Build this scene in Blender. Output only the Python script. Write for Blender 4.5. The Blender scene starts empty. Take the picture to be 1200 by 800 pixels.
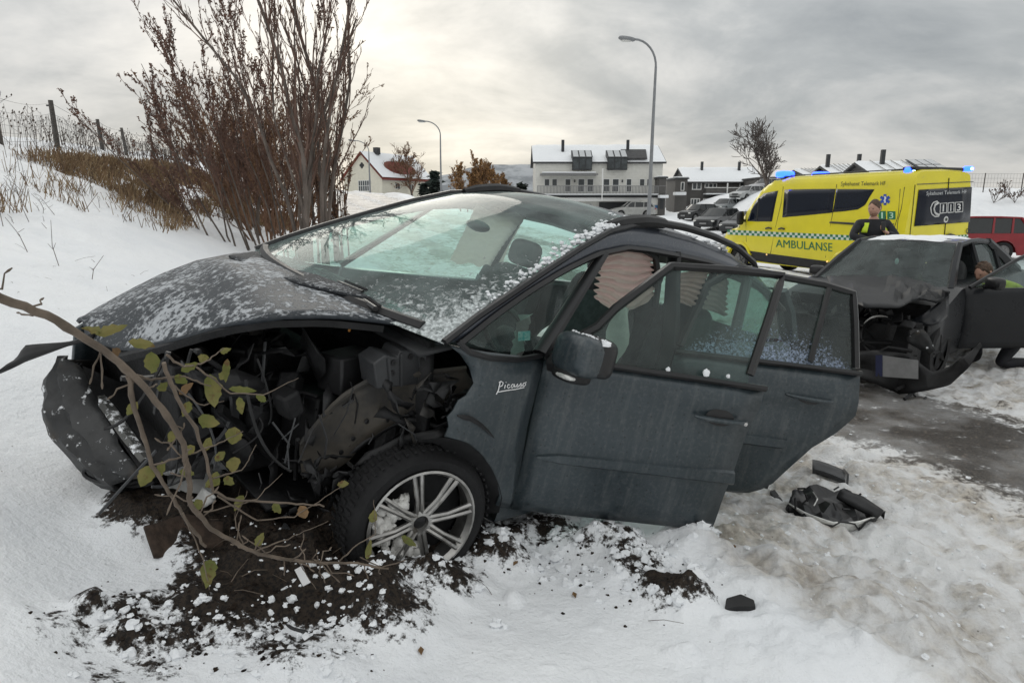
import bpy, bmesh, math, random
import numpy as np
from mathutils import Vector, Matrix, Euler
from math import sin, cos, pi, radians as R, sqrt, atan2
S = bpy.context.scene
COL = S.collection

# ---------------------------------------------------------------- camera
CAMZ = 1.88
F_PX, HOR = 760.0, 240.0
PITCH = math.atan((400 - HOR) / F_PX)
cd = bpy.data.cameras.new("camera"); cam = bpy.data.objects.new("camera", cd); COL.objects.link(cam)
cam.location = (0, 0, CAMZ); cam.rotation_euler = (R(90) - PITCH, 0, 0)
cd.sensor_width = 36; cd.lens = 36 * F_PX / 1200; cd.clip_start = .05; cd.clip_end = 20000
S.camera = cam
# ---------------------------------------------------------------- light: overcast sky, low veiled sun
SUN_EL, SUN_AZ = R(24), R(-14)
W = bpy.data.worlds.new("World"); S.world = W; W.use_nodes = True
wt = W.node_tree; wt.nodes.clear()
def wn(t, **k):
    n = wt.nodes.new(t)
    for a, b in k.items(): setattr(n, a, b)
    return n
def wl(a, b): wt.links.new(a, b)
def wmath(op, a, b=None, clamp=False):
    n = wn('ShaderNodeMath', operation=op, use_clamp=clamp)
    for i, v in enumerate((a, b)):
        if v is None: continue
        if isinstance(v, (int, float)): n.inputs[i].default_value = v
        else: wl(v, n.inputs[i])
    return n.outputs[0]
def wramp(fac, stops):
    n = wn('ShaderNodeValToRGB'); e = n.color_ramp.elements
    while len(e) < len(stops): e.new(.5)
    for i, (p, c) in enumerate(stops): e[i].position = p; e[i].color = (*c, 1)
    wl(fac, n.inputs[0]); return n.outputs[0]
tc = wn('ShaderNodeTexCoord'); sep = wn('ShaderNodeSeparateXYZ'); wl(tc.outputs['Generated'], sep.inputs[0])
zc = wmath('MAXIMUM', sep.outputs[2], 0.0)
den = wmath('ADD', zc, 0.36)
cb = wn('ShaderNodeCombineXYZ'); wl(wmath('DIVIDE', sep.outputs[0], den), cb.inputs[0]); wl(wmath('DIVIDE', sep.outputs[1], den), cb.inputs[1])
def wnoise(scale, det, rough, off, stretch=(1, 1, 1)):
    mp = wn('ShaderNodeMapping'); mp.inputs['Location'].default_value = off; mp.inputs['Scale'].default_value = stretch
    wl(cb.outputs[0], mp.inputs[0])
    n = wn('ShaderNodeTexNoise'); n.inputs['Scale'].default_value = scale; n.inputs['Detail'].default_value = det; n.inputs['Roughness'].default_value = rough
    n.inputs['Distortion'].default_value = .4
    wl(mp.outputs[0], n.inputs['Vector']); return n.outputs['Fac']
n1 = wnoise(1.25, 7, .56, (3.1, 1.9, 0), (.85, 1.15, 1)); n2 = wnoise(3.2, 6, .6, (7, 2, 0), (.9, 1.1, 1))
cl = wmath('ADD', wmath('MULTIPLY', n1, .7), wmath('MULTIPLY', n2, .3))
ccol = wramp(cl, [(.32, (.42, .45, .47)), (.45, (.64, .665, .67)), (.54, (.92, .92, .90)), (.66, (1.24, 1.21, 1.15))])
# brighter overhead than at the horizon, as every overcast sky is
grad = wmath('ADD', wmath('MULTIPLY', zc, 0.92), .56)
mul = wn('ShaderNodeMixRGB', blend_type='MULTIPLY'); mul.inputs[0].default_value = 1; wl(ccol, mul.inputs[1]); wl(grad, mul.inputs[2])
# thin cloud in front of the low sun: a warm wide glow round its direction
gd = wn('ShaderNodeVectorMath', operation='DOT_PRODUCT'); wl(tc.outputs['Generated'], gd.inputs[0])
gaz, gel = R(-8), R(4)
gd.inputs[1].default_value = (sin(gaz) * cos(gel), cos(gaz) * cos(gel), sin(gel))
glow = wmath('MULTIPLY', wmath('POWER', wmath('MAXIMUM', gd.outputs['Value'], 0), 28), wmath('ADD', wmath('MULTIPLY', n1, 1.3), -.1))
gm = wn('ShaderNodeMixRGB', blend_type='ADD'); wl(wmath('MULTIPLY', glow, 1.0), gm.inputs[0]); wl(mul.outputs[0], gm.inputs[1]); gm.inputs[2].default_value = (.66, .57, .40, 1)
bg = wn('ShaderNodeBackground'); wl(gm.outputs[0], bg.inputs[0]); bg.inputs[1].default_value = 1.04
sky = wn('ShaderNodeTexSky', sky_type='NISHITA'); sky.sun_disc = False; sky.sun_elevation = SUN_EL; sky.sun_rotation = SUN_AZ
bg2 = wn('ShaderNodeBackground'); wl(sky.outputs[0], bg2.inputs[0]); bg2.inputs[1].default_value = .07
mx = wn('ShaderNodeMixShader'); mx.inputs[0].default_value = .93; wl(bg2.outputs[0], mx.inputs[1]); wl(bg.outputs[0], mx.inputs[2])
wo = wn('ShaderNodeOutputWorld'); wl(mx.outputs[0], wo.inputs[0])
sd = bpy.data.lights.new("sun", 'SUN'); sd.energy = .6; sd.angle = R(28); sd.color = (1, .95, .86)
sun = bpy.data.objects.new("sun", sd); COL.objects.link(sun)
sun.rotation_euler = (R(90) - SUN_EL, 0, pi - SUN_AZ); sun.location = (0, 0, 30)
S.view_settings.view_transform = 'Standard'; S.view_settings.look = 'None'; S.view_settings.exposure = 0; S.view_settings.gamma = 1
S.render.engine = 'CYCLES'
try:
    S.cycles.max_bounces = 8; S.cycles.transparent_max_bounces = 16; S.cycles.use_denoising = True
except Exception: pass

# ---------------------------------------------------------------- helpers
class MB:
    def __init__(s): s.v = []; s.f = []; s.m = []; s.attr = None
    def add(s, vs, fs, mi=0):
        o = len(s.v); s.v += [tuple(p) for p in vs]
        for f in fs: s.f.append(tuple(i + o for i in f)); s.m.append(mi)
        return s
    def box(s, c, d, rot=None, mi=0, taper=1):
        x, y, z = d[0] / 2, d[1] / 2, d[2] / 2; c = Vector(c)
        P = [Vector((a * x * (taper if k > 0 else 1), b * y * (taper if k > 0 else 1), k * z)) for k in (-1, 1) for b in (-1, 1) for a in (-1, 1)]
        if rot is not None:
            m = rot if isinstance(rot, Matrix) else Euler(rot).to_matrix()
            P = [m @ p for p in P]
        return s.add([p + c for p in P], [(0, 2, 3, 1), (4, 5, 7, 6), (0, 1, 5, 4), (2, 6, 7, 3), (0, 4, 6, 2), (1, 3, 7, 5)], mi)
    def tube(s, pts, rad, n=6, caps=True, mi=0, flat=None):
        pts = [Vector(p) for p in pts]; m = len(pts)
        if not hasattr(rad, '__len__'): rad = [rad] * m
        o = len(s.v); prev = None
        for i, p in enumerate(pts):
            t = (pts[min(i + 1, m - 1)] - pts[max(i - 1, 0)])
            t = t.normalized() if t.length > 1e-9 else Vector((0, 0, 1))
            if prev is None:
                a = Vector((0, 0, 1)) if abs(t.z) < .9 else Vector((1, 0, 0)); u = t.cross(a).normalized()
            else:
                u = prev - t * prev.dot(t); u = u.normalized() if u.length > 1e-6 else t.orthogonal().normalized()
            prev = u; w = t.cross(u)
            for k in range(n):
                g = 2 * pi * k / n
                s.v.append(tuple(p + (u * cos(g) + w * sin(g) * (flat or 1)) * rad[i]))
        for i in range(m - 1):
            for k in range(n):
                s.f.append((o + i * n + k, o + i * n + (k + 1) % n, o + (i + 1) * n + (k + 1) % n, o + (i + 1) * n + k)); s.m.append(mi)
        if caps:
            s.f.append(tuple(o + k for k in reversed(range(n)))); s.m.append(mi)
            s.f.append(tuple(o + (m - 1) * n + k for k in range(n))); s.m.append(mi)
        return s
    def grid(s, rows, mi=0, close=False):
        nr, nc = len(rows), len(rows[0]); o = len(s.v)
        for r in rows: s.v += [tuple(p) for p in r]
        for i in range(nr - 1):
            for j in range(nc - 1 + (1 if close else 0)):
                s.f.append((o + i * nc + j, o + i * nc + (j + 1) % nc, o + (i + 1) * nc + (j + 1) % nc, o + (i + 1) * nc + j)); s.m.append(mi)
        return s
    def prism(s, pts, vec, mi=0, mi2=None):
        n = len(pts); vec = Vector(vec); a = [Vector(p) for p in pts]; b = [p + vec for p in a]
        fs = [tuple(range(n)), tuple(reversed(range(n, 2 * n)))] + [(i, i + n, (i + 1) % n + n, (i + 1) % n) for i in range(n)]
        s.add(a + b, fs, mi)
        if mi2 is not None:
            for k in range(n): s.m[-1 - k] = mi2
        return s
    def lathe(s, prof, c, axis, n=24, mi=0, cap=False):
        c = Vector(c); ax = Vector(axis).normalized(); u = ax.orthogonal().normalized(); w = ax.cross(u)
        rows = [[c + ax * h + (u * cos(2 * pi * k / n) + w * sin(2 * pi * k / n)) * r for k in range(n)] for r, h in prof]
        s.grid(rows, mi, close=True)
        if cap:
            o = len(s.v) - n; s.f.append(tuple(o + k for k in range(n))); s.m.append(mi)
            o2 = len(s.v) - n * len(prof); s.f.append(tuple(o2 + k for k in reversed(range(n)))); s.m.append(mi)
        return s
    def ball(s, c, r, nu=10, nv=7, jit=0, seed=0, mi=0, rot=None):
        rd = random.Random(seed); c = Vector(c)
        if not hasattr(r, '__len__'): r = (r, r, r)
        rows = []
        for i in range(nv):
            th = pi * (i + .02) / (nv - 1 + .04); row = []
            for k in range(nu):
                g = 2 * pi * k / nu; q = 1 + jit * (rd.random() - .5) * 2
                p = Vector((sin(th) * cos(g) * r[0], sin(th) * sin(g) * r[1], cos(th) * r[2])) * q
                if rot is not None: p = rot @ p
                row.append(c + p)
            rows.append(row)
        return s.grid(rows, mi, close=True)
    def obj(s, name, mats, parent=None, smooth=35, bevel=0, seg=2, solid=0, soff=-1, sub=0, kind=None, weld=True, local=None):
        me = bpy.data.meshes.new(name); me.from_pydata(s.v, [], s.f)
        if not isinstance(mats, (list, tuple)): mats = [mats]
        for m in mats: me.materials.append(m)
        if len(mats) > 1: me.polygons.foreach_set('material_index', s.m)
        if weld:
            bm = bmesh.new(); bm.from_mesh(me); bmesh.ops.remove_doubles(bm, verts=bm.verts, dist=1e-5)
            bmesh.ops.recalc_face_normals(bm, faces=bm.faces); bm.to_mesh(me); bm.free()
        if smooth:
            me.polygons.foreach_set('use_smooth', [True] * len(me.polygons))
            me.set_sharp_from_angle(angle=R(smooth))
        o = bpy.data.objects.new(name, me); COL.objects.link(o)
        if parent is not None: o.parent = parent
        if bevel:
            b = o.modifiers.new('bevel', 'BEVEL'); b.width = bevel; b.segments = seg; b.limit_method = 'ANGLE'; b.angle_limit = R(40)
        if solid:
            q = o.modifiers.new('solid', 'SOLIDIFY'); q.thickness = solid; q.offset = soff
        if sub:
            q = o.modifiers.new('sub', 'SUBSURF'); q.levels = sub; q.render_levels = sub
        if kind: o['kind'] = kind
        if local is not None: o.location = local
        return o
def tag(o, label=None, cat=None, group=None, kind=None):
    if label: o['label'] = label
    if cat: o['category'] = cat
    if group: o['group'] = group
    if kind: o['kind'] = kind
    return o
def empty(name, loc=(0, 0, 0), rz=0, label=None, cat=None, group=None):
    o = bpy.data.objects.new(name, None); COL.objects.link(o); o.empty_display_size = .2
    o.location = loc; o.rotation_euler = (0, 0, rz); return tag(o, label, cat, group)
def copy_tree(o, parent=None):
    c = o.copy(); COL.objects.link(c)
    if parent is not None: c.parent = parent
    for ch in list(o.children): copy_tree(ch, c)
    return c
def lerp(a, b, t): return a + (b - a) * t
def V(*a): return Vector(a)
def text_mesh(body, width=None, height=None, bold=0.0, shear=0.0):
    """flat lettering as triangles: returns verts (x,y from 0,0 lower left) and faces"""
    cu = bpy.data.curves.new('lettering', 'FONT'); cu.body = body; cu.offset = bold; cu.shear = shear; cu.resolution_u = 2
    ob = bpy.data.objects.new('lettering', cu); COL.objects.link(ob)
    bpy.context.view_layer.update()
    me = bpy.data.meshes.new_from_object(ob.evaluated_get(bpy.context.evaluated_depsgraph_get()))
    bm = bmesh.new(); bm.from_mesh(me); bmesh.ops.triangulate(bm, faces=bm.faces); bm.to_mesh(me); bm.free()
    vs = [(v.co.x, v.co.y) for v in me.vertices]; fs = [tuple(p.vertices) for p in me.polygons]
    bpy.data.objects.remove(ob); bpy.data.meshes.remove(me); bpy.data.curves.remove(cu)
    x0 = min(v[0] for v in vs); x1 = max(v[0] for v in vs); y0 = min(v[1] for v in vs); y1 = max(v[1] for v in vs)
    sx = width / (x1 - x0) if width else None; sy = height / (y1 - y0) if height else None
    sx = sx or sy; sy = sy or sx
    return [((x - x0) * sx, (y - y0) * sy) for x, y in vs], fs
# pixel of the 1200 x 800 photograph -> ray, used to read positions off it
def ray(u, v):
    a = (u - 600) / F_PX; b = (400 - v) / F_PX
    return Vector((a, cos(PITCH) + b * sin(PITCH), -sin(PITCH) + b * cos(PITCH)))
def at(u, v, Y):
    d = ray(u, v); return Vector((0, 0, CAMZ)) + d * (Y / d.y)

# ---------------------------------------------------------------- materials
def nt(m): return m.node_tree
class NB:
    def __init__(s, name):
        s.m = bpy.data.materials.new(name); s.m.use_nodes = True; s.t = s.m.node_tree; s.t.nodes.clear()
        s.out = s.n('ShaderNodeOutputMaterial')
    def n(s, t, **k):
        n = s.t.nodes.new(t)
        for a, b in k.items(): setattr(n, a, b)
        return n
    def l(s, a, b): s.t.links.new(a, b)
    def put(s, sock, v):
        if v is None: return
        if hasattr(v, 'is_output'): s.l(v, sock)
        elif hasattr(v, '__len__') and len(v) == 3 and sock.type == 'RGBA': sock.default_value = (*v, 1)
        else: sock.default_value = v
    def coord(s, kind='Object', scale=None):
        if kind == 'World': o = s.n('ShaderNodeNewGeometry').outputs['Position']
        else: o = s.n('ShaderNodeTexCoord').outputs[kind]
        if scale is not None:
            mp = s.n('ShaderNodeMapping'); mp.inputs['Scale'].default_value = scale; s.l(o, mp.inputs[0]); o = mp.outputs[0]
        return o
    def noise(s, co, scale, det=4, rough=.55, dist=0):
        n = s.n('ShaderNodeTexNoise'); s.l(co, n.inputs['Vector']); n.inputs['Scale'].default_value = scale
        n.inputs['Detail'].default_value = det; n.inputs['Roughness'].default_value = rough; n.inputs['Distortion'].default_value = dist
        return n.outputs['Fac']
    def voro(s, co, scale, feat='F1', out='Distance'):
        n = s.n('ShaderNodeTexVoronoi', feature=feat); s.l(co, n.inputs['Vector']); n.inputs['Scale'].default_value = scale; return n.outputs[out]
    def math(s, op, a, b=None, clamp=False):
        n = s.n('ShaderNodeMath', operation=op, use_clamp=clamp); s.put(n.inputs[0], a)
        if b is not None: s.put(n.inputs[1], b)
        return n.outputs[0]
    def step(s, x, lo, hi):
        n = s.n('ShaderNodeMapRange', interpolation_type='SMOOTHSTEP'); s.put(n.inputs[0], x); n.inputs[1].default_value = lo; n.inputs[2].default_value = hi; return n.outputs[0]
    def mix(s, f, a, b, mode='MIX'):
        n = s.n('ShaderNodeMixRGB', blend_type=mode); s.put(n.inputs[0], f); s.put(n.inputs[1], a); s.put(n.inputs[2], b); return n.outputs[0]
    def bump(s, h, strength=.5, dist=.02, prev=None):
        n = s.n('ShaderNodeBump'); s.put(n.inputs['Height'], h); n.inputs['Strength'].default_value = strength; n.inputs['Distance'].default_value = dist
        if prev is not None: s.l(prev, n.inputs['Normal'])
        return n.outputs[0]
    def bsdf(s, col, rough=.5, metal=0, normal=None, spec=.5, coat=0, alpha=None, emit=None, estr=0, sss=0):
        n = s.n('ShaderNodeBsdfPrincipled'); s.put(n.inputs['Base Color'], col); s.put(n.inputs['Roughness'], rough); s.put(n.inputs['Metallic'], metal)
        s.put(n.inputs['Specular IOR Level'], spec); n.inputs['Coat Weight'].default_value = coat; n.inputs['Coat Roughness'].default_value = .08
        if normal is not None: s.l(normal, n.inputs['Normal'])
        if alpha is not None: s.put(n.inputs['Alpha'], alpha)
        if emit is not None: s.put(n.inputs['Emission Color'], emit); n.inputs['Emission Strength'].default_value = estr
        if sss: n.inputs['Subsurface Weight'].default_value = sss
        return n.outputs[0]
    def upz(s):
        g = s.n('ShaderNodeNewGeometry'); q = s.n('ShaderNodeSeparateXYZ'); s.l(g.outputs['Normal'], q.inputs[0]); return q.outputs[2]
    def done(s, sh): s.l(sh, s.out.inputs[0]); return s.m
SNOW = (.84, .86, .88)
def mk(name, col, rough=.5, metal=0, var=.25, vs=8, bump=0, bs=40, spec=.5, coat=0, col2=None, snow=None, coord='Object', dirt=None, emit=None, estr=0, grain=None):
    b = NB(name); co = b.coord(coord)
    c2 = col2 or tuple(x * (1 - var) for x in col)
    n = b.noise(b.coord(coord, grain) if grain else co, vs, 5, .6)
    c = b.mix(b.step(n, .35, .65), col, c2)
    rg = b.math('ADD', b.math('MULTIPLY', n, .18), rough - .09, True)
    if dirt:
        d = b.step(b.noise(co, dirt[1], 6, .65), dirt[2], dirt[2] + .2); c = b.mix(d, c, dirt[0]); rg = b.mix(d, rg, (.8, .8, .8))
    nm = None
    if bump: nm = b.bump(b.noise(co, bs, 4, .6), bump, .01)
    if snow:   # (scale, threshold, softness, how far up the face must point)
        sn = b.noise(co, snow[0], 6, .68)
        f = b.step(sn, snow[1], snow[1] + snow[2]); f = b.math('MULTIPLY', f, b.step(b.upz(), snow[3], snow[3] + .25))
        c = b.mix(f, c, SNOW); rg = b.mix(f, rg, (.7, .7, .7)); nm = b.bump(f, .5, .012, nm)
    return b.done(b.bsdf(c, rg, metal, nm, spec, coat, emit=emit, estr=estr))
def glass(name, tint, refl=.14, rough=.03, frost=None, dark=0, fcol=SNOW):
    """pane that lets light through with a tint and mirrors more at a flat angle; frost = (scale, lo, hi) or 'attr'"""
    b = NB(name); tr = b.n('ShaderNodeBsdfTransparent'); tr.inputs[0].default_value = (*tint, 1)
    gl = b.n('ShaderNodeBsdfGlossy'); gl.inputs['Roughness'].default_value = rough; gl.inputs[0].default_value = (.95, .97, .97, 1)
    lw = b.n('ShaderNodeLayerWeight'); lw.inputs[0].default_value = refl
    co = b.coord()
    nn = b.noise(co, 5, 4, .6)
    painted_haze = b.n('ShaderNodeBsdfDiffuse'); painted_haze.inputs[0].default_value = (.36, .43, .42, 1)  # grey-green haze of reflections painted into the pane; dark sets its strength
    m1 = b.n('ShaderNodeMixShader'); b.l(b.math('ADD', lw.outputs['Fresnel'], .02, True), m1.inputs[0]); b.l(tr.outputs[0], m1.inputs[1]); b.l(gl.outputs[0], m1.inputs[2])
    m0 = b.n('ShaderNodeMixShader'); b.l(b.math('MULTIPLY', b.step(nn, .05, .75), dark), m0.inputs[0]); b.l(m1.outputs[0], m0.inputs[1]); b.l(painted_haze.outputs[0], m0.inputs[2])
    last = m0.outputs[0]
    if frost:
        df = b.n('ShaderNodeBsdfDiffuse'); df.inputs[0].default_value = (*fcol, 1)
        if frost[0] == 'attr':
            at_ = b.n('ShaderNodeAttribute', attribute_name='frost')
            ns = b.noise(co, frost[1], 7, .72, .6); b.l(b.mix(b.step(b.noise(co, frost[1] * 2.2, 5, .7), .38, .66), tuple(x * .45 for x in fcol), tuple(fcol)), df.inputs[0])
            v = b.math('ADD', b.math('MULTIPLY', at_.outputs['Fac'], 1.0), b.math('MULTIPLY', b.math('SUBTRACT', ns, .5), 1.7))
            f = b.step(v, .42, .62)
        else:
            at_ = b.n('ShaderNodeAttribute', attribute_name='frost')
            vz = b.voro(co, frost[1]); ns = b.noise(co, frost[1] * .6, 5, .7, 1.5)
            v = b.math('ADD', at_.outputs['Fac'], b.math('SUBTRACT', b.math('MULTIPLY', ns, 1.5), b.math('ADD', vz, .55)))
            f = b.step(v, .2, .42)
        b.l(b.bump(f, .7, .01), df.inputs['Normal'])
        m2 = b.n('ShaderNodeMixShader'); b.l(f, m2.inputs[0]); b.l(last, m2.inputs[1]); b.l(df.outputs[0], m2.inputs[2]); last = m2.outputs[0]
    return b.done(last)
def set_attr(o, name, vals):
    a = o.data.attributes.new(name, 'FLOAT', 'POINT'); a.data.foreach_set('value', vals)

M = {}
M['black_plastic'] = mk('black_plastic', (.018, .018, .019), .5, var=.4, bump=.1, spec=.4)
M['trim_black'] = mk('trim_black', (.012, .012, .013), .35, var=.3)
M['rubber'] = mk('rubber', (.022, .022, .023), .8, var=.3, bump=.3, bs=60, spec=.25)
M['dark_metal'] = mk('dark_metal', (.05, .05, .052), .45, .6, var=.4, vs=14, bump=.2)
M['chrome'] = mk('chrome', (.7, .7, .7), .15, 1, var=.1)
M['alloy'] = mk('alloy', (.50, .49, .47), .33, .85, var=.35, vs=12, dirt=((.10, .085, .065), 9, .55))
M['snow'] = mk('snow', SNOW, .75, var=.04, vs=5, bump=.55, bs=26, spec=.2)
M['snow_dirty'] = mk('snow_dirty', (.72, .71, .68), .8, var=.3, vs=11, bump=.7, bs=22, spec=.2)
M['soil'] = mk('soil', (.035, .025, .018), .9, var=.55, vs=30, bump=1, bs=60, spec=.15, col2=(.012, .009, .008))
# ---------------------------------------------------------------- terrain
def _h(ix, iy, s):
    n = (ix.astype(np.int64) * 374761393 + iy.astype(np.int64) * 668265263 + s * 974634777) & 0xffffffff
    n = ((n ^ (n >> 13)) * 1274126177) & 0xffffffff
    return ((n ^ (n >> 16)) & 0xffff) / 65535.0
def vn(x, y, s=0):
    ix = np.floor(x); iy = np.floor(y); fx = x - ix; fy = y - iy
    fx = fx * fx * (3 - 2 * fx); fy = fy * fy * (3 - 2 * fy)
    a = _h(ix, iy, s); b = _h(ix + 1, iy, s); c = _h(ix, iy + 1, s); d = _h(ix + 1, iy + 1, s)
    return a + (b - a) * fx + (c - a) * fy + (a - b - c + d) * fx * fy - .5
def fbm(x, y, s=0, o=4, g=.5):
    r = 0; a = 1
    for i in range(o): r = r + a * vn(x * 2 ** i, y * 2 ** i, s + i); a *= g
    return r
def sst(a, b, x):
    t = np.clip((x - a) / (b - a), 0, 1); return t * t * (3 - 2 * t)
# pose of the dark people carrier (nose up on the bank, leaning towards the road)
CM = Matrix(((-0.69894041, 0.68231849, 0.21429834), (-0.70047316, -0.71356677, -0.0126422), (0.14429017, -0.15894638, 0.97668644)))
CT = Vector((-1.03367978, 3.05823815, -1.4142328 + CAMZ))
CMn = np.array(CM); CTn = np.array(CT)
UX, UY = -.355, .935      # along the road, away from the camera; t counts metres to the left of it
def ts(x, y): return -x * UY + y * UX, x * UX + y * UY
BT = [-40, -3.4, -2.9, -2.3, -1.6, -1.0, -.44, .2, .75, 2, 3.5, 4.76, 5.6, 12, 40]
BZ = [0, 0, .05, .17, .26, .30, .36, .56, .80, 1.36, 2.05, 2.62, 2.75, 2.9, 3.2]
def Hbase(x, y):
    x = np.asarray(x, float); y = np.asarray(y, float)
    t, s = ts(x, y)
    z = np.interp(t, BT, BZ)
    z = z + np.clip(.05 * (s - 5), 0, 2.3) * sst(-15, -10, t) * sst(-60, -20, s + 0 * t)
    z = z + np.clip(.03 * (y - 40), 0, 3.2) * sst(38, 48, y)
    z = z - .028 * np.clip(x - 8, 0, 40) * sst(10, 20, y) * (1 - sst(30, 46, y)) * .3
    # snowy rise behind the parking place, far right
    z = z + 2.6 * sst(34, 44, y) * sst(20, 27, x) * (1 - sst(60, 120, y))
    # under the wreck the ground follows the car
    lx = (x - CTn[0]); ly = (y - CTn[1])
    # height of local plane z=0 at world xy
    n = CMn[:, 2]; zp = CTn[2] - (n[0] * lx + n[1] * ly) / n[2]
    px = lx * CMn[0, 0] + ly * CMn[1, 0]; py = lx * CMn[0, 1] + ly * CMn[1, 1]
    dx = np.maximum(np.maximum(px - .9, -3.2 - px), 0); dy = np.maximum(np.abs(py) - .8, 0)
    w = np.exp(-(dx ** 2 + dy ** 2) / .18)
    z = z * (1 - w) + (zp + .03) * w
    return z
DIRT = []   # (x, y, radius, strength)
def Hpt(x, y): return float(Hbase(np.array([x]), np.array([y]))[0])
def gpt(u, v):
    d = ray(u, v); k = .3
    while k < 400:
        p = Vector((0, 0, CAMZ)) + d * k
        if p.z < Hpt(p.x, p.y): break
        k *= 1.02
    return p
for u, v, r, st in [(110, 755, .22, .42), (150, 790, .2, .4), (200, 750, .30, .58), (280, 715, .32, .75), (330, 690, .34, 1), (400, 700, .32, 1), (350, 765, .26, .55), (450, 735, .24, .6), (500, 690, .2, .6), (300, 640, .35, 1), (380, 640, .35, 1),
                    (545, 655, .22, .62), (590, 640, .2, .62), (640, 635, .22, .55), (700, 650, .22, .5), (745, 675, .2, .55), (785, 705, .17, .75), (815, 718, .10, .6), (820, 640, .06, .5), (110, 735, .07, .7), (200, 600, .3, .9), (250, 600, .35, 1), (480, 640, .25, .9), (520, 690, .20, .72), (585, 662, .18, .66), (650, 642, .20, .60), (730, 660, .15, .55)]:
    p = gpt(u, v); DIRT.append((p.x, p.y, r, st))
MOUND = [(*gpt(515, 700)[:2], .13, .11), (*gpt(575, 662)[:2], .12, .12), (*gpt(640, 640)[:2], .16, .08), (*gpt(430, 722)[:2], .16, .09), (*gpt(720, 655)[:2], .16, .07)]
def dirtmask(x, y):
    m = np.zeros_like(x)
    for a, b, r, st in DIRT:
        m = np.maximum(m, st * (1 - sst(.35, 1.35, np.hypot(x - a, y - b) / r)))
    return m
def masks(x, y):
    t, s = ts(x, y)
    wob = .35 * vn(x * .7, y * .7, 31) + .12 * vn(x * 3, y * 3, 32)
    road = sst(-1.75, -2.3, t + wob) * (1 - sst(-9.5, -10.6, t + wob * 3)) * sst(-8, -4, s)
    road = sst(0, 1, road)
    slush = road
    park = sst(-10, -11, t) * (1 - sst(38, 52, y)) * (1 - sst(24, 30, x))
    # wheel tracks of bare wet asphalt
    asp = np.zeros_like(x)
    for c, w, s0, s1 in [(-5.3, .9, 1.6, 11), (-6.3, .35, 10, 60), (-4.6, .35, 14, 60), (-8.2, .35, 14, 60)]:
        w_ = w * (1 + 1.2 * sst(18, 30, s)); asp = np.maximum(asp, (1 - sst(w_ * .45, w_ * 1.6, np.abs(t + wob * 1.2 - c))) * sst(s0, s0 + .8, s) * (1 - sst(s1 - 2, s1, s)))
    # bare strip across the parking place
    q = y - (31 - .35 * (x - 10))
    asp = np.maximum(asp, (1 - sst(1.5, 2.2, np.abs(q + wob))) * sst(3, 6, x) * (1 - sst(17, 22, x)) * .9)
    return slush, park, asp
def Hfine(x, y):
    z = Hbase(x, y); t, s = ts(x, y); r = np.hypot(x, y)
    sl, pk, asp = masks(x, y); dm = dirtmask(x, y)
    near = 1 - sst(30, 60, r)
    z = z + near * (.05 * fbm(x * .6, y * .6, 3, 3) + .012 * fbm(x * 5, y * 5, 5, 3))
    lump = np.abs(fbm(x * 3.2, y * 3.2, 11, 4)); lump2 = np.maximum(fbm(x * 9, y * 9, 17, 3), -.1)
    rid = .5 - np.abs(fbm(x * 7, y * 7, 23, 3)); z = z + near * sl * (1 - .75 * asp) * (.14 * (lump - .2) + .06 * lump2 + .035 * rid)
    z = z + near * pk * (.03 * fbm(x * 1.5, y * 1.5, 21, 3))
    for a, b, r_, h_ in MOUND: z = z + h_ * np.exp(-((x - a) ** 2 + (y - b) ** 2) / r_ ** 2) * (1 + .8 * fbm(x * 6, y * 6, 55, 3))
    verge = np.exp(-((t + 1.9) / .45) ** 2) * sst(-3, 0, s) * near
    z = z + verge * (.05 + .13 * np.maximum(fbm(x * 2.4, y * 2.4, 41, 4), -.1) + .03 * lump2)
    z = z + dm * (.07 + .16 * np.maximum(fbm(x * 4.2, y * 4.2, 51, 4), -.25) + .05 * lump2)
    # small clods and drip marks on the untouched snow
    cl = np.maximum(vn(x * 6.3, y * 6.3, 61) - .36, 0) * .35 + np.maximum(vn(x * 15, y * 15, 63) - .3, 0) * .07
    z = z + near * (1 - sl) * cl * (sst(-.2, -1.0, t) * .9 + .12) * (1 - sst(8, 14, r))
    bank = sst(1.2, 2.6, t) * (1 - sst(70, 110, s))
    z = z + bank * (.16 * fbm(x * .9, y * .9, 71, 4) + .05 * fbm(x * 4, y * 4, 73, 2))
    z = z + sst(25, 50, y) * (1 - sst(130, 200, y)) * (1 - pk) * (1 - sl) * .45 * np.maximum(fbm(x * .35, y * .35, 81, 4), -.2)
    return z
ang = np.concatenate([np.arange(-54, 54.01, .165), np.arange(57, 304, 3.0)])
rad = np.concatenate([np.geomspace(.35, 9, 470, endpoint=False), np.geomspace(9, 6000, 230)])
A, RR = np.meshgrid(np.radians(ang), rad)
X = RR * np.sin(A); Y = RR * np.cos(A)
far = 1 - sst(1500, 5000, RR)
Z = np.where(RR < 250, Hfine(X, Y), Hbase(X, Y) * far)
nr, nc = X.shape
sl, pk, asp = masks(X, Y); dm = dirtmask(X, Y)
co = np.stack([X, Y, Z], -1).reshape(-1, 3)
idx = np.arange(nr * nc).reshape(nr, nc)
a = idx[:-1]; b = idx[1:]
q = np.stack([a, np.roll(a, -1, 1), np.roll(b, -1, 1), b], -1).reshape(-1, 4)
me = bpy.data.meshes.new('ground'); nv = len(co) + 1
me.vertices.add(nv); me.vertices.foreach_set('co', np.concatenate([co, [[0, 0, Hpt(0, 0)]]]).astype(np.float32).ravel())
tri = np.stack([idx[0], np.full(nc, nv - 1), np.roll(idx[0], -1)], -1)
me.loops.add(q.size + tri.size); me.loops.foreach_set('vertex_index', np.concatenate([q.ravel(), tri.ravel()]).astype(np.int32))
me.polygons.add(len(q) + len(tri))
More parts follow.
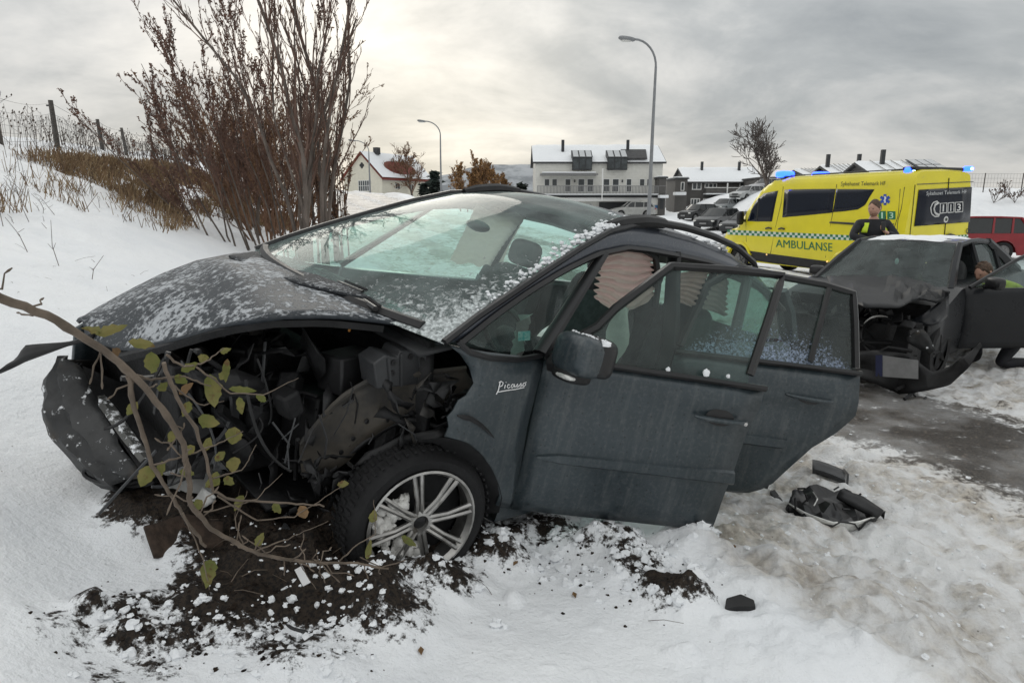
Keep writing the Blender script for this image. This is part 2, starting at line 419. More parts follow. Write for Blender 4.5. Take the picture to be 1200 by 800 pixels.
ls = np.concatenate([np.arange(len(q)) * 4, q.size + np.arange(len(tri)) * 3])
me.polygons.foreach_set('loop_start', ls.astype(np.int32))
me.update(calc_edges=True); me.validate()
me.polygons.foreach_set('use_smooth', [True] * len(me.polygons))
for nme, arr in (('slush', sl), ('park', pk), ('asphalt', asp), ('dirt', dm)):
    at_ = me.attributes.new(nme, 'FLOAT', 'POINT'); at_.data.foreach_set('value', np.concatenate([arr.ravel(), [0]]).astype(np.float32))
ground = bpy.data.objects.new('ground', me); COL.objects.link(ground); ground['kind'] = 'structure'
def ground_mat():
    b = NB('snowy_ground'); co = b.coord('World')
    def A_(n): return b.n('ShaderNodeAttribute', attribute_name=n).outputs['Fac']
    fine = b.noise(co, 22, 6, .62); mid = b.noise(co, 5, 6, .65); big = b.noise(co, 1.1, 4, .55); spk = b.noise(co, 70, 3, .6)
    snow = b.mix(b.step(big, .35, .7), (.86, .875, .89), (.80, .82, .845))
    sl_ = A_('slush')
    sf = b.math('MULTIPLY', sl_, b.step(b.math('ADD', b.math('MULTIPLY', mid, .75), b.math('MULTIPLY', big, .45)), .50, .78))
    slc = b.mix(b.step(fine, .38, .62), (.52, .46, .37), (.20, .155, .105))
    c = b.mix(b.math('MULTIPLY', sf, .80), snow, slc)
    c = b.mix(b.math('MULTIPLY', sl_, .16), c, (.58, .53, .46))
    pf = b.math('MULTIPLY', A_('park'), b.step(mid, .42, .62)); c = b.mix(b.math('MULTIPLY', pf, .45), c, (.42, .40, .38))
    ac = b.mix(b.step(spk, .4, .65), (.036, .032, .028), (.080, .068, .057)); ac = b.mix(b.step(fine, .56, .74), ac, (.20, .165, .135))
    af = b.step(b.math('ADD', A_('asphalt'), b.math('MULTIPLY', b.math('SUBTRACT', b.math('ADD', b.math('MULTIPLY', mid, .6), b.math('MULTIPLY', fine, .4)), .5), 3.2)), .35, .80); c = b.mix(b.math('MULTIPLY', af, b.math('ADD', .74, b.math('MULTIPLY', b.step(big, .4, .6), .25))), c, ac)
    dn = b.math('ADD', b.math('MULTIPLY', b.noise(co, 11, 7, .7), 1.0), b.math('MULTIPLY', b.noise(co, 38, 5, .7), .7))
    d = A_('dirt'); df = b.step(b.math('ADD', b.math('MULTIPLY', d, .80), b.math('SUBTRACT', dn, .93)), .24, .40)
    dc = b.mix(b.step(spk, .42, .62), (.030, .022, .016), (.010, .008, .007)); c = b.mix(df, c, dc)
    # specks of grit, seeds and grass ends on the snow
    vd = b.voro(co, 14); sp = b.math('MULTIPLY', b.math('LESS_THAN', vd, .055), b.step(mid, .45, .6)); c = b.mix(b.math('MULTIPLY', sp, .8), c, (.07, .055, .04))
    rg = b.mix(af, (.75, .75, .75), (.38, .38, .38))
    h = b.math('ADD', b.math('MULTIPLY', fine, .6), b.math('MULTIPLY', mid, 1.2)); h = b.math('ADD', h, b.math('MULTIPLY', spk, .22))
    crust = b.math('ABSOLUTE', b.math('SUBTRACT', b.noise(co, 13, 8, .68), .5)); h = b.math('ADD', h, b.math('MULTIPLY', crust, b.math('ADD', .35, b.math('MULTIPLY', sl_, 1.9))))
    nm = b.bump(h, .75, .026)
    return b.done(b.bsdf(c, rg, 0, nm, .25))
me.materials.append(ground_mat())
# ================================================================ dark wrecked people carrier
def paint(name, col, col2, rough=.34, metal=.25, snow=None, streak=None, spec=.5, speck=.2):
    b = NB(name); co = b.coord(); n = b.noise(co, 2.2, 4, .6); c = b.mix(b.step(n, .3, .7), col, col2)
    f = b.noise(co, 60, 3, .6); c = b.mix(b.math('MULTIPLY', b.step(f, .45, .75), speck), c, (.16, .165, .165))
    rg = b.math('ADD', b.math('MULTIPLY', n, .22), rough - .1)
    if streak:
        st = b.noise(b.coord('Object', (26, 26, 1.6)), 1, 5, .65); sf = b.math('MULTIPLY', b.step(st, .46, .72), streak)
        c = b.mix(sf, c, (.20, .205, .20)); rg = b.math('ADD', rg, b.math('MULTIPLY', sf, .5), True)
        sp = b.voro(co, 30); c = b.mix(b.math('MULTIPLY', b.math('LESS_THAN', sp, .14), .5), c, (.012, .013, .014))
    nm = None; me_ = metal
    if snow:
        sn = b.math('ADD', b.math('MULTIPLY', b.noise(co, snow[0], 7, .74), .75), b.math('MULTIPLY', b.noise(co, 3.2, 3, .5), .3))
        sf = b.math('MULTIPLY', b.step(sn, snow[1], snow[1] + snow[2]), b.step(b.upz(), .25, .6))
        c = b.mix(b.math('MULTIPLY', sf, snow[3]), c, (.66, .69, .72)); rg = b.mix(sf, rg, (.75, .75, .75)); me_ = b.mix(sf, (metal,) * 3, (0, 0, 0)); nm = b.bump(sf, .6, .008)
    return b.done(b.bsdf(c, rg, me_, nm, spec, .25 if spec > .45 else .0))
M['grey_paint'] = paint('grey_paint', (.038, .053, .061), (.029, .041, .048), streak=.17)
M['hood_paint'] = paint('hood_paint', (.030, .036, .043), (.040, .046, .053), .5, .1, snow=(34, .50, .07, .60), spec=.3)
M['cowl_paint'] = paint('cowl_paint', (.026, .029, .033), (.034, .037, .041), .7, .0, snow=(50, .54, .07, .55), spec=.2)
M['pillar_paint'] = paint('pillar_paint', (.040, .048, .064), (.052, .060, .076), snow=(60, .60, .12, .5))
M['windscreen'] = glass('windscreen_glass', (.55, .86, .77), .09, .04, frost=('attr', 30), dark=.32, fcol=(.66, .71, .71))
M['side_glass'] = glass('side_glass', (.58, .74, .68), .15, .03, dark=.12)
M['frost_glass'] = glass('frosted_side_glass', (.50, .62, .58), .16, .03, frost=('attr', 75), dark=.1, fcol=(.45, .54, .70))
M['cabin'] = mk('cabin_plastic', (.030, .031, .033), .65, var=.35, vs=5)
M['seat'] = mk('seat_fabric', (.05, .052, .055), .9, var=.3, vs=20, bump=.2, bs=120)
M['headliner'] = mk('headliner', (.30, .29, .27), .9, var=.15)
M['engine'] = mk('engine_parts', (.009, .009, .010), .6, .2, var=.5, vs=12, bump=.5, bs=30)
M['brown_metal'] = mk('dirty_bare_panel', (.085, .074, .060), .6, .15, var=.5, vs=6, bump=.25, bs=30, col2=(.04, .038, .036))
M['bracket'] = mk('bracket_plastic', (.045, .047, .05), .5, var=.3, bump=.1)
M['bumper'] = mk('dirty_bumper', (.034, .035, .036), .55, var=.55, vs=9, bump=.4, bs=25, snow=(17, .60, .08, -.6), dirt=((.075, .062, .048), 6, .52))
M['white_print'] = mk('white_print', (.8, .8, .8), .5, var=.03)
b_ = NB('airbag_cloth'); d1 = b_.n('ShaderNodeBsdfDiffuse'); d1.inputs[0].default_value = (.80, .60, .56, 1); d2 = b_.n('ShaderNodeBsdfTranslucent'); d2.inputs[0].default_value = (.90, .70, .66, 1)
m_ = b_.n('ShaderNodeMixShader'); m_.inputs[0].default_value = .55; b_.l(d1.outputs[0], m_.inputs[1]); b_.l(d2.outputs[0], m_.inputs[2]); M['airbag'] = b_.done(m_.outputs[0])
M['lens'] = mk('clear_lens', (.75, .75, .72), .15, .3, var=.3, vs=30)

CAR = empty('people_carrier', label='grey people carrier with crushed front and both near doors open on the bank', cat='car')
CAR.matrix_world = Matrix.Translation(CT) @ CM.to_4x4()
CMT = CM.transposed(); CO = CMT @ (Vector((0, 0, CAMZ)) - CT)
def cplane(u, v, axis, val):
    d = CMT @ ray(u, v); return CO + d * ((val - CO[axis]) / d[axis])
YZ = ([.10, .20, .35, .6, .85, 1.0, 1.25, 1.45, 1.55, 1.64], [.83, .87, .895, .91, .905, .87, .79, .71, .67, .60])
def ys(z): return float(np.interp(z, *YZ))
def side(u, v, sg=1):
    y = .85
    for i in range(12):
        q = cplane(u, v, 1, sg * y); y = .5 * y + .5 * ys(q.z)
    return q
def sp(x, z, sg=1, off=0): return V(x, sg * (ys(z) + off), z)
def resample(pts, n):
    pts = [Vector(p) for p in pts]; L = [0]
    for i in range(1, len(pts)): L.append(L[-1] + (pts[i] - pts[i - 1]).length)
    out = []
    for k in range(n):
        t = L[-1] * k / (n - 1); i = 1
        while i < len(L) - 1 and L[i] < t: i += 1
        out.append(pts[i - 1].lerp(pts[i], (t - L[i - 1]) / max(L[i] - L[i - 1], 1e-9)))
    return out
def strip(A, B, n, m=4, f=None):
    """patch between two polylines; f(point) puts each point on the skin"""
    A = resample(A, n); B = resample(B, n)
    return [[(f or (lambda p: p))(a.lerp(b, k / (m - 1))) for k in range(m)] for a, b in zip(A, B)]
def onskin(p): return V(p.x, math.copysign(ys(p.z), p.y), p.z)
AO = [side(*q) for q in [(520, 403), (560, 372), (600, 345), (640, 318), (680, 292), (715, 272)]] + [V(-1.33, .61, 1.63), V(-1.6, .60, 1.64), V(-2.0, .60, 1.63), V(-2.5, .59, 1.59), V(-2.95, .57, 1.51), V(-3.3, .56, 1.40)]
WU = [side(*q) for q in [(540, 398), (580, 366), (620, 338), (660, 314), (700, 295), (735, 288)]] + [sp(-1.40, 1.53), sp(-1.7, 1.53), sp(-2.07, 1.525), sp(-2.55, 1.49), sp(-2.9, 1.41), sp(-3.2, 1.28)]
def mir(L): return [V(p.x, -p.y, p.z) for p in L]
# windscreen: two curved edges and a bulging middle
NE = 26
EL = resample(AO[:7] + [V(-1.45, .60, 1.64)], NE)
rows = []; fr = []
for i, e in enumerate(EL):
    s_ = i / (NE - 1); row = []
    for k in range(31):
        w = -1 + 2 * k / 30; bul = 1 - w * w
        row.append(V(e.x + bul * lerp(.20, .03, s_ ** .7), e.y * w, e.z + bul * lerp(.03, .055, s_)))
        g = max(0, 1 - (1 - w) / .55) if w > 0 else 0     # towards the driver's pillar
        low = max(0, 1 - s_ / .42)
        fr.append(.34 * g * g + .36 * low * max(0, min(1, (w + .0) / .5)) + .20 * max(0, s_ - .72) * 2 + .26 * max(0, -w - .86) * 6 + .12)
    rows.append(row)
ws = MB().grid(rows).obj('windshield', M['windscreen'], CAR, smooth=60, weld=False); set_attr(ws, 'frost', fr)
# black rubber round the windscreen
for L in (EL, mir(EL)):
    MB().tube([p + V(0, 0, .006) for p in L], .016, 6).obj('windshield_seal', M['trim_black'], CAR)
# roof
rows = []
RE = resample(AO[6:], 16)
for i, e in enumerate(RE):
    if i == 0: e = EL[-1]
    rows.append([V(e.x - .03 * (1 - (w / 7) ** 2) * (i == 15), e.y * w / 7, e.z + .055 * (1 - (w / 7) ** 2)) for w in range(-7, 8)])
roof = MB().grid(rows).obj('roof', M['pillar_paint'], CAR, smooth=60, solid=.03)
MB().grid([[p + V(0, 0, -.06) for p in r] for r in rows]).obj('headliner', M['headliner'], CAR)
for L1, L2 in ((AO, WU), (mir(AO), mir(WU))):
    MB().grid(strip(L1, L2, 44, 4)).obj('roof_pillar', M['pillar_paint'], CAR, smooth=50, solid=.05)
    MB().tube([p + V(0, .004 if p.y > 0 else -.004, -.012) for p in resample(L2, 40)], .017, 5).obj('window_seal', M['trim_black'], CAR)
# roof rails with a thick front foot
for sg in (1, -1):
    pts = [(-1.12, .585, 1.60), (-1.25, .59, 1.635), (-1.45, .60, 1.672), (-1.85, .60, 1.685), (-2.2, .60, 1.672), (-2.55, .595, 1.64), (-2.9, .585, 1.56), (-2.98, .582, 1.52)]
    pts = resample([V(x, y * sg, z) for x, y, z in pts], 20)
    rr = MB().tube(pts, [.016] + [.022] * 18 + [.016], 8).obj('roof_rail', M['trim_black'], CAR)
    MB().tube(pts[:6], [.022, .034, .036, .036, .034, .030], 8).obj('rail_foot', M['black_plastic'], rr)
# window pillar behind the quarter light and the quarter light itself
for sg in (1, -1):
    p0, p1 = side(633, 414), side(708, 296); p0.y *= sg; p1.y *= sg
    MB().tube([p0, p0.lerp(p1, .5), p1], [.04, .034, .028], 8, flat=.5).obj('door_pillar', M['trim_black'], CAR)
Q = [(543, 399), (580, 369), (620, 341), (660, 317), (699, 299), (632, 411), (606, 414), (572, 411)]
for sg in (1, -1):
    q = [side(*p) for p in Q]; q = [V(p.x, (p.y - .012) * sg, p.z) for p in q]
    MB().grid(strip([q[0], q[1], q[2], q[3], q[4]], [q[0] + V(-.01, 0, -.002), q[7], q[6], q[5], q[4] + V(0, 0, -.003)], 14, 6)).obj('quarter_window', M['side_glass'], CAR, smooth=60)
q = [side(*p) for p in [(536, 399), (548, 412), (572, 419), (606, 421), (634, 416)]]
MB().tube([p + V(0, .004, 0) for p in resample(q, 14)], .013, 6).obj('window_seal', M['trim_black'], CAR)
# registration-size sticker inside the quarter light
q = [side(*p) for p in [(613, 391), (627, 390), (627, 401), (613, 402)]]
MB().prism([p + V(0, -.03, 0) for p in q], (0, -.002, 0)).obj('windshield_sticker', mk('teal_sticker', (.08, .42, .45), .6, col2=(.5, .65, .65), vs=60), CAR)
# torn remains of the front wing
TL = [(533, 408), (545, 418), (556, 434), (561, 452), (552, 466), (543, 472), (537, 484), (530, 492), (532, 503), (522, 511), (545, 518), (563, 532), (575, 548), (583, 566), (586, 580), (582, 592)]
TR = [(638, 420), (636, 430), (633, 440), (630, 452), (627, 464), (624, 476), (621, 488), (618, 500), (616, 512), (614, 524), (612, 536), (610, 548), (607, 561), (605, 573), (602, 585), (599, 597)]
rows = []
for a, b in zip(TL, TR):
    rows.append([onskin(side(*a).lerp(side(*b), k / 6)) for k in range(7)])
    if len(rows) <= 9: rows[-1][0] += V(.0, -.03, 0); rows[-1][1] += V(0, -.008, 0)
wing = MB().grid(rows).obj('front_wing', M['grey_paint'], CAR, smooth=50, solid=.012)
arch = [side(*p) for p in [(520, 512), (545, 517), (563, 531), (576, 549), (584, 567), (588, 583), (584, 600)]]
MB().grid(strip([p + V(0, .004, 0) for p in arch], [p + V(.05, -.10, -.05) for p in arch], 16, 3)).obj('arch_liner', M['black_plastic'], CAR)
MB().tube([p + V(0, .006, 0) for p in resample([side(*p) for p in [(535, 486), (552, 490), (566, 500), (578, 512)]], 8)], [.004, .012, .011, .010, .009, .007, .005, .002], 5).obj('torn_trim', M['black_plastic'], CAR)
# script badge
def script_word(strokes, fn, r, name, mat, parent):
    mb = MB()
    for s_ in strokes: mb.tube([fn(*p) for p in s_], r, 4)
    return mb.obj(name, mat, parent, weld=False)
PIC = [[(0, 1), (5, 19), (2, 18), (7, 20), (12, 17), (10, 12), (5, 10)], [(-4, -4), (1, 4), (5, 19)], [(15, 6), (17, 13)], [(18, 17), (18.6, 18)],
       [(27, 12), (23, 13), (21, 9), (24, 6), (28, 8)], [(37, 12), (33, 13), (30, 9), (32, 6), (36, 9), (38, 13), (38, 7), (41, 8)],
       [(41, 8), (45, 13), (46, 9), (43, 6.5), (49, 9)], [(49, 9), (53, 14), (54, 10), (51, 7), (57, 10)], [(62, 14), (58, 13), (57, 9), (61, 8), (64, 11), (62, 14), (65, 15)], [(-1, 0), (20, 2), (40, 3), (60, 5.5)]]
def picfn(x, y):
    u = 583 + x * .51; v = 459 - y * .62 - x * .035; p = side(u, v); return p + V(0, .003, 0)
script_word(PIC, picfn, .0024, 'badge_lettering', M['white_print'], wing)
# doors
def doorframe(Hx, th):
    n = V(sin(th), cos(th), 0); e = V(-cos(th), sin(th), 0); H = V(Hx, .9, 0)
    def pt(a, z, off=0): return H + e * a + V(0, 0, z) + n * (ys(z) - .9 + off)
    def pix(u, v):
        d = CMT @ ray(u, v); off = 0
        for i in range(14):
            s_ = ((H - CO).dot(n) + off) / d.dot(n); q = CO + d * s_; off = .5 * off + .5 * (ys(q.z) - .9)
        return (q - H).dot(e), q.z
    return pt, pix
def build_door(name, Hx, th, left, right, frame, bar=None, glassmat='side_glass', frosty=False):
    pt, pix = doorframe(Hx, th)
    n = 15; rows = []
    Lp = resample([V(a, z, 0) for a, z in left], n); Rp = resample([V(a, z, 0) for a, z in right], n)
    for a, b in zip(Lp, Rp):
        row = []
        for k in range(9):
            p = a.lerp(b, k / 8); z = p.y
            off = .016 * math.exp(-((z - .94) / .04) ** 2) - .014 * math.exp(-((z - .83) / .06) ** 2) + .004 * math.exp(-((z - .62) / .12) ** 2) - .01 * math.exp(-((k / 8 - 1) / .03) ** 2)
            row.append(pt(p.x, z, off))
        rows.append(row)
    d = MB().grid(rows).obj(name, M['grey_paint'], CAR, smooth=40, solid=.05)
    if d.data.polygons[0].normal.dot(pt(0, .9, 1) - pt(0, .9, 0)) < 0: d.data.flip_normals()
    FP = [pt(a, z, -.012) for a, z in frame]; fp = []
    for i in range(len(FP) - 1): fp += resample([FP[i], FP[i + 1]], 5)[:-1]
    fp.append(FP[-1])
    MB().tube(fp, .021, 6).obj('window_frame', M['trim_black'], d)
    bl = [pt(lerp(left[-1][0], right[-1][0], k / 8), lerp(left[-1][1], right[-1][1], k / 8) + .008, .004) for k in range(9)]
    MB().tube(bl, .016, 6).obj('window_seal', M['trim_black'], d)
    g = [pt(a, z, -.018) for a, z in frame]
    # glass as a grid between belt and frame so that it can carry frost
    top = resample(g, 25); bot = resample([pt(lerp(frame[0][0], frame[-1][0], k / 8), lerp(left[-1][1], right[-1][1], lerp(frame[0][0], frame[-1][0], k / 8) / max(right[-1][0], .1)), -.018) for k in range(9)], 25)
    rows = strip(top, bot, 25, 12); o = MB().grid(rows).obj('window_glass', M[glassmat], d, smooth=60, weld=False)
    fr = []
    for r in rows:
        for k in range(12): fr.append(.62 * max(0, (k / 11 - .40) / .60) ** .6 if frosty else .3 * max(0, (k / 11 - .85) / .15))
    set_attr(o, 'frost', fr)
    inn = [[pt(p_a, z, -.06) for p_a in (left[3][0] + .03, right[3][0] - .06)] for z in (.35, .6, .9)]
    MB().grid(inn).obj('door_card', M['cabin'], d, solid=.02)
    if bar:
        a, b = [pt(*pix(*q), -.006) for q in bar]; MB().tube([a, a.lerp(b, .5), b], .017, 6).obj('window_bar', M['trim_black'], d)
    return d, pt, pix
def handle(d, pt, pix, u0, v0, u1, v1):
    a0, z0 = pix(u0, v0); a1, z1 = pix(u1, v1); zc_ = (z0 + z1) / 2
    mb = MB(); pts = [pt(lerp(a0, a1, t), lerp(z0, z1, t), .012 + .026 * sin(pi * min(1, t * 1.02)) ** .5) for t in [0, .05, .15, .3, .5, .7, .85, .95, 1]]
    h = mb.tube(pts, [.010, .014, .016, .0165, .017, .0175, .0185, .018, .014], 8, flat=.75).obj('handle', M['grey_paint'], d)
    am = lerp(a0, a1, .5); rows = []
    for r_ in (1, .75, .4, .02): rows.append([pt(am + cos(g) * .072 * r_, zc_ + .004 + sin(g) * .040 * r_, .0035 + .001 * (1 - r_)) for g in [2 * pi * k / 20 for k in range(20)]])
    MB().grid(rows, close=True).obj('handle_cup', M['trim_black'], d)
    return pts
fl = [(0.0, .25), (-.005, .45), (-.01, .7), (-.01, .99)]; fr_ = [(1.02, .27), (1.05, .5), (1.075, .8), (1.09, 1.035)]
TH1, TH2 = R(36), R(52)
pt1, px1 = doorframe(-.52, TH1)
def fpx(L, px): return [px(*q) for q in L]
f1 = [(.03, 1.02)] + fpx([(700, 384), (722, 362), (788, 312), (800, 313), (850, 316), (918, 323), (905, 365), (880, 440)], px1)
d1, pt1, px1 = build_door('front_door', -.52, TH1, fl, fpx([(835, 622), (848, 585), (870, 525), (897, 457)], px1), f1)
pts = handle(d1, pt1, px1, 814, 486, 872, 494)
MB().lathe([(.009, 0), (.009, .004), (.001, .005)], pts[-2] + (pt1(.5, .9, 1) - pt1(.5, .9, 0)) * .017, pt1(.5, .9, 1) - pt1(.5, .9, 0), 10).obj('door_lock', M['chrome'], d1)
def rub(d, pt, pix, P):
    T_, B_ = [pix(*q) for q in P[0]], [pix(*q) for q in P[1]]
    rows = []
    for k in range(10):
        t = k / 9; a = V(*T_[0], 0).lerp(V(*T_[1], 0), t); b = V(*B_[0], 0).lerp(V(*B_[1], 0), t); w = min(1, t / .06 + .15)
        m_ = a.lerp(b, .5); a = m_.lerp(a, w); b = m_.lerp(b, w)
        rows.append([pt(a.x, a.y, .001), pt(lerp(a.x, b.x, .12), lerp(a.y, b.y, .12), .016), pt(lerp(a.x, b.x, .8), lerp(a.y, b.y, .8), .018), pt(b.x, b.y, .001)])
    MB().grid(rows).obj('rub_strip', M['grey_paint'], d, smooth=30)
rub(d1, pt1, px1, [[(628, 528), (860, 551)], [(628, 540), (858, 568)]])
pt2, px2 = doorframe(-1.60, TH2)
rr_ = fpx([(862, 578), (884, 578), (905, 568), (925, 549), (950, 526), (985, 506), (1003, 490), (1007, 468), (1009, 439)], px2)
f2 = [(.02, 1.04), (.10, 1.40), (.25, 1.53)] + fpx([(925, 326), (965, 333), (1001, 344), (1003, 380), (1004, 432)], px2)
d2, pt2, px2 = build_door('rear_door', -1.60, TH2, [(0, .25), (0, .5), (0, .75), (0, 1.0)], rr_, f2, bar=[(972, 338), (950, 424)], glassmat='frost_glass', frosty=True)
handle(d2, pt2, px2, 921, 461, 974, 470)
rub(d2, pt2, px2, [[(840, 503), (922, 513)], [(840, 516), (915, 526)]])
for nm_, pt, (a0, a1) in (('front', pt1, (0, 1)), ('rear', pt2, (0, 1))): pass
# door mirror
mc = V(-.535, 1.055, 1.065); mq = Euler((R(4), R(-6), R(-10))).to_matrix()
def sball(c, r, e, rot, nu=20, nv=13):
    rows = []
    for i in range(nv):
        th = pi * (i + .02) / (nv - 1 + .04); row = []
        for k in range(nu):
            g = 2 * pi * k / nu; p = [sin(th) * cos(g), sin(th) * sin(g), cos(th)]
            p = [math.copysign(abs(q) ** e, q) * r[j] for j, q in enumerate(p)]; row.append(Vector(c) + rot @ Vector(p))
        rows.append(row)
    return MB().grid(rows, close=True)
mir_ = sball(mc, (.085, .118, .088), .55, mq).obj('mirror', M['grey_paint'], d1, smooth=50)
sball(mc + V(-.055, .012, 0), (.06, .117, .086), .45, mq).obj('mirror_rim', M['trim_black'], d1)
sball(mc + V(.0, -.02, -.095), (.075, .075, .034), .6, mq).obj('mirror_foot', M['black_plastic'], d1)
sball(mc + V(.048, -.01, -.096), (.032, .055, .014), .7, mq).obj('turn_lamp', M['lens'], d1)
MB().tube([mc + V(-.03, -.05, -.07), V(-.56, .90, .98)], [.045, .05], 8).obj('mirror_arm', M['black_plastic'], d1)
# sill, floor, centre post, rear quarter, tail
for sg in (1, -1):
    MB().grid([[V(x, sg * y, z) for x in (-.47, -.8, -1.2, -1.8, -2.36)] for y, z in ((.70, .16), (.855, .18), (.865, .26), (.80, .31), (.70, .31))]).obj('sill', M['grey_paint'], CAR, smooth=30)
    a, b = sp(-1.60, .28, sg), sp(-1.66, 1.0, sg); c_ = sp(-1.72, 1.53, sg)
    MB().tube([a + V(0, -.05 * sg, 0), b + V(0, -.045 * sg, 0), c_ + V(0, -.03 * sg, 0)], [.075, .06, .045], 8, flat=.55).obj('centre_post', M['trim_black'], CAR)
    rows = []
    for k in range(25):
        x = lerp(-2.36, -3.5, k / 24); dz = .37 ** 2 - (x + 2.73) ** 2; zb = .22 if dz <= 0 else max(.22, .31 + sqrt(dz))
        rows.append([onskin(V(x, sg, lerp(zb, 1.05, j / 8))) + V(-.03 * (j < 8), -sg * .10 * max(0, (-x - 3.2) / .3) ** 2, 0) for j in range(9)])
    MB().grid(rows).obj('rear_quarter', M['grey_paint'], CAR, smooth=50, solid=.02)
    dp = [sp(-3.40, 1.05, sg, -.06), sp(-3.33, 1.25, sg, -.04), sp(-3.22, 1.40, sg, -.03)]
    MB().tube(dp, [.08, .07, .06], 8, flat=.6).obj('tail_pillar', M['grey_paint'], CAR)
    MB().grid(strip([sp(-2.5, 1.06, sg, -.02), sp(-2.62, 1.3, sg, -.02), sp(-2.7, 1.47, sg, -.02)], [sp(-3.38, 1.06, sg, -.05), sp(-3.3, 1.25, sg, -.04), sp(-3.15, 1.33, sg, -.03)], 8, 5)).obj('quarter_window', M['side_glass'], CAR)
    MB().tube([sp(-2.40, 1.05, sg, -.02), sp(-2.55, 1.3, sg, -.02), sp(-2.68, 1.5, sg, -.02)], .035, 6).obj('tail_pillar', M['trim_black'], CAR)
    lm = MB().grid(strip([sp(-3.50, 1.0, sg, -.10), sp(-3.46, 1.3, sg, -.06)], [V(-3.545, sg * .55, 1.0), V(-3.48, sg * .55, 1.3)], 4, 4)).obj('tail_lamp', mk('red_lens', (.35, .01, .01), .15, var=.2), CAR, solid=.03)
# far side: closed door panels below the windows, front wing
rows = [[onskin(V(x, -1, z)) for x in np.linspace(-.5, -1.62, 8)] for z in (.25, .5, .75, .9, 1.0)]
MB().grid(rows).obj('far_door', M['grey_paint'], CAR, smooth=50, solid=.05)
rows = [[onskin(V(x, -1, z)) for x in np.linspace(-1.63, -2.37, 8)] for z in (.25, .5, .75, .9, 1.04)]
MB().grid(rows).obj('far_door', M['grey_paint'], CAR, smooth=50, solid=.05)
rows = []
for k in range(24):
    x = lerp(-.49, .92, k / 23); dz = .36 ** 2 - x ** 2; zb = .25 if dz <= 0 else .31 + sqrt(dz); zt = float(np.interp(x, [-.5, 0, .3, .7, .92], [1.0, 1.02, .96, .78, .66]))
    rows.append([V(x, -float(np.interp(x, [-.5, .4, .92], [ys(lerp(zb, zt, j / 5)), .87, .62])), lerp(min(zb, zt - .02), zt, j / 5)) for j in range(6)])
MB().grid(rows).obj('front_wing', M['grey_paint'], CAR, smooth=50, solid=.02)
# tail
MB().grid([[V(x - .05 * (1 - (w / 4) ** 2), w / 4 * y, z) for w in range(-4, 5)] for x, y, z in ((-3.50, .80, .30), (-3.56, .84, .45), (-3.56, .84, .62), (-3.53, .80, .80), (-3.50, .74, 1.0))]).obj('tailgate', M['grey_paint'], CAR, smooth=50, solid=.03)
MB().grid([[V(x - .05 * (1 - (w / 4) ** 2), w / 4 * y, z) for w in range(-4, 5)] for x, y, z in ((-3.50, .72, 1.0), (-3.43, .66, 1.2), (-3.30, .58, 1.40))]).obj('rear_window', M['side_glass'], CAR, smooth=50)
MB().grid([[V(x - .05 * (1 - (w / 4) ** 2), w / 4 * y, z) for w in range(-4, 5)] for x, y, z in ((-3.52, .84, .24), (-3.63, .86, .32), (-3.63, .86, .52), (-3.56, .84, .60))]).obj('rear_bumper', M['grey_paint'], CAR, smooth=50)
# hood: buckled sheet, near edge bent up over the open engine bay
FE = [cplane(u, v, 1, y) for u, v, y in [(318, 294, -.82), (280, 295, -.82), (230, 305, -.80), (190, 320, -.78), (150, 340, -.75), (110, 362, -.70), (89, 376, -.60)]]
NEr = [cplane(u, v, 1, y) for u, v, y in [(520, 377, .70), (480, 378, .65), (440, 373, .60), (390, 368, .55), (330, 369, .50), (280, 377, .40), (250, 385, .30), (200, 400, .15), (150, 412, -.10), (100, 399, -.40)]]
FE[0] = V(.0, -.82, 1.04)
n = 26; A_ = resample(FE, n); B_ = resample(NEr, n); rows = []
hr = random.Random(4)
for i in range(n):
    row = []
    for k in range(24):
        t = k / 23; p = A_[i].lerp(B_[i], t); bul = sin(pi * t)
        cowl = max(0, 1 - i / 5)
        p = p + V(.08 * bul * cowl, 0, .055 * bul * (1 - .75 * cowl))
        # creases running across the buckled sheet
        p.z += .016 * math.exp(-((i - 8 - 3 * t) / 1.2) ** 2) * bul - .014 * math.exp(-((i - 14 + 4 * t) / 1.6) ** 2) * bul
        p.z += .012 * float(vn(np.array([p.x * 5.]), np.array([p.y * 4.]), 5)[0]) * bul
        row.append(p)
    rows.append(row)
hood = MB().grid(rows).obj('hood', M['hood_paint'], CAR, smooth=40, solid=.018)
# inner frame of the hood seen at the torn edge
MB().tube([p + V(.01, -.05, -.045) for p in B_[3:22]], [.022] * 19, 5).obj('hood_frame', M['engine'], hood)
# a second ridge on the hood (the fold in front of the windscreen)
rf = [cplane(*q) for q in [(268, 299, 2, 1.06), (300, 315, 2, 1.08), (350, 331, 2, 1.11), (410, 345, 2, 1.115), (452, 352, 2, 1.115)]]
rb = [cplane(*q) for q in [(300, 294, 2, 1.065), (340, 302, 2, 1.10), (378, 318, 2, 1.125), (418, 335, 2, 1.13), (454, 347, 2, 1.12)]]
MB().grid(strip(rf, rb, 18, 5, lambda p: p)).obj('cowl_panel', M['cowl_paint'], CAR, smooth=50, solid=.012)
cw = [V(.02 - .0 + .23 * (1 - (y / .85) ** 2) - .03, y, 1.075 + .015 * (1 - (y / .85) ** 2)) for y in np.linspace(-.8, .72, 18)]
MB().tube(cw, .026, 6).obj('cowl_trim', M['black_plastic'], CAR)
def wiper(pts, name='wiper'):
    w = MB().tube(pts, [.012] * len(pts), 6).obj(name, M['trim_black'], CAR)
    MB().tube([p + V(-.02, 0, .012) for p in pts[1:]], .007, 4).obj('wiper_blade', M['rubber'], w)
wiper([cplane(346, 303, 2, 1.085), cplane(372, 320, 2, 1.105), cplane(400, 333, 2, 1.12), cplane(425, 343, 2, 1.12)])
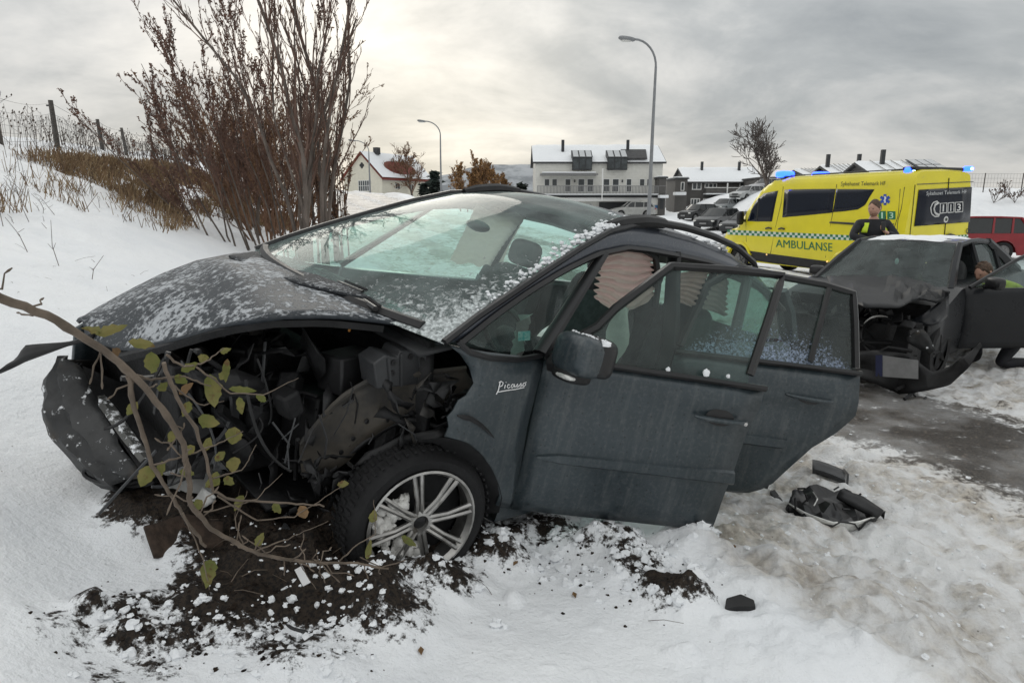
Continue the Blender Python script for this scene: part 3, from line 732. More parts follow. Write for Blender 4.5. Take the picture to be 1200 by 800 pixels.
wiper([cplane(378, 318, 2, 1.13), cplane(400, 329, 2, 1.125), cplane(415, 345, 2, 1.10), cplane(440, 362, 2, 1.10)])
# dark front end: walls, engine, radiator, beams
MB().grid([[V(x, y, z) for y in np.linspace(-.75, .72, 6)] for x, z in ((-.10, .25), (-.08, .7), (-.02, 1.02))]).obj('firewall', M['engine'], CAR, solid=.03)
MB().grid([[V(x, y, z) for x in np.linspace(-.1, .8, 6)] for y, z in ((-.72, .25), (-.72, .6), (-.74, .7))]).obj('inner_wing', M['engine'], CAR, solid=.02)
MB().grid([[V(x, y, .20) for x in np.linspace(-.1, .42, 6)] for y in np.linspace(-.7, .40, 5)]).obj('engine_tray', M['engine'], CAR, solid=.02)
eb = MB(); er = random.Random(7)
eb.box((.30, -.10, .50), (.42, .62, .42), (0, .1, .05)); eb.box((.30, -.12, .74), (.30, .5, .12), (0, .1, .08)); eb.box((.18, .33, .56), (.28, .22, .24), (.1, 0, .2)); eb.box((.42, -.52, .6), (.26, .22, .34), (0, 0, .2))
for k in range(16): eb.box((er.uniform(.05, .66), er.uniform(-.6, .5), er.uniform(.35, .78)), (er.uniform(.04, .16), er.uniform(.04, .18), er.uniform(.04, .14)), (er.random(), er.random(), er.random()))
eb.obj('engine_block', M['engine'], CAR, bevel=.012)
MB().lathe([(.01, 0), (.05, 0), (.052, .10), (.04, .11), (.04, .13), (.01, .13)], cplane(300, 500, 1, .25), (.1, .2, 1), 16).obj('oil_filter', M['dark_metal'], CAR)
MB().box(cplane(345, 478, 1, .28), (.05, .03, .05), (0, .3, .2)).obj('engine_tag', mk('blue_white_tag', (.25, .33, .40), .5), CAR)
MB().box(cplane(357, 495, 1, .28), (.04, .03, .035), (0, .3, .2)).obj('red_cap', mk('red_plastic', (.22, .03, .03), .4), CAR, bevel=.006)
for k in range(10):
    a = V(er.uniform(.1, .7), er.uniform(-.6, .2), er.uniform(.6, .85)); b = V(er.uniform(.0, .75), er.uniform(-.2, .55), er.uniform(.4, .85)); m_ = a.lerp(b, .5) + V(er.uniform(-.1, .1), er.uniform(-.1, .1), er.uniform(-.2, .08))
    MB().tube([a.lerp(m_, t).lerp(m_.lerp(b, t), t) for t in [i / 10 for i in range(11)]], er.choice([.008, .012, .02]), 6).obj('hose', M['engine'], CAR)
for k in range(34):
    u, v = er.uniform(180, 400), er.uniform(400, 560); y_ = er.uniform(.05, .5); c_ = cplane(u, v, 1, y_)
    if c_.x > .8 or c_.x < 0: continue
    w_ = er.uniform(.04, .12); e1 = V(er.gauss(0, 1), er.gauss(0, .6), er.gauss(0, 1)).normalized() * w_; e2 = V(er.gauss(0, 1), er.gauss(0, 1), er.gauss(0, 1)).normalized() * w_ * .6
    MB().grid([[c_ + e1 * (i - 1.5) * .5 + e2 * (j - 1) + V(er.gauss(0, .012), er.gauss(0, .012), er.gauss(0, .012)) for j in range(3)] for i in range(4)]).obj('torn_sheet', er.choice([M['engine'], M['engine'], M['dark_metal'], M['black_plastic']]), CAR, smooth=20, solid=.004)
for k in range(22):
    a = cplane(er.uniform(180, 400), er.uniform(400, 540), 1, er.uniform(.1, .5)); b = a + V(er.uniform(-.2, .2), er.uniform(-.15, .15), er.uniform(-.35, .1)); m_ = a.lerp(b, .5) + V(er.uniform(-.08, .08), er.uniform(-.1, .1), er.uniform(-.12, .05))
    MB().tube([a.lerp(m_, t).lerp(m_.lerp(b, t), t) for t in [i / 9 for i in range(10)]], er.choice([.004, .006, .010]), 5).obj('hose', er.choice([M['engine'], M['black_plastic'], M['bracket']]), CAR)
MB().box((.72, -.22, .52), (.07, .74, .46), (0, .22, .12)).obj('radiator', M['engine'], CAR, bevel=.01)
p0, p1 = cplane(105, 452, 1, -.42), cplane(172, 540, 1, .06)
MB().tube([p0, p0.lerp(p1, .35) + V(0, 0, .01), p0.lerp(p1, .7), p1], [.026, .03, .03, .026], 6, flat=.7).obj('front_beam', mk('scraped_beam', (.10, .10, .095), .55, .3, var=.5, vs=15, snow=(30, .5, .1, -.5)), CAR)
p0, p1 = cplane(258, 478, 1, .25), cplane(325, 540, 1, .30)
MB().tube([p0, p1], [.05, .05], 4, flat=.4).obj('radiator_frame', M['dark_metal'], CAR)
# bumper cover, only its far half is left
bo = [cplane(*q) for q in [(80, 421, 1, -.52), (62, 436, 1, -.55), (53, 455, 1, -.55), (51, 482, 1, -.50), (60, 513, 1, -.42), (92, 552, 1, -.26), (120, 570, 1, -.14), (140, 578, 1, -.05)]]
bi = [cplane(*q) for q in [(96, 428, 1, -.42), (100, 440, 1, -.40), (108, 458, 1, -.34), (118, 478, 1, -.26), (130, 500, 1, -.16), (146, 524, 1, -.06), (160, 545, 1, .02), (172, 560, 1, .06)]]
n = 20; A_ = resample(bo, n); B_ = resample(bi, n); rows = []
for i in range(n):
    rows.append([A_[i].lerp(B_[i], k / 9) + V(.07 * sin(pi * k / 9), 0, .03 * sin(pi * k / 9)) + V(1, .2, 0) * (.035 * float(vn(np.array([i * .6]), np.array([k * .8]), 8)[0])) for k in range(10)])
    for k in (4, 5): rows[-1][k] += V(-.03, 0, 0)
    rows[-1].insert(0, A_[i] + V(-.14, -.04, -.02))
MB().grid([[p, p.lerp(V(.52, p.y + .1, .45), .5) + V(0, 0, -.05), V(.52, p.y + .15, .40)] for p in B_]).obj('shade_sheet', M['engine'], CAR, smooth=50)  # dark sheet added to fill the gap behind the bumper with shade
MB().grid([[p + V(-.02, 0, 0), V(.45, -.7 + .03 * i, .30)] for i, p in enumerate(A_)]).obj('shade_sheet', M['engine'], CAR, smooth=50)  # another added dark sheet, blacking out the space inside the outer edge
bump_ = MB().grid(rows).obj('front_bumper', M['bumper'], CAR, smooth=45, solid=.012)
rg_ = []
for k in range(25):
    g = 2 * pi * k / 24; u = 131 + 33 * cos(g) * (1 if cos(g) < 0 else 1.1); v = 556 - 11 * sin(g) + 3 * cos(g); rg_.append(cplane(u, v, 1, -.08 + .1 * cos(g)))
MB().tube(rg_, .010, 6).obj('lamp_bezel', M['trim_black'], bump_)
MB().tube([p * 1 + V(-.05, 0, -.005) for p in rg_[:-1]], .02, 5).obj('lamp_recess', M['black_plastic'], bump_)
MB().prism([p + V(-.03, 0, 0) for p in rg_[:-1]], (-.02, 0, 0)).obj('lamp_blank', mk('grey_scuffed', (.10, .105, .105), .6, vs=9, var=.4), bump_)
# loose trim sticking out at the front
st = [cplane(*q) for q in [(0, 438, 1, -.62), (14, 432, 1, -.60), (30, 424, 1, -.56), (60, 413, 1, -.50), (92, 401, 1, -.42), (112, 396, 1, -.36)]]
su = [cplane(*q) for q in [(0, 434, 1, -.62), (24, 424, 1, -.62), (34, 406, 1, -.60), (60, 403, 1, -.52), (86, 399, 1, -.43), (112, 388, 1, -.36)]]
MB().grid(strip(st, su, 16, 4)).obj('loose_trim', M['black_plastic'], CAR, solid=.02, smooth=30)
# brown inner wing rail, its bracket box and the torn wheel housing
TO = [cplane(*q) for q in [(352, 520, 1, .48), (365, 505, 1, .50), (385, 480, 1, .53), (405, 462, 1, .56), (430, 447, 1, .58), (455, 440, 1, .60), (480, 440, 1, .64), (510, 436, 1, .70), (545, 432, 1, .74)]]
BO_ = [cplane(*q) for q in [(355, 562, 1, .46), (385, 552, 1, .50), (410, 535, 1, .54), (430, 517, 1, .58), (455, 498, 1, .61), (478, 486, 1, .64), (505, 478, 1, .68), (535, 474, 1, .73), (560, 455, 1, .77)]]
rail = MB().grid(strip(TO, BO_, 26, 6, lambda p: p + V(0, .03 * float(vn(np.array([p.x * 11]), np.array([p.z * 11]), 3)[0]), .02 * float(vn(np.array([p.x * 17]), np.array([p.z * 3]), 4)[0])))).obj('inner_rail', M['brown_metal'], CAR, smooth=35, solid=.012)
MB().tube([p + V(0, .004, .004) for p in resample(TO, 16)], .012, 5).obj('rail_lip', M['brown_metal'], rail)
for u, v in [(447, 481), (430, 494), (414, 514), (455, 492), (494, 472), (400, 530), (462, 470)]:
    p = cplane(u, v, 1, .60 + (u - 440) * .0012)
    MB().lathe([(.002, .0), (.010, .0), (.011, .004), (.002, .005)], p + V(0, -.004, 0), (0, 1, .1), 10).obj('rail_hole', M['trim_black'], rail)
bx = [cplane(*q, 1, .66) for q in [(438, 426), (452, 416), (466, 419), (470, 411), (500, 410), (508, 448), (442, 456)]]
br_ = MB().prism(bx, (0, -.12, 0)).obj('bracket_box', M['bracket'], CAR, bevel=.006)
for a, b in [((470, 414), (470, 452)), ((490, 412), (496, 450)), ((455, 420), (458, 453))]:
    MB().tube([cplane(*a, 1, .664), cplane(*b, 1, .664)], .007, 5).obj('bracket_rib', M['bracket'], br_)
for q in [(460, 437), (481, 418), (461, 425)]:
    MB().lathe([(.004, 0), (.012, 0), (.012, .004), (.004, .004)], cplane(*q, 1, .662), (0, 1, 0), 8).obj('bracket_hole', M['trim_black'], br_)
MB().tube([cplane(488, 410, 1, .68), cplane(500, 418, 1, .70), cplane(506, 448, 1, .70)], .012, 6).obj('bracket_strut', M['bracket'], br_)
lin = [cplane(*q) for q in [(372, 566, 1, .50), (395, 548, 1, .53), (425, 520, 1, .58), (455, 500, 1, .62), (485, 489, 1, .66), (520, 500, 1, .74), (545, 515, 1, .80)]]
MB().grid(strip([p + V(0, -.01, 0) for p in lin], [p + V(.0, -.35, -.06) for p in lin], 18, 4)).obj('wheel_housing', M['black_plastic'], CAR, solid=.02)
MB().grid(strip([cplane(430, 530, 1, .62), cplane(470, 512, 1, .68), cplane(520, 500, 1, .76)], [cplane(415, 548, 1, .62), cplane(480, 530, 1, .70), cplane(524, 511, 1, .80)], 10, 4, lambda p: p + V(0, .02 * float(vn(np.array([p.x * 14]), np.array([p.z * 14]), 3)[0]), 0))).obj('torn_liner', M['black_plastic'], CAR, solid=.008)
for k in range(46):
    if k < 22: u, v = er.uniform(455, 560), er.uniform(440, 520); y_ = lerp(.68, .82, (u - 455) / 105)
    else: u, v = er.uniform(335, 450), er.uniform(520, 610); y_ = er.uniform(.42, .62)
    c_ = cplane(u, v, 1, y_); w_ = er.uniform(.03, .085); e1 = V(er.gauss(0, 1), er.gauss(0, .3), er.gauss(-.4, 1)).normalized() * w_; e2 = V(er.gauss(0, 1), er.gauss(0, .5), er.gauss(0, 1)).normalized() * w_ * .55
    MB().grid([[c_ + e1 * (i - 1.5) * .6 + e2 * (j - 1) * (1 - .25 * i) + V(er.gauss(0, .008), er.gauss(0, .008), er.gauss(0, .008)) for j in range(3)] for i in range(4)]).obj('torn_liner', er.choice([M['black_plastic'], M['black_plastic'], M['engine'], M['brown_metal'] if k < 22 else M['dark_metal']]), CAR, smooth=25, solid=.003)
for k in range(14):
    a = cplane(er.uniform(300, 560), er.uniform(440, 560), 1, er.uniform(.5, .75)); b = a + V(er.uniform(-.1, .1), er.uniform(-.02, .05), er.uniform(-.22, -.05)); MB().tube([a, a.lerp(b, .5) + V(er.uniform(-.04, .04), .02, 0), b], er.choice([.003, .004, .007]), 5).obj('hose', er.choice([M['trim_black'], M['bracket']]), CAR)
# cooling fan, battery and suspension spring inside the open nose
fc = V(.60, .12, .55); fb_ = MB().lathe([(.15, -.02), (.165, -.02), (.165, .02), (.15, .02), (.15, -.02)], fc, (1, .35, .2), 24); fx = V(1, .35, .2).normalized(); fu = fx.orthogonal().normalized(); fw = fx.cross(fu)
for k in range(7):
    g = 2 * pi * k / 7; d = fu * cos(g) + fw * sin(g); t_ = fx.cross(d); fb_.grid([[fc + d * r_ + t_ * w_ + fx * w_ * .5 for w_ in (-.02, .02)] for r_ in (.03, .09, .148)])
fb_.obj('cooling_fan', M['bracket'], CAR, smooth=30, solid=.004)
MB().box((.16, .42, .80), (.20, .15, .16), (.1, .1, .2)).obj('battery', M['black_plastic'], CAR, bevel=.01)
MB().tube([V(.0 + .055 * cos(t), .55 + .055 * sin(t), .42 + .018 * t) for t in np.linspace(0, 14, 60)], .008, 6).obj('coil_spring', M['dark_metal'], CAR)
MB().tube([cplane(405, 372, 1, .45), cplane(412, 378, 1, .46), cplane(409, 388, 1, .45)], .006, 5).obj('orange_clip', mk('orange_plastic', (.5, .2, .03), .5), CAR)
MB().tube([V(.02, .58, .35), V(-.02, .50, .85)], [.07, .06], 10).obj('strut', M['engine'], CAR)
# wheels
def wheel(c, axis, spokes=8, parent=CAR, r=.322, w=.20, rr=.212, snowmat=None):
    c = V(*c); ax = V(*axis).normalized(); u0 = ax.orthogonal().normalized()
    prof = [(rr - .012, -w / 2 + .02), (rr + .02, -w / 2), (r - .03, -w / 2 + .005), (r - .004, -w / 2 + .03), (r, -w * .2), (r, w * .2), (r - .004, w / 2 - .03), (r - .03, w / 2 - .004), (rr + .045, w / 2 + .004), (rr + .012, w / 2), (rr - .002, w / 2 - .012), (rr - .008, w / 2 - .03)]
    tb = MB().lathe([(a, h) for a, h in prof], c, ax, 48)
    u = u0; v_ = ax.cross(u)
    for k in range(56):
        for row, h in ((0, -.06), (1, 0), (2, .06)):
            g = 2 * pi * (k + .5 * (row % 2)) / 56; d = u * cos(g) + v_ * sin(g); tng = ax.cross(d)
            m3 = Matrix((tng, ax, d)).transposed(); tb.box(c + d * (r + .004) + ax * h, (.013, .045, .008), m3)
    t = tb.obj('wheel', M['rubber'], parent, smooth=40)
    rb = MB().lathe([(rr - .012, w / 2 - .10), (rr - .014, w / 2 - .02), (rr + .004, w / 2 + .002), (rr + .006, w / 2 + .008), (rr - .004, w / 2 + .010), (rr - .016, w / 2 - .006)], c, ax, 48)
    for k in range(spokes):
        for dd in (-1, 1):
            g = 2 * pi * (k + .3) / spokes; d = u * cos(g) + v_ * sin(g); tn = ax.cross(d)
            p0 = c + d * .035 + tn * .011 * dd + ax * (w / 2 - .025); p1 = c + d * .12 + tn * .010 * dd + ax * (w / 2 - .006); p2 = c + d * (rr - .006) + tn * .017 * dd + ax * (w / 2 - .004)
            rb.tube([p0, p1, p2], [.011, .0095, .011], 6)
    rb.lathe([(.036, w / 2 - .05), (.058, w / 2 - .035), (.056, w / 2 - .015), (.034, w / 2 - .012), (.030, w / 2 - .03)], c, ax, 24)
    rim = rb.obj('rim', M['alloy'], t, smooth=40)
    MB().lathe([(rr - .015, w / 2 - .11), (.04, w / 2 - .10), (.001, w / 2 - .1)], c, ax, 24).obj('brake_disc', M['engine'], t)
    MB().lathe([(.031, w / 2 - .028), (.001, w / 2 - .026)], c, ax, 16).obj('hub_cap', M['trim_black'], t)
    return t, c, ax, u, v_
AX = (sin(R(13)), cos(R(13)), .05)
wf, wc_, wax, wu, wv = wheel((-.07, .74, .25), AX, rr=.238)
wheel((.0, -.735, .30), (0, -1, 0)); wheel((-2.73, .735, .30), (0, 1, 0)); wheel((-2.73, -.735, .30), (0, -1, 0))
# cabin
MB().grid([[V(x, y, z) for y in np.linspace(-.74, .74, 9)] for x, z in ((.06, .98), (-.12, 1.015), (-.32, 1.0), (-.46, .93), (-.52, .80), (-.46, .55), (-.2, .4))]).obj('dashboard', M['cabin'], CAR, smooth=60, solid=.02)
MB().grid([[V(x, y, .30) for y in np.linspace(-.76, .76, 4)] for x in np.linspace(-.1, -3.4, 6)]).obj('cabin_floor', M['cabin'], CAR, solid=.02)
sw = V(-.80, .37, .93); sax = V(-.9, 0, .45).normalized(); su_ = V(0, 1, 0); sv_ = sax.cross(su_)
swo = MB().tube([sw + su_ * .185 * cos(g) + sv_ * .185 * sin(g) for g in [2 * pi * k / 28 for k in range(29)]], .015, 8, caps=False).obj('steering_wheel', M['trim_black'], CAR)
sball(sw, (.04, .075, .06), .8, Euler((0, .4, 0)).to_matrix()).obj('wheel_boss', M['cabin'], swo)
def seat(x, y, w):
    s_ = sball((x + .12, y, .56), (.27, w / 2, .09), .5, Euler((0, R(-8), 0)).to_matrix()).obj('seat', M['seat'], CAR)
    sball((x - .16, y, .88), (.085, w / 2 * .95, .33), .5, Euler((0, R(-14), 0)).to_matrix()).obj('backrest', M['seat'], s_)
    sball((x - .26, y, 1.29), (.055, .13, .09), .6, Euler((0, R(-8), 0)).to_matrix()).obj('headrest', M['seat'], s_)
seat(-1.32, .38, .50); seat(-1.32, -.38, .50); seat(-2.25, -.42, .44); seat(-2.25, 0, .40); seat(-2.25, .42, .44)
MB().ball((-.86, -.10, 1.44), (.025, .10, .032), 14, 9).obj('rear_view_mirror', M['trim_black'], CAR)
# airbags: curtain along the far windows, spent bags at the wheel and seat
def curtain(x0, x1, z0, z1, name):
    rows = []
    for j in range(34):
        t = j / 33; z = lerp(z1, z0, t)
        rows.append([V(lerp(x0, x1, k / 20), -(ys(z) - .085) + .003 * sin(t * 2 * pi * 9.5) + .012 * sin(k * .5 + t * 3), z + .012 * sin(k * .9 + 1)) for k in range(21)])
    return MB().grid(rows).obj(name, M['airbag'], CAR, smooth=70)
curtain(-1.25, -1.74, 1.12, 1.53, 'curtain_airbag')
def near_curtain(T_, B_, y, n=24):
    T_ = resample([cplane(*q, 1, y) for q in T_], n); B_ = resample([cplane(*q, 1, y) for q in B_], n); rows = []
    for k in range(n):
        row = []
        for j in range(36):
            t = j / 35; p = T_[k].lerp(B_[k], t); row.append(p + V(.012 * sin(t * 40 + k) * (k in (0, n - 1)), .012 * sin(t * 2 * pi * (7.2 + .25 * sin(k * .35)) + .9 * sin(k * .28)) + .014 * float(vn(np.array([k * .35]), np.array([j * .2]), 6)[0]), 0))
        rows.append(row)
    return MB().grid(rows).obj('curtain_airbag', M['airbag'], CAR, smooth=70)
near_curtain([(705, 300), (728, 293), (750, 294), (764, 303)], [(697, 350), (722, 366), (745, 362), (766, 345)], .64)
near_curtain([(788, 322), (800, 318), (832, 317)], [(788, 352), (798, 355), (812, 360)], .60, 14); near_curtain([(839, 321), (848, 322), (853, 330)], [(822, 361), (838, 366), (851, 372)], .60, 14)
MB().tube([cplane(840, 312, 1, .62), cplane(822, 350, 1, .62), cplane(806, 395, 1, .62)], .026, 6).obj('inner_post', M['cabin'], CAR)
MB().tube(resample([cplane(*q, 1, .66) for q in [(702, 298), (730, 290), (755, 291), (768, 300), (772, 330), (768, 360)]], 14), .02, 6).obj('door_seal', M['trim_black'], CAR)
rows = [[V(-.62 - .20 * i / 6, .62 + .05 * sin(k * 1.3 + i) - .03 * i, .92 + .22 * k / 6 - .02 * i) for k in range(7)] for i in range(7)]
MB().grid(rows).obj('spent_airbag', mk('grey_cloth', (.55, .54, .52), .9, vs=6), CAR, smooth=70)
rows = [[V(-1.28 - .16 * i / 6, .66 + .03 * sin(k * .9 + i * .7), .78 + .42 * k / 8) for k in range(9)] for i in range(7)]
MB().grid(rows).obj('spent_airbag', mk('pale_cloth', (.50, .55, .50), .9, vs=6), CAR, smooth=70)
# ================================================================ other vehicles
M['dark_window'] = mk('dark_car_window', (.014, .017, .018), .06, var=.2, spec=.6)
M['car_window'] = glass('car_window', (.50, .58, .57), .16, .03, dark=.18)
M['red_lens'] = mk('red_lens', (.45, .012, .012), .15, var=.2)
M['plate'] = mk('number_plate', (.24, .24, .24), .5, var=.2)
M['wheel_rim'] = mk('car_rim', (.25, .25, .25), .4, .7, var=.4, vs=20)
def prof_ring(w, zb, zt, zs, fy):
    half = [(w * fy(z), max(z, zb)) for z in zs if z < zt - .02] + [(w * fy(zt) * .985, zt - .015), (w * fy(zt) * .90, zt), (w * .45, zt + .012)]
    return half
def car_shell(P, n=64):
    """lower body of a car as one lofted skin with cut wheel arches"""
    fo, wb, ro, hw = P['fo'], P['wb'], P['ro'], P['hw']; rw = P.get('rw', .315)
    xs = list(np.linspace(fo, -wb - ro, n)); rows = []
    zs = [.22, .30, .45, .62, .78]
    for x in xs:
        zt = float(np.interp(-x, *P['top'])); zb = P.get('clear', .20)
        for c in ((-wb,) if P.get('crushed') else (0, -wb)):
            q = (rw + .055) ** 2 - (x - c) ** 2
            if q > 0: zb = max(zb, min(rw + sqrt(q), zt - .06))
        e = min((fo - x) / .5, (x + wb + ro) / .45, 1); w = hw * (1 - .20 * (1 - max(e, 0)) ** 2.2)
        def fy(z): return float(np.interp(z, [.2, .35, .6, .85, 1.0, 1.2], [.95, .985, 1.0, .985, .95, .91]))
        half = [(w * fy(z), max(z, zb) if z < zt - .03 else zt - .02) for z in zs] + [(w * fy(zt), zt - .02), (w * fy(zt) * .92, zt), (w * .5, zt + .015)]
        rows.append([V(x, y, z) for y, z in half] + [V(x, 0, zt + .02)] + [V(x, -y, z) for y, z in reversed(half)])
    mb = MB().grid(rows)
    k = len(rows[0])
    mb.f.append(tuple(range(k))); mb.m.append(0)
    o = (len(rows) - 1) * k; mb.f.append(tuple(o + i for i in reversed(range(k)))); mb.m.append(0)
    return mb
def simple_wheel(parent, c, sg, r=.315, w=.20, seg=20):
    t = MB().lathe([(r * .62, -w / 2), (r * .95, -w / 2), (r, -w / 3), (r, w / 3), (r * .95, w / 2), (r * .66, w / 2)], c, (0, sg, 0), seg).obj('wheel', M['rubber'], parent)
    mb = MB().lathe([(r * .66, w / 2 - .02), (r * .62, w / 2 - .03), (.02, w / 2 - .035)], c, (0, sg, 0), seg)
    for k in range(5):
        g = 2 * pi * k / 5; mb.tube([V(*c) + V(0, sg * (w / 2 - .02), 0), V(*c) + V(cos(g) * r * .62, sg * (w / 2 - .015), sin(g) * r * .62)], .024, 4)
    mb.obj('rim', M['wheel_rim'], t)
    return t
def make_car(name, label, cat, loc, head, P, pm, group=None, glassm='dark_window', skip=(), seg=20, snow=None, lights=True):
    root = empty(name, loc, head, label, cat, group)
    body = car_shell(P, P.get('n', 64)).obj('body', pm, root, smooth=40)
    hw = P['hw']; b0, r0, r1, b1, zb0, zr, zb1 = P['green']   # screen base x, screen top x, rear top x, rear base x (all counted back), belt z, roof z, rear belt z
    wb_, wr = hw * P.get('gw', .90), hw * P.get('gr', .70)
    def gp(x, z, sg):          # side of the greenhouse
        t = (z - zb0) / (zr - zb0); return V(-x, sg * lerp(wb_, wr, t), z)
    nst = 10; rows = []
    for i in range(nst):
        x = lerp(r0, r1, i / (nst - 1)); zz = zr + .035 * sin(pi * i / (nst - 1))
        rows.append([V(-x + (.05 * (1 - (k / 4) ** 2) if i == 0 else 0), k / 4 * wr, zz + .03 * (1 - (k / 4) ** 2)) for k in range(-4, 5)])
    MB().grid(rows).obj('roof', pm, root, smooth=60, solid=.03)
    if snow: MB().grid([[p + V(0, 0, snow * (.5 + .6 * random.Random(int(p.x * 977 + p.y * 131)).random())) for p in r[1:-1]] for r in rows[1:]] ).obj('snow_cover', M['snow'], root, smooth=60, solid=snow)
    for sg in (1, -1):
        mb = MB(); th = .038
        mb.tube([gp(b0, zb0 - .03, sg), gp(lerp(b0, r0, .5), lerp(zb0, zr, .53), sg), gp(r0, zr + .01, sg)], [.05, .042, .036], 6)
        mb.tube([gp(r0, zr + .005, sg), gp(lerp(r0, r1, .35), zr + .03, sg), gp(lerp(r0, r1, .7), zr + .03, sg), gp(r1, zr + .005, sg)], .036, 6)
        mb.tube([gp(r1, zr + .01, sg), gp(lerp(r1, b1, .5), lerp(zr, zb1, .47), sg), gp(b1, zb1 - .03, sg)], [.05, .07, .09], 6)
        for px_ in P['posts']: mb.tube([gp(px_, zb0 - .02, sg), gp(px_ + .06, zr, sg)], [.04, .034], 6)
        mb.obj('roof_pillar', pm, root, smooth=40)
        edges = [lerp(b0, r0, .12)] + list(P['posts']) + [b1 - .05]
        for i in range(len(edges) - 1):
            if (i, sg) in skip: continue
            a, b = edges[i] + .02, edges[i + 1] - .02
            def xa(z): # clamp to screen slopes
                t = (z - zb0) / (zr - zb0); return lerp(b0, r0, t) + .05, lerp(b1, r1, t) - .05
            rows = []
            for j in range(5):
                z = lerp(zb0 - .01, zr - .02, j / 4); lo, hi = xa(z); q0, q1 = max(a + .05 * j / 4, lo), min(b + .05 * j / 4, hi)
                if q1 < q0 + .02: q1 = q0 + .02
                rows.append([gp(lerp(q0, q1, k / 4), z, sg) + V(0, -sg * .012, 0) for k in range(5)])
            MB().grid(rows).obj('side_window', M[glassm], root)
        m_ = sball(gp(b0 + .22, zb0 + .07, sg) + V(0, sg * .13, 0), (.06, .10, .065), .6, Matrix.Identity(3), 12, 8).obj('mirror', pm if not P.get('blackmirror') else M['trim_black'], root)
        simple_wheel(root, (0, sg * (hw - .11), P.get('rw', .315)), sg, P.get('rw', .315), seg=seg); simple_wheel(root, (-P['wb'], sg * (hw - .11), P.get('rw', .315)), sg, P.get('rw', .315), seg=seg)
    MB().grid([[V(-lerp(b0, r0, i / 6) + .10 * (1 - (k / 4) ** 2), k / 4 * lerp(wb_, wr, i / 6), lerp(zb0, zr + .01, i / 6) + .02 * (1 - (k / 4) ** 2)) for k in range(-4, 5)] for i in range(7)]).obj('windshield', M[P.get('screen', glassm)], root, smooth=60)
    MB().grid([[V(-lerp(b1, r1, i / 6) - .06 * (1 - (k / 4) ** 2), k / 4 * lerp(wb_, wr, i / 6), lerp(zb1, zr + .01, i / 6) + .02 * (1 - (k / 4) ** 2)) for k in range(-4, 5)] for i in range(7)]).obj('rear_window', M[glassm], root, smooth=60)
    if lights:
        f = P['fo']; zt = float(np.interp(-f + .1, *P['top']))
        for sg in (1, -1):
            sball((f - .10, sg * hw * .70, zt - .10), (.10, .17, .065), .7, Euler((0, 0, -sg * .45)).to_matrix(), 12, 8).obj('headlight', M['lens'], root)
            if P.get('tall_lamp'): sball((-P['wb'] - P['ro'] + .06, sg * hw * .86, P['tall_lamp']), (.06, .07, .34), .5, Euler((0, R(-6), 0)).to_matrix(), 12, 8).obj('tail_light', M['red_lens'], root)
            else: sball((-P['wb'] - P['ro'] + .08, sg * hw * .74, .80), (.07, .16, .07), .6, Euler((0, 0, sg * .3)).to_matrix(), 12, 8).obj('tail_light', M['red_lens'], root)
        sball((f - .01, 0, zt - .12), (.05, .40, .07), .5, Matrix.Identity(3), 12, 8).obj('grille', M['trim_black'], root)
        sball((f - .03, 0, .32), (.07, hw * .7, .07), .5, Matrix.Identity(3), 12, 8).obj('air_intake', M['trim_black'], root)
        MB().box((f + .035, 0, .46), (.012, .50, .11)).obj('number_plate', M['plate'], root)
        MB().box((-P['wb'] - P['ro'] - .012, 0, .62), (.012, .50, .11)).obj('number_plate', M['plate'], root)
    return root
def top(*pts): return ([p[0] for p in pts], [p[1] for p in pts])
HATCH = dict(fo=.78, wb=2.55, ro=.72, hw=.86, top=top((-.78, .62), (-.68, .74), (-.2, .86), (.45, .96), (1.5, .95), (3.1, .98), (3.2, .9), (3.27, .7)), green=(.42, 1.05, 2.75, 3.12, .95, 1.42, .98), posts=(1.35, 2.2), n=48)
ESTATE = dict(fo=.88, wb=2.6, ro=1.0, hw=.88, top=top((-.88, .60), (-.78, .72), (-.2, .87), (.45, .96), (1.5, .95), (3.4, .98), (3.5, .9), (3.6, .7)), green=(.42, 1.12, 3.05, 3.42, .95, 1.44, .98), posts=(1.4, 2.3, 3.0), n=48)
SEDAN = dict(fo=.80, wb=2.70, ro=1.02, hw=.88, top=top((-.8, .58), (-.7, .70), (0, .84), (.5, .94), (1.6, .93), (3.0, .97), (3.55, .95), (3.65, .85), (3.72, .65)), green=(.48, 1.25, 2.25, 3.05, .94, 1.40, .98), posts=(1.45, 2.35), n=48)
SUV = dict(fo=.85, wb=2.76, ro=1.05, hw=.92, rw=.345, top=top((-.85, .66), (-.75, .80), (0, .93), (.5, 1.0), (1.6, .99), (3.6, 1.02), (3.75, .95), (3.81, .75)), green=(.48, 1.15, 3.30, 3.66, 1.0, 1.54, 1.02), posts=(1.45, 2.4, 3.0), n=56, tall_lamp=1.0)
MINI = dict(fo=.62, wb=2.47, ro=.56, hw=.84, top=top((-.62, .62), (-.55, .76), (0, .88), (.45, .94), (1.5, .95), (2.8, .97), (2.95, .9), (3.03, .7)), green=(.38, .85, 2.5, 2.85, .94, 1.38, .97), posts=(1.4,), n=40)
def carpaint(n, c): return paint(n, c, tuple(x * .8 for x in c), .3, .3, snow=(22, .62, .12, .7))
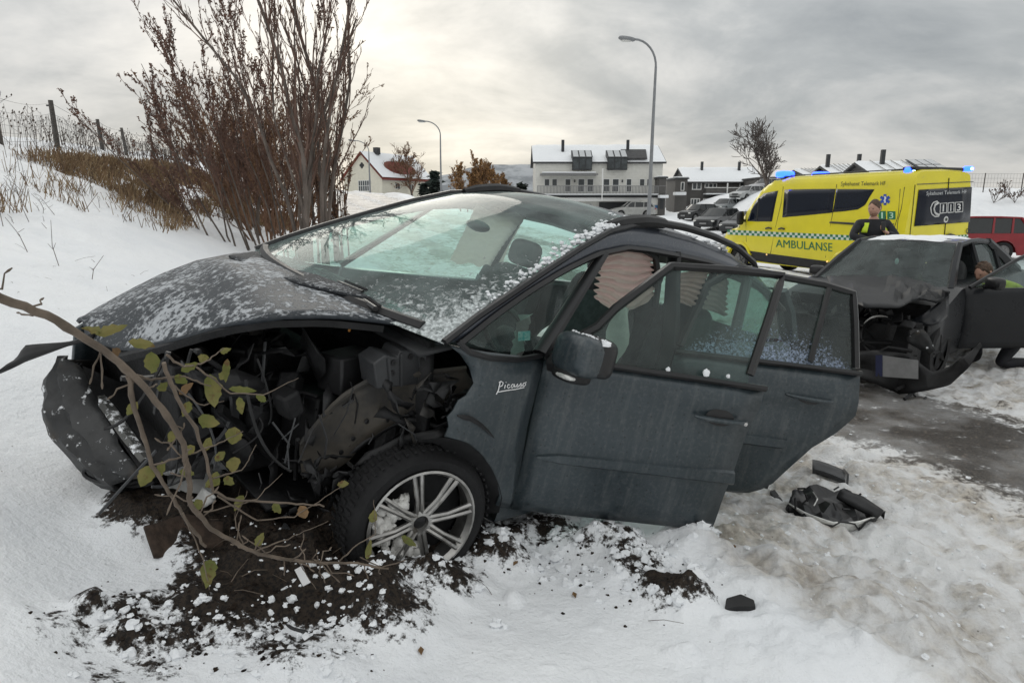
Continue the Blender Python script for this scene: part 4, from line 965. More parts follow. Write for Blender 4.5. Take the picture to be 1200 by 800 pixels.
# ---- the other wrecked car: dark sedan, nose torn off
BH = R(220); BL = Vector((4.06, 7.52, 0)); BL.z = Hpt(4.2, 7.2) + .0
M['sedan_paint'] = paint('sedan_paint', (.009, .010, .012), (.014, .015, .017), .28, .0, snow=(30, .62, .10, .5), spec=.26, speck=.02)
BP = dict(crushed=True, fo=.5, wb=2.76, ro=.98, hw=.90, rw=.32, top=top((-.5, .66), (0, .82), (.55, .97), (1.6, .95), (3.0, .99), (3.6, .97), (3.7, .85), (3.74, .65)), green=(.50, 1.25, 2.35, 3.15, .95, 1.39, 1.0), posts=(1.62, 2.45), n=64, screen='car_window', blackmirror=True, gw=.835, gr=.645)
M['sedan_screen'] = glass('sedan_screen', (.66, .72, .70), .13, .04, dark=.16); BP['screen'] = 'sedan_screen'
SED = make_car('sedan', 'dark grey sedan with torn-off nose and buckled hood standing on the road by the ambulance', 'car', BL, BH, BP, M['sedan_paint'], glassm='car_window', skip=((0, 1),), seg=28, lights=False)
SED['label'] = 'dark sedan with its nose torn open and its driver door open'
for q_ in [c for c in SED.children if c.name.startswith('mirror') and c.bound_box[0][1] > 0]: bpy.data.objects.remove(q_)
SR = Matrix.Rotation(BH, 3, 'Z'); SRT = SR.transposed(); SO = SRT @ (Vector((0, 0, CAMZ)) - BL)
def splane(u, v, axis, val):
    d = SRT @ ray(u, v); return SO + d * ((val - SO[axis]) / d[axis])
for w_ in [c for c in SED.children if c.name.startswith('wheel')]:
    for q_ in w_.children: q_.data.materials[0] = M['engine']
# snow on its roof
rows = []
for i in range(22):
    x = lerp(1.30, 2.45, i / 21); row = []
    for k in range(19):
        y = lerp(-.56, .40, k / 18); nz = float(vn(np.array([x * 7.]), np.array([y * 7.]), 9)[0]) + .5 * float(vn(np.array([x * 19.]), np.array([y * 19.]), 19)[0])
        edge = min(i, 21 - i, k, 18 - k) / 3
        row.append(V(-x, y, 1.405 + .035 * sin(pi * i / 21) + .03 * (1 - (y / .63) ** 2) + max(-.03, .022 * min(edge, 1) + .035 * nz - .02)))
    rows.append(row)
tag(MB().grid(rows).obj('roof_snow', M['snow'], SED, smooth=60), kind='stuff')
# cabin seen through its glass
MB().box((-1.6, 0, .52), (2.2, 1.5, .5)).obj('cabin_floor', M['cabin'], SED)
MB().grid([[V(x, y, z) for y in (-.7, 0, .7)] for x, z in ((-.45, .93), (-.8, .95), (-.95, .85), (-.95, .5))]).obj('dashboard', M['cabin'], SED, solid=.03)
for sx, sy in ((-1.55, .36), (-1.55, -.36), (-2.35, .36), (-2.35, -.36)):
    s_ = sball((sx, sy, .85), (.09, .24, .36), .5, Euler((0, R(-12), 0)).to_matrix()).obj('seat', M['seat'], SED); sball((sx - .1, sy, 1.25), (.05, .12, .09), .6, Matrix.Identity(3)).obj('headrest', M['seat'], s_)
MB().tube([V(-1.02, .36, .90) + V(-.35, 0, .9).cross(V(0, 1, 0)).normalized() * .18 * sin(g) + V(0, 1, 0) * .18 * cos(g) for g in [2 * pi * k / 24 for k in range(25)]], .014, 6, caps=False).obj('steering_wheel', M['trim_black'], SED)
MB().ball((-1.12, 0, 1.30), (.02, .11, .035)).obj('rear_view_mirror', M['trim_black'], SED)
MB().ball((-1.08, -.03, 1.17), (.004, .025, .04), 8, 6).obj('air_freshener', mk('mint_tag', (.45, .75, .68), .6), SED)
# buckled hood
ho_t = [splane(*q) for q in [(968, 326, 2, .99), (1000, 322, 2, 1.0), (1040, 321, 2, 1.02), (1080, 330, 2, 1.02), (1112, 345, 2, 1.0)]]
ho_b = [splane(*q) for q in [(975, 345, 2, .98), (1000, 352, 2, .95), (1014, 364, 2, .90), (1048, 362, 2, .90), (1080, 352, 2, .92), (1100, 358, 2, .90), (1110, 350, 2, .95)]]
T_, B2 = resample(ho_t, 26), resample(ho_b, 26); rows = []
for i in range(26):
    row = []
    for k in range(14):
        t = k / 13; p = T_[i].lerp(B2[i], t); bul = sin(pi * min(1, t * 1.1)) if t < .9 else 0
        p.z += (.03 + .10 * float(vn(np.array([i * .45]), np.array([t * 3.]), 7)[0]) + .06 * abs(float(vn(np.array([i * .9]), np.array([t * 5.]), 17)[0]))) * sin(pi * min(1, t * .75 + .12)) + .07 * max(0, 1 - abs(i - 9 - 9 * t) / 2.2) * sin(pi * t) - .05 * max(0, 1 - abs(i - 17 + 6 * t) / 1.8) * sin(pi * t)
        row.append(p)
    rows.append(row)
MB().grid(rows).obj('hood', paint('sedan_hood', (.008, .009, .010), (.016, .017, .019), .5, .0, snow=(30, .64, .10, .4), spec=.2, speck=.03), SED, smooth=14, solid=.015)
# torn front: dark jumble of beams, lamp, radiator, bumper skin
fb = MB(); rd = random.Random(11)
fb.box((.58, .1, .42), (.4, 1.45, .5)); fb.box((.1, .1, .70), (.5, 1.5, .3))
for k in range(60):
    fb.box((rd.uniform(.45, .92), rd.uniform(-.6, .85), rd.uniform(.15, .82)), (rd.uniform(.03, .15), rd.uniform(.04, .2), rd.uniform(.02, .10)), (rd.random() * 2, rd.random() * 2, rd.random() * 2))
fb.obj('engine_block', M['engine'], SED, bevel=.01)
for k in range(26):
    a = V(rd.uniform(.5, .98), rd.uniform(-.4, .9), rd.uniform(.2, .8)); b = a + V(rd.uniform(-.2, .2), rd.uniform(-.4, .4), rd.uniform(-.3, .2)); c_ = a.lerp(b, .5) + V(.1, 0, .08)
    MB().tube([a, a.lerp(c_, .6), c_, c_.lerp(b, .5), b], rd.choice([.008, .014, .02]), 5).obj('hose', M['engine'], SED)
def spt(u, v, x): return splane(u, v, 0, x + .40)
ring = [spt(1033 + 24 * cos(g), 393 - 23 * sin(g), .46) for g in [R(a) for a in range(60, 300, 12)]]
lamp = MB().tube(ring, .012, 6).obj('headlight', M['trim_black'], SED)
MB().tube([spt(1032 + 25 * cos(g), 394 - 24 * sin(g), .47) for g in [R(a) for a in range(70, 150, 8)]], [.003, .006, .008, .010, .010, .010, .009, .008, .006, .003], 6).obj('lamp_edge', M['lens'], lamp)
MB().grid(strip([spt(*q) for q in [(1062, 379, .30), (1085, 366, .28), (1112, 346, .0)]], [spt(*q) for q in [(1090, 381, .34), (1100, 378, .30), (1112, 372, .0)]], 10, 6)).obj('front_wing', M['sedan_paint'], SED, smooth=30, solid=.015)
MB().grid(strip([spt(*q) for q in [(1062, 395, .42), (1080, 384, .40), (1088, 392, .38), (1096, 410, .36)]], [spt(*q) for q in [(1064, 402, .42), (1075, 408, .40), (1082, 412, .38), (1090, 416, .36)]], 10, 4)).obj('crushed_wing', M['bumper'], SED, solid=.01)
# bumper skin hanging off, with its bare plate
bt = [spt(*q) for q in [(1000, 412, .62), (1030, 410, .64), (1065, 416, .62), (1092, 436, .55), (1115, 430, .5), (1135, 413, .45), (1148, 402, .42)]]
bb = [spt(*q) for q in [(1000, 440, .58), (1030, 450, .66), (1052, 463, .56), (1085, 458, .60), (1112, 452, .46), (1138, 428, .44), (1149, 406, .42)]]
bs = MB().grid(strip(bt, bb, 30, 7, lambda p: p + V(.10 * float(vn(np.array([p.y * 7]), np.array([p.z * 9]), 3)[0]), 0, 0))).obj('front_bumper', M['black_plastic'], SED, smooth=18, solid=.015)
MB().grid(strip([spt(*q) for q in [(1032, 416, .665), (1046, 418, .665), (1076, 422, .655)]], [spt(*q) for q in [(1032, 441, .665), (1046, 442, .665), (1076, 444, .655)]], 8, 4)).obj('number_plate', M['plate'], bs, smooth=0, solid=.004)
MB().grid(strip([spt(*q) for q in [(1026, 416, .672), (1034, 416, .672)]], [spt(*q) for q in [(1026, 441, .672), (1034, 441, .672)]], 3, 3)).obj('plate_band', mk('blue_band', (.02, .025, .07), .5), bs, smooth=0, solid=.004)
for k in range(7):
    a = spt(rd.uniform(1005, 1095), rd.uniform(448, 466), .5); MB().tube([a, a + V(rd.uniform(-.1, .25), rd.uniform(-.2, .2), rd.uniform(-.1, .0))], rd.choice([.012, .02]), 4).obj('torn_trim', M['black_plastic'], SED)
# open driver's door (points outwards from its hinge)
DH = Matrix.Rotation(-R(38), 3, 'Z')     # about the hinge, away from the body
hg = V(-.62, .88, 0)
hg.x = -.62
def dpt(a, z, off=0):
    q = V(-a, (0 if z < .95 else -(z - .95) * .42) + off + (.02 if .4 < z < .8 else 0), z); return hg + DH @ q
rows = [[dpt(lerp(0, 1.12 - .06 * (z < .4), k / 10), z) for k in range(11)] for z in (.26, .34, .5, .66, .72, .74, .86, .95)]
dr = MB().grid(rows).obj('front_door', M['sedan_paint'], SED, smooth=35, solid=.06)
fp = [dpt(.04, .96), dpt(.30, 1.09), dpt(.62, 1.25), dpt(.86, 1.35), dpt(1.05, 1.37), dpt(1.11, .96)]
MB().tube(fp, .022, 6).obj('window_frame', M['trim_black'], dr)
MB().grid(strip([dpt(.08, .97, -.01), dpt(.30, 1.08, -.01), dpt(.62, 1.24, -.01), dpt(1.03, 1.36, -.01)], [dpt(.15, .955, -.01), dpt(.4, .955, -.01), dpt(.7, .955, -.01), dpt(1.09, .955, -.01)], 10, 5)).obj('window_glass', M['car_window'], dr)
m_ = sball(dpt(.22, 1.02, .16), (.06, .11, .07), .6, DH @ Euler((0, 0, 0)).to_matrix(), 16, 10).obj('mirror', M['trim_black'], dr)
MB().tube([dpt(.20, .97, .02), dpt(.21, .99, .12)], [.035, .03], 6).obj('mirror_foot', M['trim_black'], m_)
MB().tube([dpt(.86, .80, .03), dpt(.92, .80, .05), dpt(1.02, .80, .05), dpt(1.06, .80, .03)], .014, 6).obj('handle', M['sedan_paint'], dr)
# ---- parked cars
make_car('estate_car', 'dark red estate car parked behind the ambulance', 'car', (15.3, 25.2, Hpt(17, 25) - .05), R(165), SUV, carpaint('dark_red_paint', (.26, .016, .022)), snow=.02, seg=24)
def parked(name, label, u, v, Y, head, P, col, pn, snow=None):
    p = at(u, v, Y); return make_car(name, label, 'car', (p.x, Y, Hpt(p.x, Y)), head, P, carpaint(pn, col), group='cars parked before the grey houses', snow=snow, seg=14)
parked('parked_car', 'small black hatchback parked leftmost of the cars before the grey house', 806, 262, 57, R(212), MINI, (.012, .013, .014), 'black_paint')
parked('parked_car', 'black car with bright headlamps facing the road, nearest of the parked cars', 830, 270, 46, R(228), ESTATE, (.016, .018, .02), 'black_paint_two')
parked('parked_car', 'dark grey car half hidden behind the ambulance nose', 862, 272, 42, R(222), SEDAN, (.03, .032, .035), 'dark_grey_paint')
parked('parked_car', 'grey car on the upper row in front of a snow heap', 842, 246, 68, R(222), HATCH, (.16, .175, .18), 'mid_grey_paint', .05)
parked('parked_car', 'silver car on the upper row beside the bare tree', 866, 246, 70, R(215), ESTATE, (.42, .43, .43), 'silver_paint', .05)
parked('parked_car', 'pale car parked furthest right on the upper row behind the ambulance', 886, 245, 74, R(210), HATCH, (.35, .35, .36), 'pale_paint', .05)
# ================================================================ ambulance
AH = R(111.3); AL = Vector((6.97, 19.71, 0)); AL.z = 0.0
AMB = empty('ambulance', AL, AH, 'yellow ambulance van with green lettering and lit blue lights', 'ambulance')
AR = Matrix.Rotation(AH, 3, 'Z'); ART = AR.transposed(); AOc = ART @ (Vector((0, 0, CAMZ)) - AL)
M['amb_yellow'] = mk('ambulance_yellow', (.76, .66, .018), .32, var=.08, vs=2, spec=.5, coat=.3, dirt=((.50, .44, .10), 3, .62))
M['amb_glass'] = mk('tinted_glass', (.006, .009, .018), .10, var=.1, spec=.3)
M['green_print'] = mk('green_print', (.012, .16, .07), .45, var=.06)
M['dark_print'] = mk('dark_print', (.04, .05, .03), .5, var=.06)
M['blue_print'] = mk('blue_print', (.02, .07, .40), .4, var=.06)
M['blue_lamp'] = mk('lit_blue_lamp', (.02, .12, .9), .2, var=.02, emit=(.008, .035, 1), estr=12)
M['lit_core'] = mk('lit_lamp_core', (.5, .9, 1), .2, var=.02, emit=(.45, .85, 1), estr=9)
ZT = ([0, .04, .12, .35, .78, 1.15, 1.55, 1.9, 2.5, 5.9, 5.98], [.86, .98, 1.05, 1.14, 1.26, 1.80, 2.30, 2.50, 2.585, 2.585, 2.55])
WX = ([0, .1, .35, .8, 1.4, 5.85, 5.98], [.70, .84, .95, .99, 1.0, 1.0, .985])
WZ = ([.3, .5, .75, 1.25, 1.6, 1.95, 2.3, 2.5, 2.6], [.95, .985, 1.0, .99, .955, .92, .875, .81, .72])
def aw(xb, z): return float(np.interp(xb, *WX)) * float(np.interp(z, *WZ))
rows = []
zs = [.34, .42, .55, .72, .95, 1.2, 1.45, 1.7, 1.95, 2.2, 2.38, 2.5, 2.56]
for xb in list(np.linspace(0, 2.6, 40)) + list(np.linspace(2.7, 5.98, 40)):
    zt = float(np.interp(xb, *ZT)); zb = .34
    for c in (1.0, 4.64):
        q = .43 ** 2 - (xb - c) ** 2
        if q > 0: zb = max(zb, .36 + sqrt(q))
    half = [V(-xb, aw(xb, min(max(z, zb), zt)) * (.93 if z >= zt else 1), min(max(z, zb), zt)) for z in zs] + [V(-xb, aw(xb, zt) * .80, zt + .015)]
    rows.append(half + [V(-xb, 0, zt + .035)] + [V(p.x, -p.y, p.z) for p in reversed(half)])
mb = MB().grid(rows); k = len(rows[0]); mb.f.append(tuple(range(k))); mb.m.append(0); o = (len(rows) - 1) * k; mb.f.append(tuple(o + i for i in reversed(range(k)))); mb.m.append(0)
abody = mb.obj('body', M['amb_yellow'], AMB, smooth=45)
def vside(u, v, off=.004):
    d = ART @ ray(u, v); y = 1.0
    for i in range(14):
        q = AOc + d * ((y - AOc.y) / d.y); y = .5 * y + .5 * (aw(min(max(-q.x, 0), 5.97), min(max(q.z, .3), 2.6)) + off)
    return q
def vback(u, v, off=.0):
    d = ART @ ray(u, v); return AOc + d * ((-5.985 - off - AOc.x) / d.x)
def c4(x, y): return 840 + x / 3.75, 190 + y / 3.75        # pixel of the enlarged crop -> photograph
def quad_map(fn, TLc, TRc, BRc, BLc):
    def g(s, t):  # s right, t up
        a = (lerp(TLc[0], TRc[0], s), lerp(TLc[1], TRc[1], s)); b = (lerp(BLc[0], BRc[0], s), lerp(BLc[1], BRc[1], s))
        return fn(*c4(lerp(b[0], a[0], t), lerp(b[1], a[1], t)))
    return g
def decal_text(body, g, name, mat, parent, bold=0, shear=0):
    vs, fs = text_mesh(body, 1, 1, bold, shear)
    return MB().add([g(x, y) for x, y in vs], fs).obj(name, mat, parent, smooth=0, weld=False)
def decal_poly(pts, fn, name, mat, parent, n=10, off=.004, solid=.006):
    """panel between an upper and a lower pixel line"""
    up, lo = pts
    return MB().grid(strip([fn(*c4(*p), off) for p in up], [fn(*c4(*p), off) for p in lo], n, 6)).obj(name, mat, parent, smooth=60, solid=solid, soff=0)
decal_poly(([(298, 122), (400, 119), (522, 118)], [(288, 243), (400, 233), (508, 222)]), vside, 'side_window', M['amb_glass'], AMB)
decal_poly(([(526, 119), (610, 119), (692, 120)], [(511, 220), (560, 216), (620, 208), (652, 188), (672, 152), (690, 124)]), vside, 'side_window', M['amb_glass'], AMB, 24)
decal_poly(([(150, 214), (172, 172), (205, 138), (269, 126)], [(134, 259), (170, 261), (205, 261), (242, 261)]), vside, 'side_window', M['amb_glass'], AMB, 12)
MB().tube([vside(*c4(184, 158), .008), vside(*c4(176, 258), .008)], .018, 4).obj('window_bar', M['trim_black'], AMB)
# door gaps
for P_ in ([(292, 108), (283, 180), (262, 268), (240, 380), (232, 420)], [(527, 98), (520, 170), (502, 262), (478, 420)], [(825, 110), (812, 200), (795, 260), (790, 330)], [(128, 210), (128, 268), (130, 350)], [(500, 262), (640, 270), (770, 275)], [(806, 118), (798, 232), (776, 300)]):
    MB().tube(resample([vside(*c4(*p), .0) for p in P_], 10), .008, 4).obj('door_gap', M['trim_black'], AMB)
MB().tube([vside(*c4(*p), .01) for p in [(497, 265), (620, 272), (745, 279), (778, 272)]], [.02, .028, .028, .01], 6).obj('door_rail', M['dark_metal'], AMB)
for x, y in ((227, 292), (284, 294)): MB().tube([vside(*c4(x - 13, y), .02), vside(*c4(x, y - 4), .04), vside(*c4(x + 13, y), .02)], .022, 6).obj('handle', M['trim_black'], AMB)
# raised wheel arch lips and dark lower panel
for c in (1.0, 4.64):
    pts = [V(-c + .47 * cos(g), aw(c, .75) + .012, .36 + .47 * sin(g)) for g in np.linspace(-.1, pi + .1, 22)]
    MB().tube(pts, .035, 6).obj('arch_trim', M['amb_yellow'], AMB)
    MB().prism([V(-c + .43 * cos(g), .93, .36 + .43 * sin(g)) for g in np.linspace(-.2, pi + .2, 22)], (0, -.02, 0)).obj('arch_well', M['black_plastic'], AMB)
decal_poly(([(108, 384), (230, 402), (490, 436)], [(140, 428), (230, 442), (490, 476)]), vside, 'side_moulding', M['black_plastic'], AMB)
decal_poly(([(640, 452), (800, 470)], [(640, 480), (800, 496)]), vside, 'side_moulding', M['black_plastic'], AMB)
for x, y in ((219, 406), (485, 437)): MB().ball(vside(*c4(x, y), .015), .022, 8, 6).obj('marker_lamp', mk('amber_lens', (.9, .5, .1), .2, emit=(1, .7, .3), estr=.8), AMB)
# chequer band along both sides (flat print)
gch = quad_map(lambda u, v: vside(u, v, .005), (46, 297), (640, 324), (640, 346), (46, 318)); mbg, mbw = MB(), MB()
NC = 50
for i in range(NC):
    for j in range(2):
        q = [gch(i / NC, j / 2), gch((i + 1) / NC, j / 2), gch((i + 1) / NC, (j + 1) / 2), gch(i / NC, (j + 1) / 2)]
        (mbg if (i + j) % 2 else mbw).add(q, [(0, 1, 2, 3)])
o1 = mbg.obj('chequer_band', M['green_print'], AMB, smooth=0, weld=False); mbw.obj('chequer_band', mk('pale_print', (.62, .68, .60), .45, var=.05), AMB, smooth=0, weld=False)
decal_text('AMBULANSE', quad_map(vside, (259, 339), (507, 356), (507, 393), (259, 373)), 'side_lettering', M['green_print'], AMB, 0); decal_text('AMBULANSE', quad_map(lambda u, v: vside(u, v, .006), (259.8, 339), (507.8, 356), (507.8, 393), (259.8, 373)), 'side_lettering', M['green_print'], AMB, 0)
decal_text('Sykehuset Telemark HF', quad_map(vside, (545, 86), (742, 84), (742, 107), (545, 110)), 'side_lettering', M['dark_print'], AMB, .0, .15)
decal_text('854', quad_map(vside, (80, 279), (102, 279), (102, 289), (80, 289)), 'side_lettering', M['dark_print'], AMB, .0)
decal_text('113', quad_map(vside, (1028 - 840, 0), (0, 0), (0, 0), (0, 0)), 'lettering', M['green_print'], None) if False else None
# emergency number in green boxes on the side
for i, (x0, x1, ch) in enumerate([(672, 706, '1'), (710, 743, '1'), (749, 785, '3')]):
    g = quad_map(lambda u, v: vside(u, v, .004), (x0, 214 + i), (x1, 214 + i), (x1, 250 + i), (x0, 250 + i))
    bx_ = MB().grid([[g(s, t) for t in (0, .5, 1)] for s in (0, .5, 1)]).obj('number_box', M['green_print'], AMB, smooth=0)
    g2 = quad_map(lambda u, v: vside(u, v, .009), (x0 + (13 if ch == '1' else 9), 219 + i), (x1 - (13 if ch == '1' else 9), 219 + i), (x1 - (13 if ch == '1' else 9), 246 + i), (x0 + (13 if ch == '1' else 9), 246 + i)); decal_text(ch, g2, 'number_digit', mk('pale_green_print', (.50, .72, .55), .45, var=.05), AMB, .004)
# six-armed medical star
star = MB(); cx, cy = 739, 165
for k in range(3):
    a = R(90 + 60 * k); dx, dy = cos(a) * 23, -sin(a) * 24; nx, ny = sin(a) * 6.5, cos(a) * 6.5
    star.add([vside(*c4(cx + sx * dx + sn * nx, cy + sx * dy + sn * ny), .005 + .001 * k) for sx, sn in ((-1, -1), (1, -1), (1, 1), (-1, 1))], [(0, 1, 2, 3)])
star.obj('medical_star', M['blue_print'], AMB, smooth=0, weld=False)
MB().tube([vside(*c4(cx, cy - 15), .010), vside(*c4(cx, cy + 15), .010)], .014, 4).obj('star_staff', M['white_print'], AMB)
MB().tube([vside(*c4(cx + 5 * sin(t * 7), cy - 11 + 22 * t), .012) for t in np.linspace(0, 1, 12)], .008, 4).obj('star_staff', M['white_print'], AMB)
# rear doors
def bq(P_, name, mat, off=.006, solid=.006):
    up, lo = P_; return MB().grid(strip([vback(*c4(*p), off) for p in up], [vback(*c4(*p), off) for p in lo], 6, 6)).obj(name, mat, AMB, smooth=60, solid=solid, soff=0)
bq(([(888, 122), (1005, 115), (1121, 109)], [(868, 282), (995, 272), (1112, 263)]), 'rear_window', M['amb_glass'])
MB().tube([vback(*c4(1021, 70), .004), vback(*c4(1012, 200), .004), vback(*c4(1000, 330), .004)], .01, 4).obj('door_gap', M['trim_black'], AMB)
for P_ in ([(872, 100), (862, 200), (848, 330)], [(880, 98), (1010, 92), (1128, 86)]): MB().tube([vback(*c4(*p), .002) for p in P_], .008, 4).obj('door_gap', M['trim_black'], AMB)
def bmap(TLc, TRc, BRc, BLc, off=.016): return quad_map(lambda u, v: vback(u, v, off), TLc, TRc, BRc, BLc)
decal_text('Sykehuset Telemark HF', bmap((922, 130), (1098, 122), (1096, 142), (920, 152)), 'rear_lettering', mk('grey_white_print', (.6, .62, .62), .5), AMB, .002)
WP = mk('outline_print', (.72, .72, .70), .5)
for x0, x1, ch in ((982, 1010, '1'), (1016, 1042, '1'), (1048, 1081, '3')):
    dy = -(x0 - 982) * .07
    g = bmap((x0, 182 + dy), (x1, 180 + dy), (x1 - 1, 222 + dy), (x0 - 1, 225 + dy)); fr = [g(0, 0), g(1, 0), g(1, 1), g(0, 1), g(0, 0)]
    MB().tube(fr, .012, 4, caps=False).obj('number_box', WP, AMB)
    k1 = 3 if ch == '1' else 0; decal_text(ch, bmap((x0 + 8 + k1, 188 + dy), (x1 - 8 - k1, 187 + dy), (x1 - 9 - k1, 217 + dy), (x0 + 7 + k1, 219 + dy)), 'number_digit', WP, AMB, .006)
ph = [(968, 172), (950, 178), (940, 200), (943, 226), (958, 240), (975, 238)]
MB().tube(resample([vback(*c4(*p), .016) for p in ph], 14), .013, 4).obj('phone_sign', WP, AMB)
MB().tube(resample([vback(*c4(*p), .018) for p in [(970, 178), (958, 190), (954, 206), (958, 222), (972, 232)]], 10), [.03, .028, .02, .016, .016, .016, .016, .02, .028, .03], 5).obj('phone_sign', WP, AMB)
MB().tube([vback(*c4(968, 172), .016), vback(*c4(978, 182), .016)], .012, 4).obj('phone_sign', WP, AMB); MB().tube([vback(*c4(975, 238), .016), vback(*c4(980, 226), .016)], .012, 4).obj('phone_sign', WP, AMB)
cc = vback(*c4(1008, 252), .016); MB().lathe([(.001, 0), (.065, 0), (.07, -.004)], cc, (-1, 0, 0), 16).obj('round_emblem', WP, AMB)
MB().lathe([(.001, 0), (.035, 0)], cc + V(-.006, 0, 0), (-1, 0, 0), 10).obj('round_emblem', M['dark_print'], AMB)
MB().tube([vback(*c4(1008, 325), .02), vback(*c4(1026, 318), .04), vback(*c4(1044, 323), .02)], .025, 6).obj('handle', M['trim_black'], AMB)
gb = bmap((1046, 322), (1105, 318), (1105, 334), (1046, 338), .008); mbg, mbw = MB(), MB()
for i in range(8):
    for j in range(2): (mbg if (i + j) % 2 else mbw).add([gb(i / 8, j / 2), gb((i + 1) / 8, j / 2), gb((i + 1) / 8, (j + 1) / 2), gb(i / 8, (j + 1) / 2)], [(0, 1, 2, 3)])
mbg.obj('chequer_band', M['green_print'], AMB, smooth=0, weld=False); mbw.obj('chequer_band', bpy.data.materials['pale_print'], AMB, smooth=0, weld=False)
for sg in (1, -1): sball((-5.96, sg * .93, .92), (.05, .06, .22), .5, Matrix.Identity(3), 12, 8).obj('tail_light', M['red_lens'], AMB)
MB().box((-6.02, 0, .52), (.14, 1.9, .20)).obj('rear_bumper', M['black_plastic'], AMB, bevel=.03)
MB().tube([vback(*c4(1104, 302), .01) + V(0, .05 * cos(g), .05 * sin(g)) for g in np.linspace(0, 2 * pi, 13)], .008, 4).obj('round_badge', M['dark_metal'], AMB)
# cab front
MB().grid([[V(-lerp(.80, 1.56, i / 5) + .10 * (1 - (k / 4) ** 2) + .012, k / 4 * lerp(.90, .80, i / 5), lerp(1.28, 2.28, i / 5) + .02) for k in range(-4, 5)] for i in range(6)]).obj('windshield', M['amb_glass'], AMB, smooth=60)
MB().box((.01, 0, .50), (.16, 1.6, .36)).obj('front_bumper', M['black_plastic'], AMB, bevel=.05)
for sg in (1, -1):
    sball((-.16, sg * .74, .94), (.10, .14, .12), .6, Euler((0, 0, -sg * .5)).to_matrix(), 12, 8).obj('headlight', M['lens'], AMB)
    m_ = sball((-1.12, sg * 1.14, 1.52), (.06, .10, .19), .5, Matrix.Identity(3), 12, 8).obj('mirror', M['amb_yellow'] if sg < 0 else M['trim_black'], AMB)
    MB().tube([V(-1.12, sg * .96, 1.45), V(-1.12, sg * 1.08, 1.45)], .04, 6).obj('mirror_arm', M['trim_black'], m_)
    for c in (1.0, 4.64): simple_wheel(AMB, (-c, sg * .86, .35), sg, .35, .24, 24)
# roof bars and blue lamps
def roofz(xb): return float(np.interp(xb, *ZT)) + .03
lb = MB().box((-2.15, 0, roofz(2.15) + .015), (.34, 1.5, .06)).obj('light_bar', M['trim_black'], AMB, bevel=.02)
for sy in (.62, -.62):
    sball((-2.10, sy, roofz(2.1) + .10), (.14, .26, .09), .6, Matrix.Identity(3), 14, 9).obj('blue_lamp', M['blue_lamp'], AMB)
    sball((-2.08, sy, roofz(2.1) + .11), (.155, .12, .045), .6, Matrix.Identity(3), 14, 9).obj('lamp_core', M['lit_core'], AMB)
MB().box((-5.72, 0, roofz(5.7) + .01), (.30, 1.5, .08)).obj('light_bar', M['trim_black'], AMB, bevel=.02)
for u, v, sz in ((852, 68, 1), (903, 68, 1), (1104, 60, .7)):
    d = ART @ ray(*c4(u, v - 30)); q = AOc + d * ((-5.7 - AOc.x) / d.x)
    sball(q, (.10, .13 * sz, .085 * sz), .7, Matrix.Identity(3), 12, 8).obj('blue_lamp', M['blue_lamp'], AMB); sball(q + V(-.02, .01, 0), (.10, .07 * sz, .05 * sz), .8, Matrix.Identity(3), 12, 8).obj('lamp_core', M['lit_core'], AMB)
for x0, x1 in ((2.7, 3.1), (4.95, 5.3)): sball((-(x0 + x1) / 2, .0, roofz(3)), ((x1 - x0) / 2, .40, .045), .5, Matrix.Identity(3), 12, 8).obj('roof_pod', M['black_plastic'], AMB)
MB().tube([V(-2.4, .72, roofz(3) + .0), V(-4.2, .74, roofz(3) + .0), V(-5.5, .74, roofz(3) + .0)], .012, 4).obj('roof_gutter', M['trim_black'], AMB)
# ================================================================ people
def skin_mesh(vs, es, rs, root=0, sub=2):
    me = bpy.data.meshes.new('skin_source'); me.from_pydata([tuple(v) for v in vs], es, [])
    o = bpy.data.objects.new('skin_source', me); COL.objects.link(o)
    o.modifiers.new('skin', 'SKIN'); s_ = o.modifiers.new('sub', 'SUBSURF'); s_.levels = sub; s_.render_levels = sub
    for i, d in enumerate(me.skin_vertices[0].data):
        r = rs[i]; d.radius = r if hasattr(r, '__len__') else (r, r); d.use_root = (i == root); d.use_loose = False
    bpy.context.view_layer.update()
    m = bpy.data.meshes.new_from_object(o.evaluated_get(bpy.context.evaluated_depsgraph_get()))
    v = [tuple(q.co) for q in m.vertices]; f = [tuple(p.vertices) for p in m.polygons]
    bpy.data.objects.remove(o); bpy.data.meshes.remove(me); bpy.data.meshes.remove(m)
    return v, f
M['skin'] = mk('skin', (.52, .30, .22), .5, var=.18, vs=20, bump=.05)
M['stubble'] = mk('stubble', (.36, .20, .14), .7, var=.3, vs=60)
M['hair'] = mk('brown_hair', (.10, .058, .034), .6, var=.5, vs=40, bump=.6, bs=120)
M['jacket'] = mk('dark_jacket', (.010, .011, .016), .75, var=.4, vs=12, bump=.2, bs=20)
M['hivis'] = mk('hivis_yellow', (.62, .80, .03), .6, var=.15, vs=10, bump=.2, bs=20)
M['reflective'] = mk('grey_reflective', (.5, .52, .52), .4, var=.1)
M['eye'] = mk('eye', (.03, .025, .02), .2)
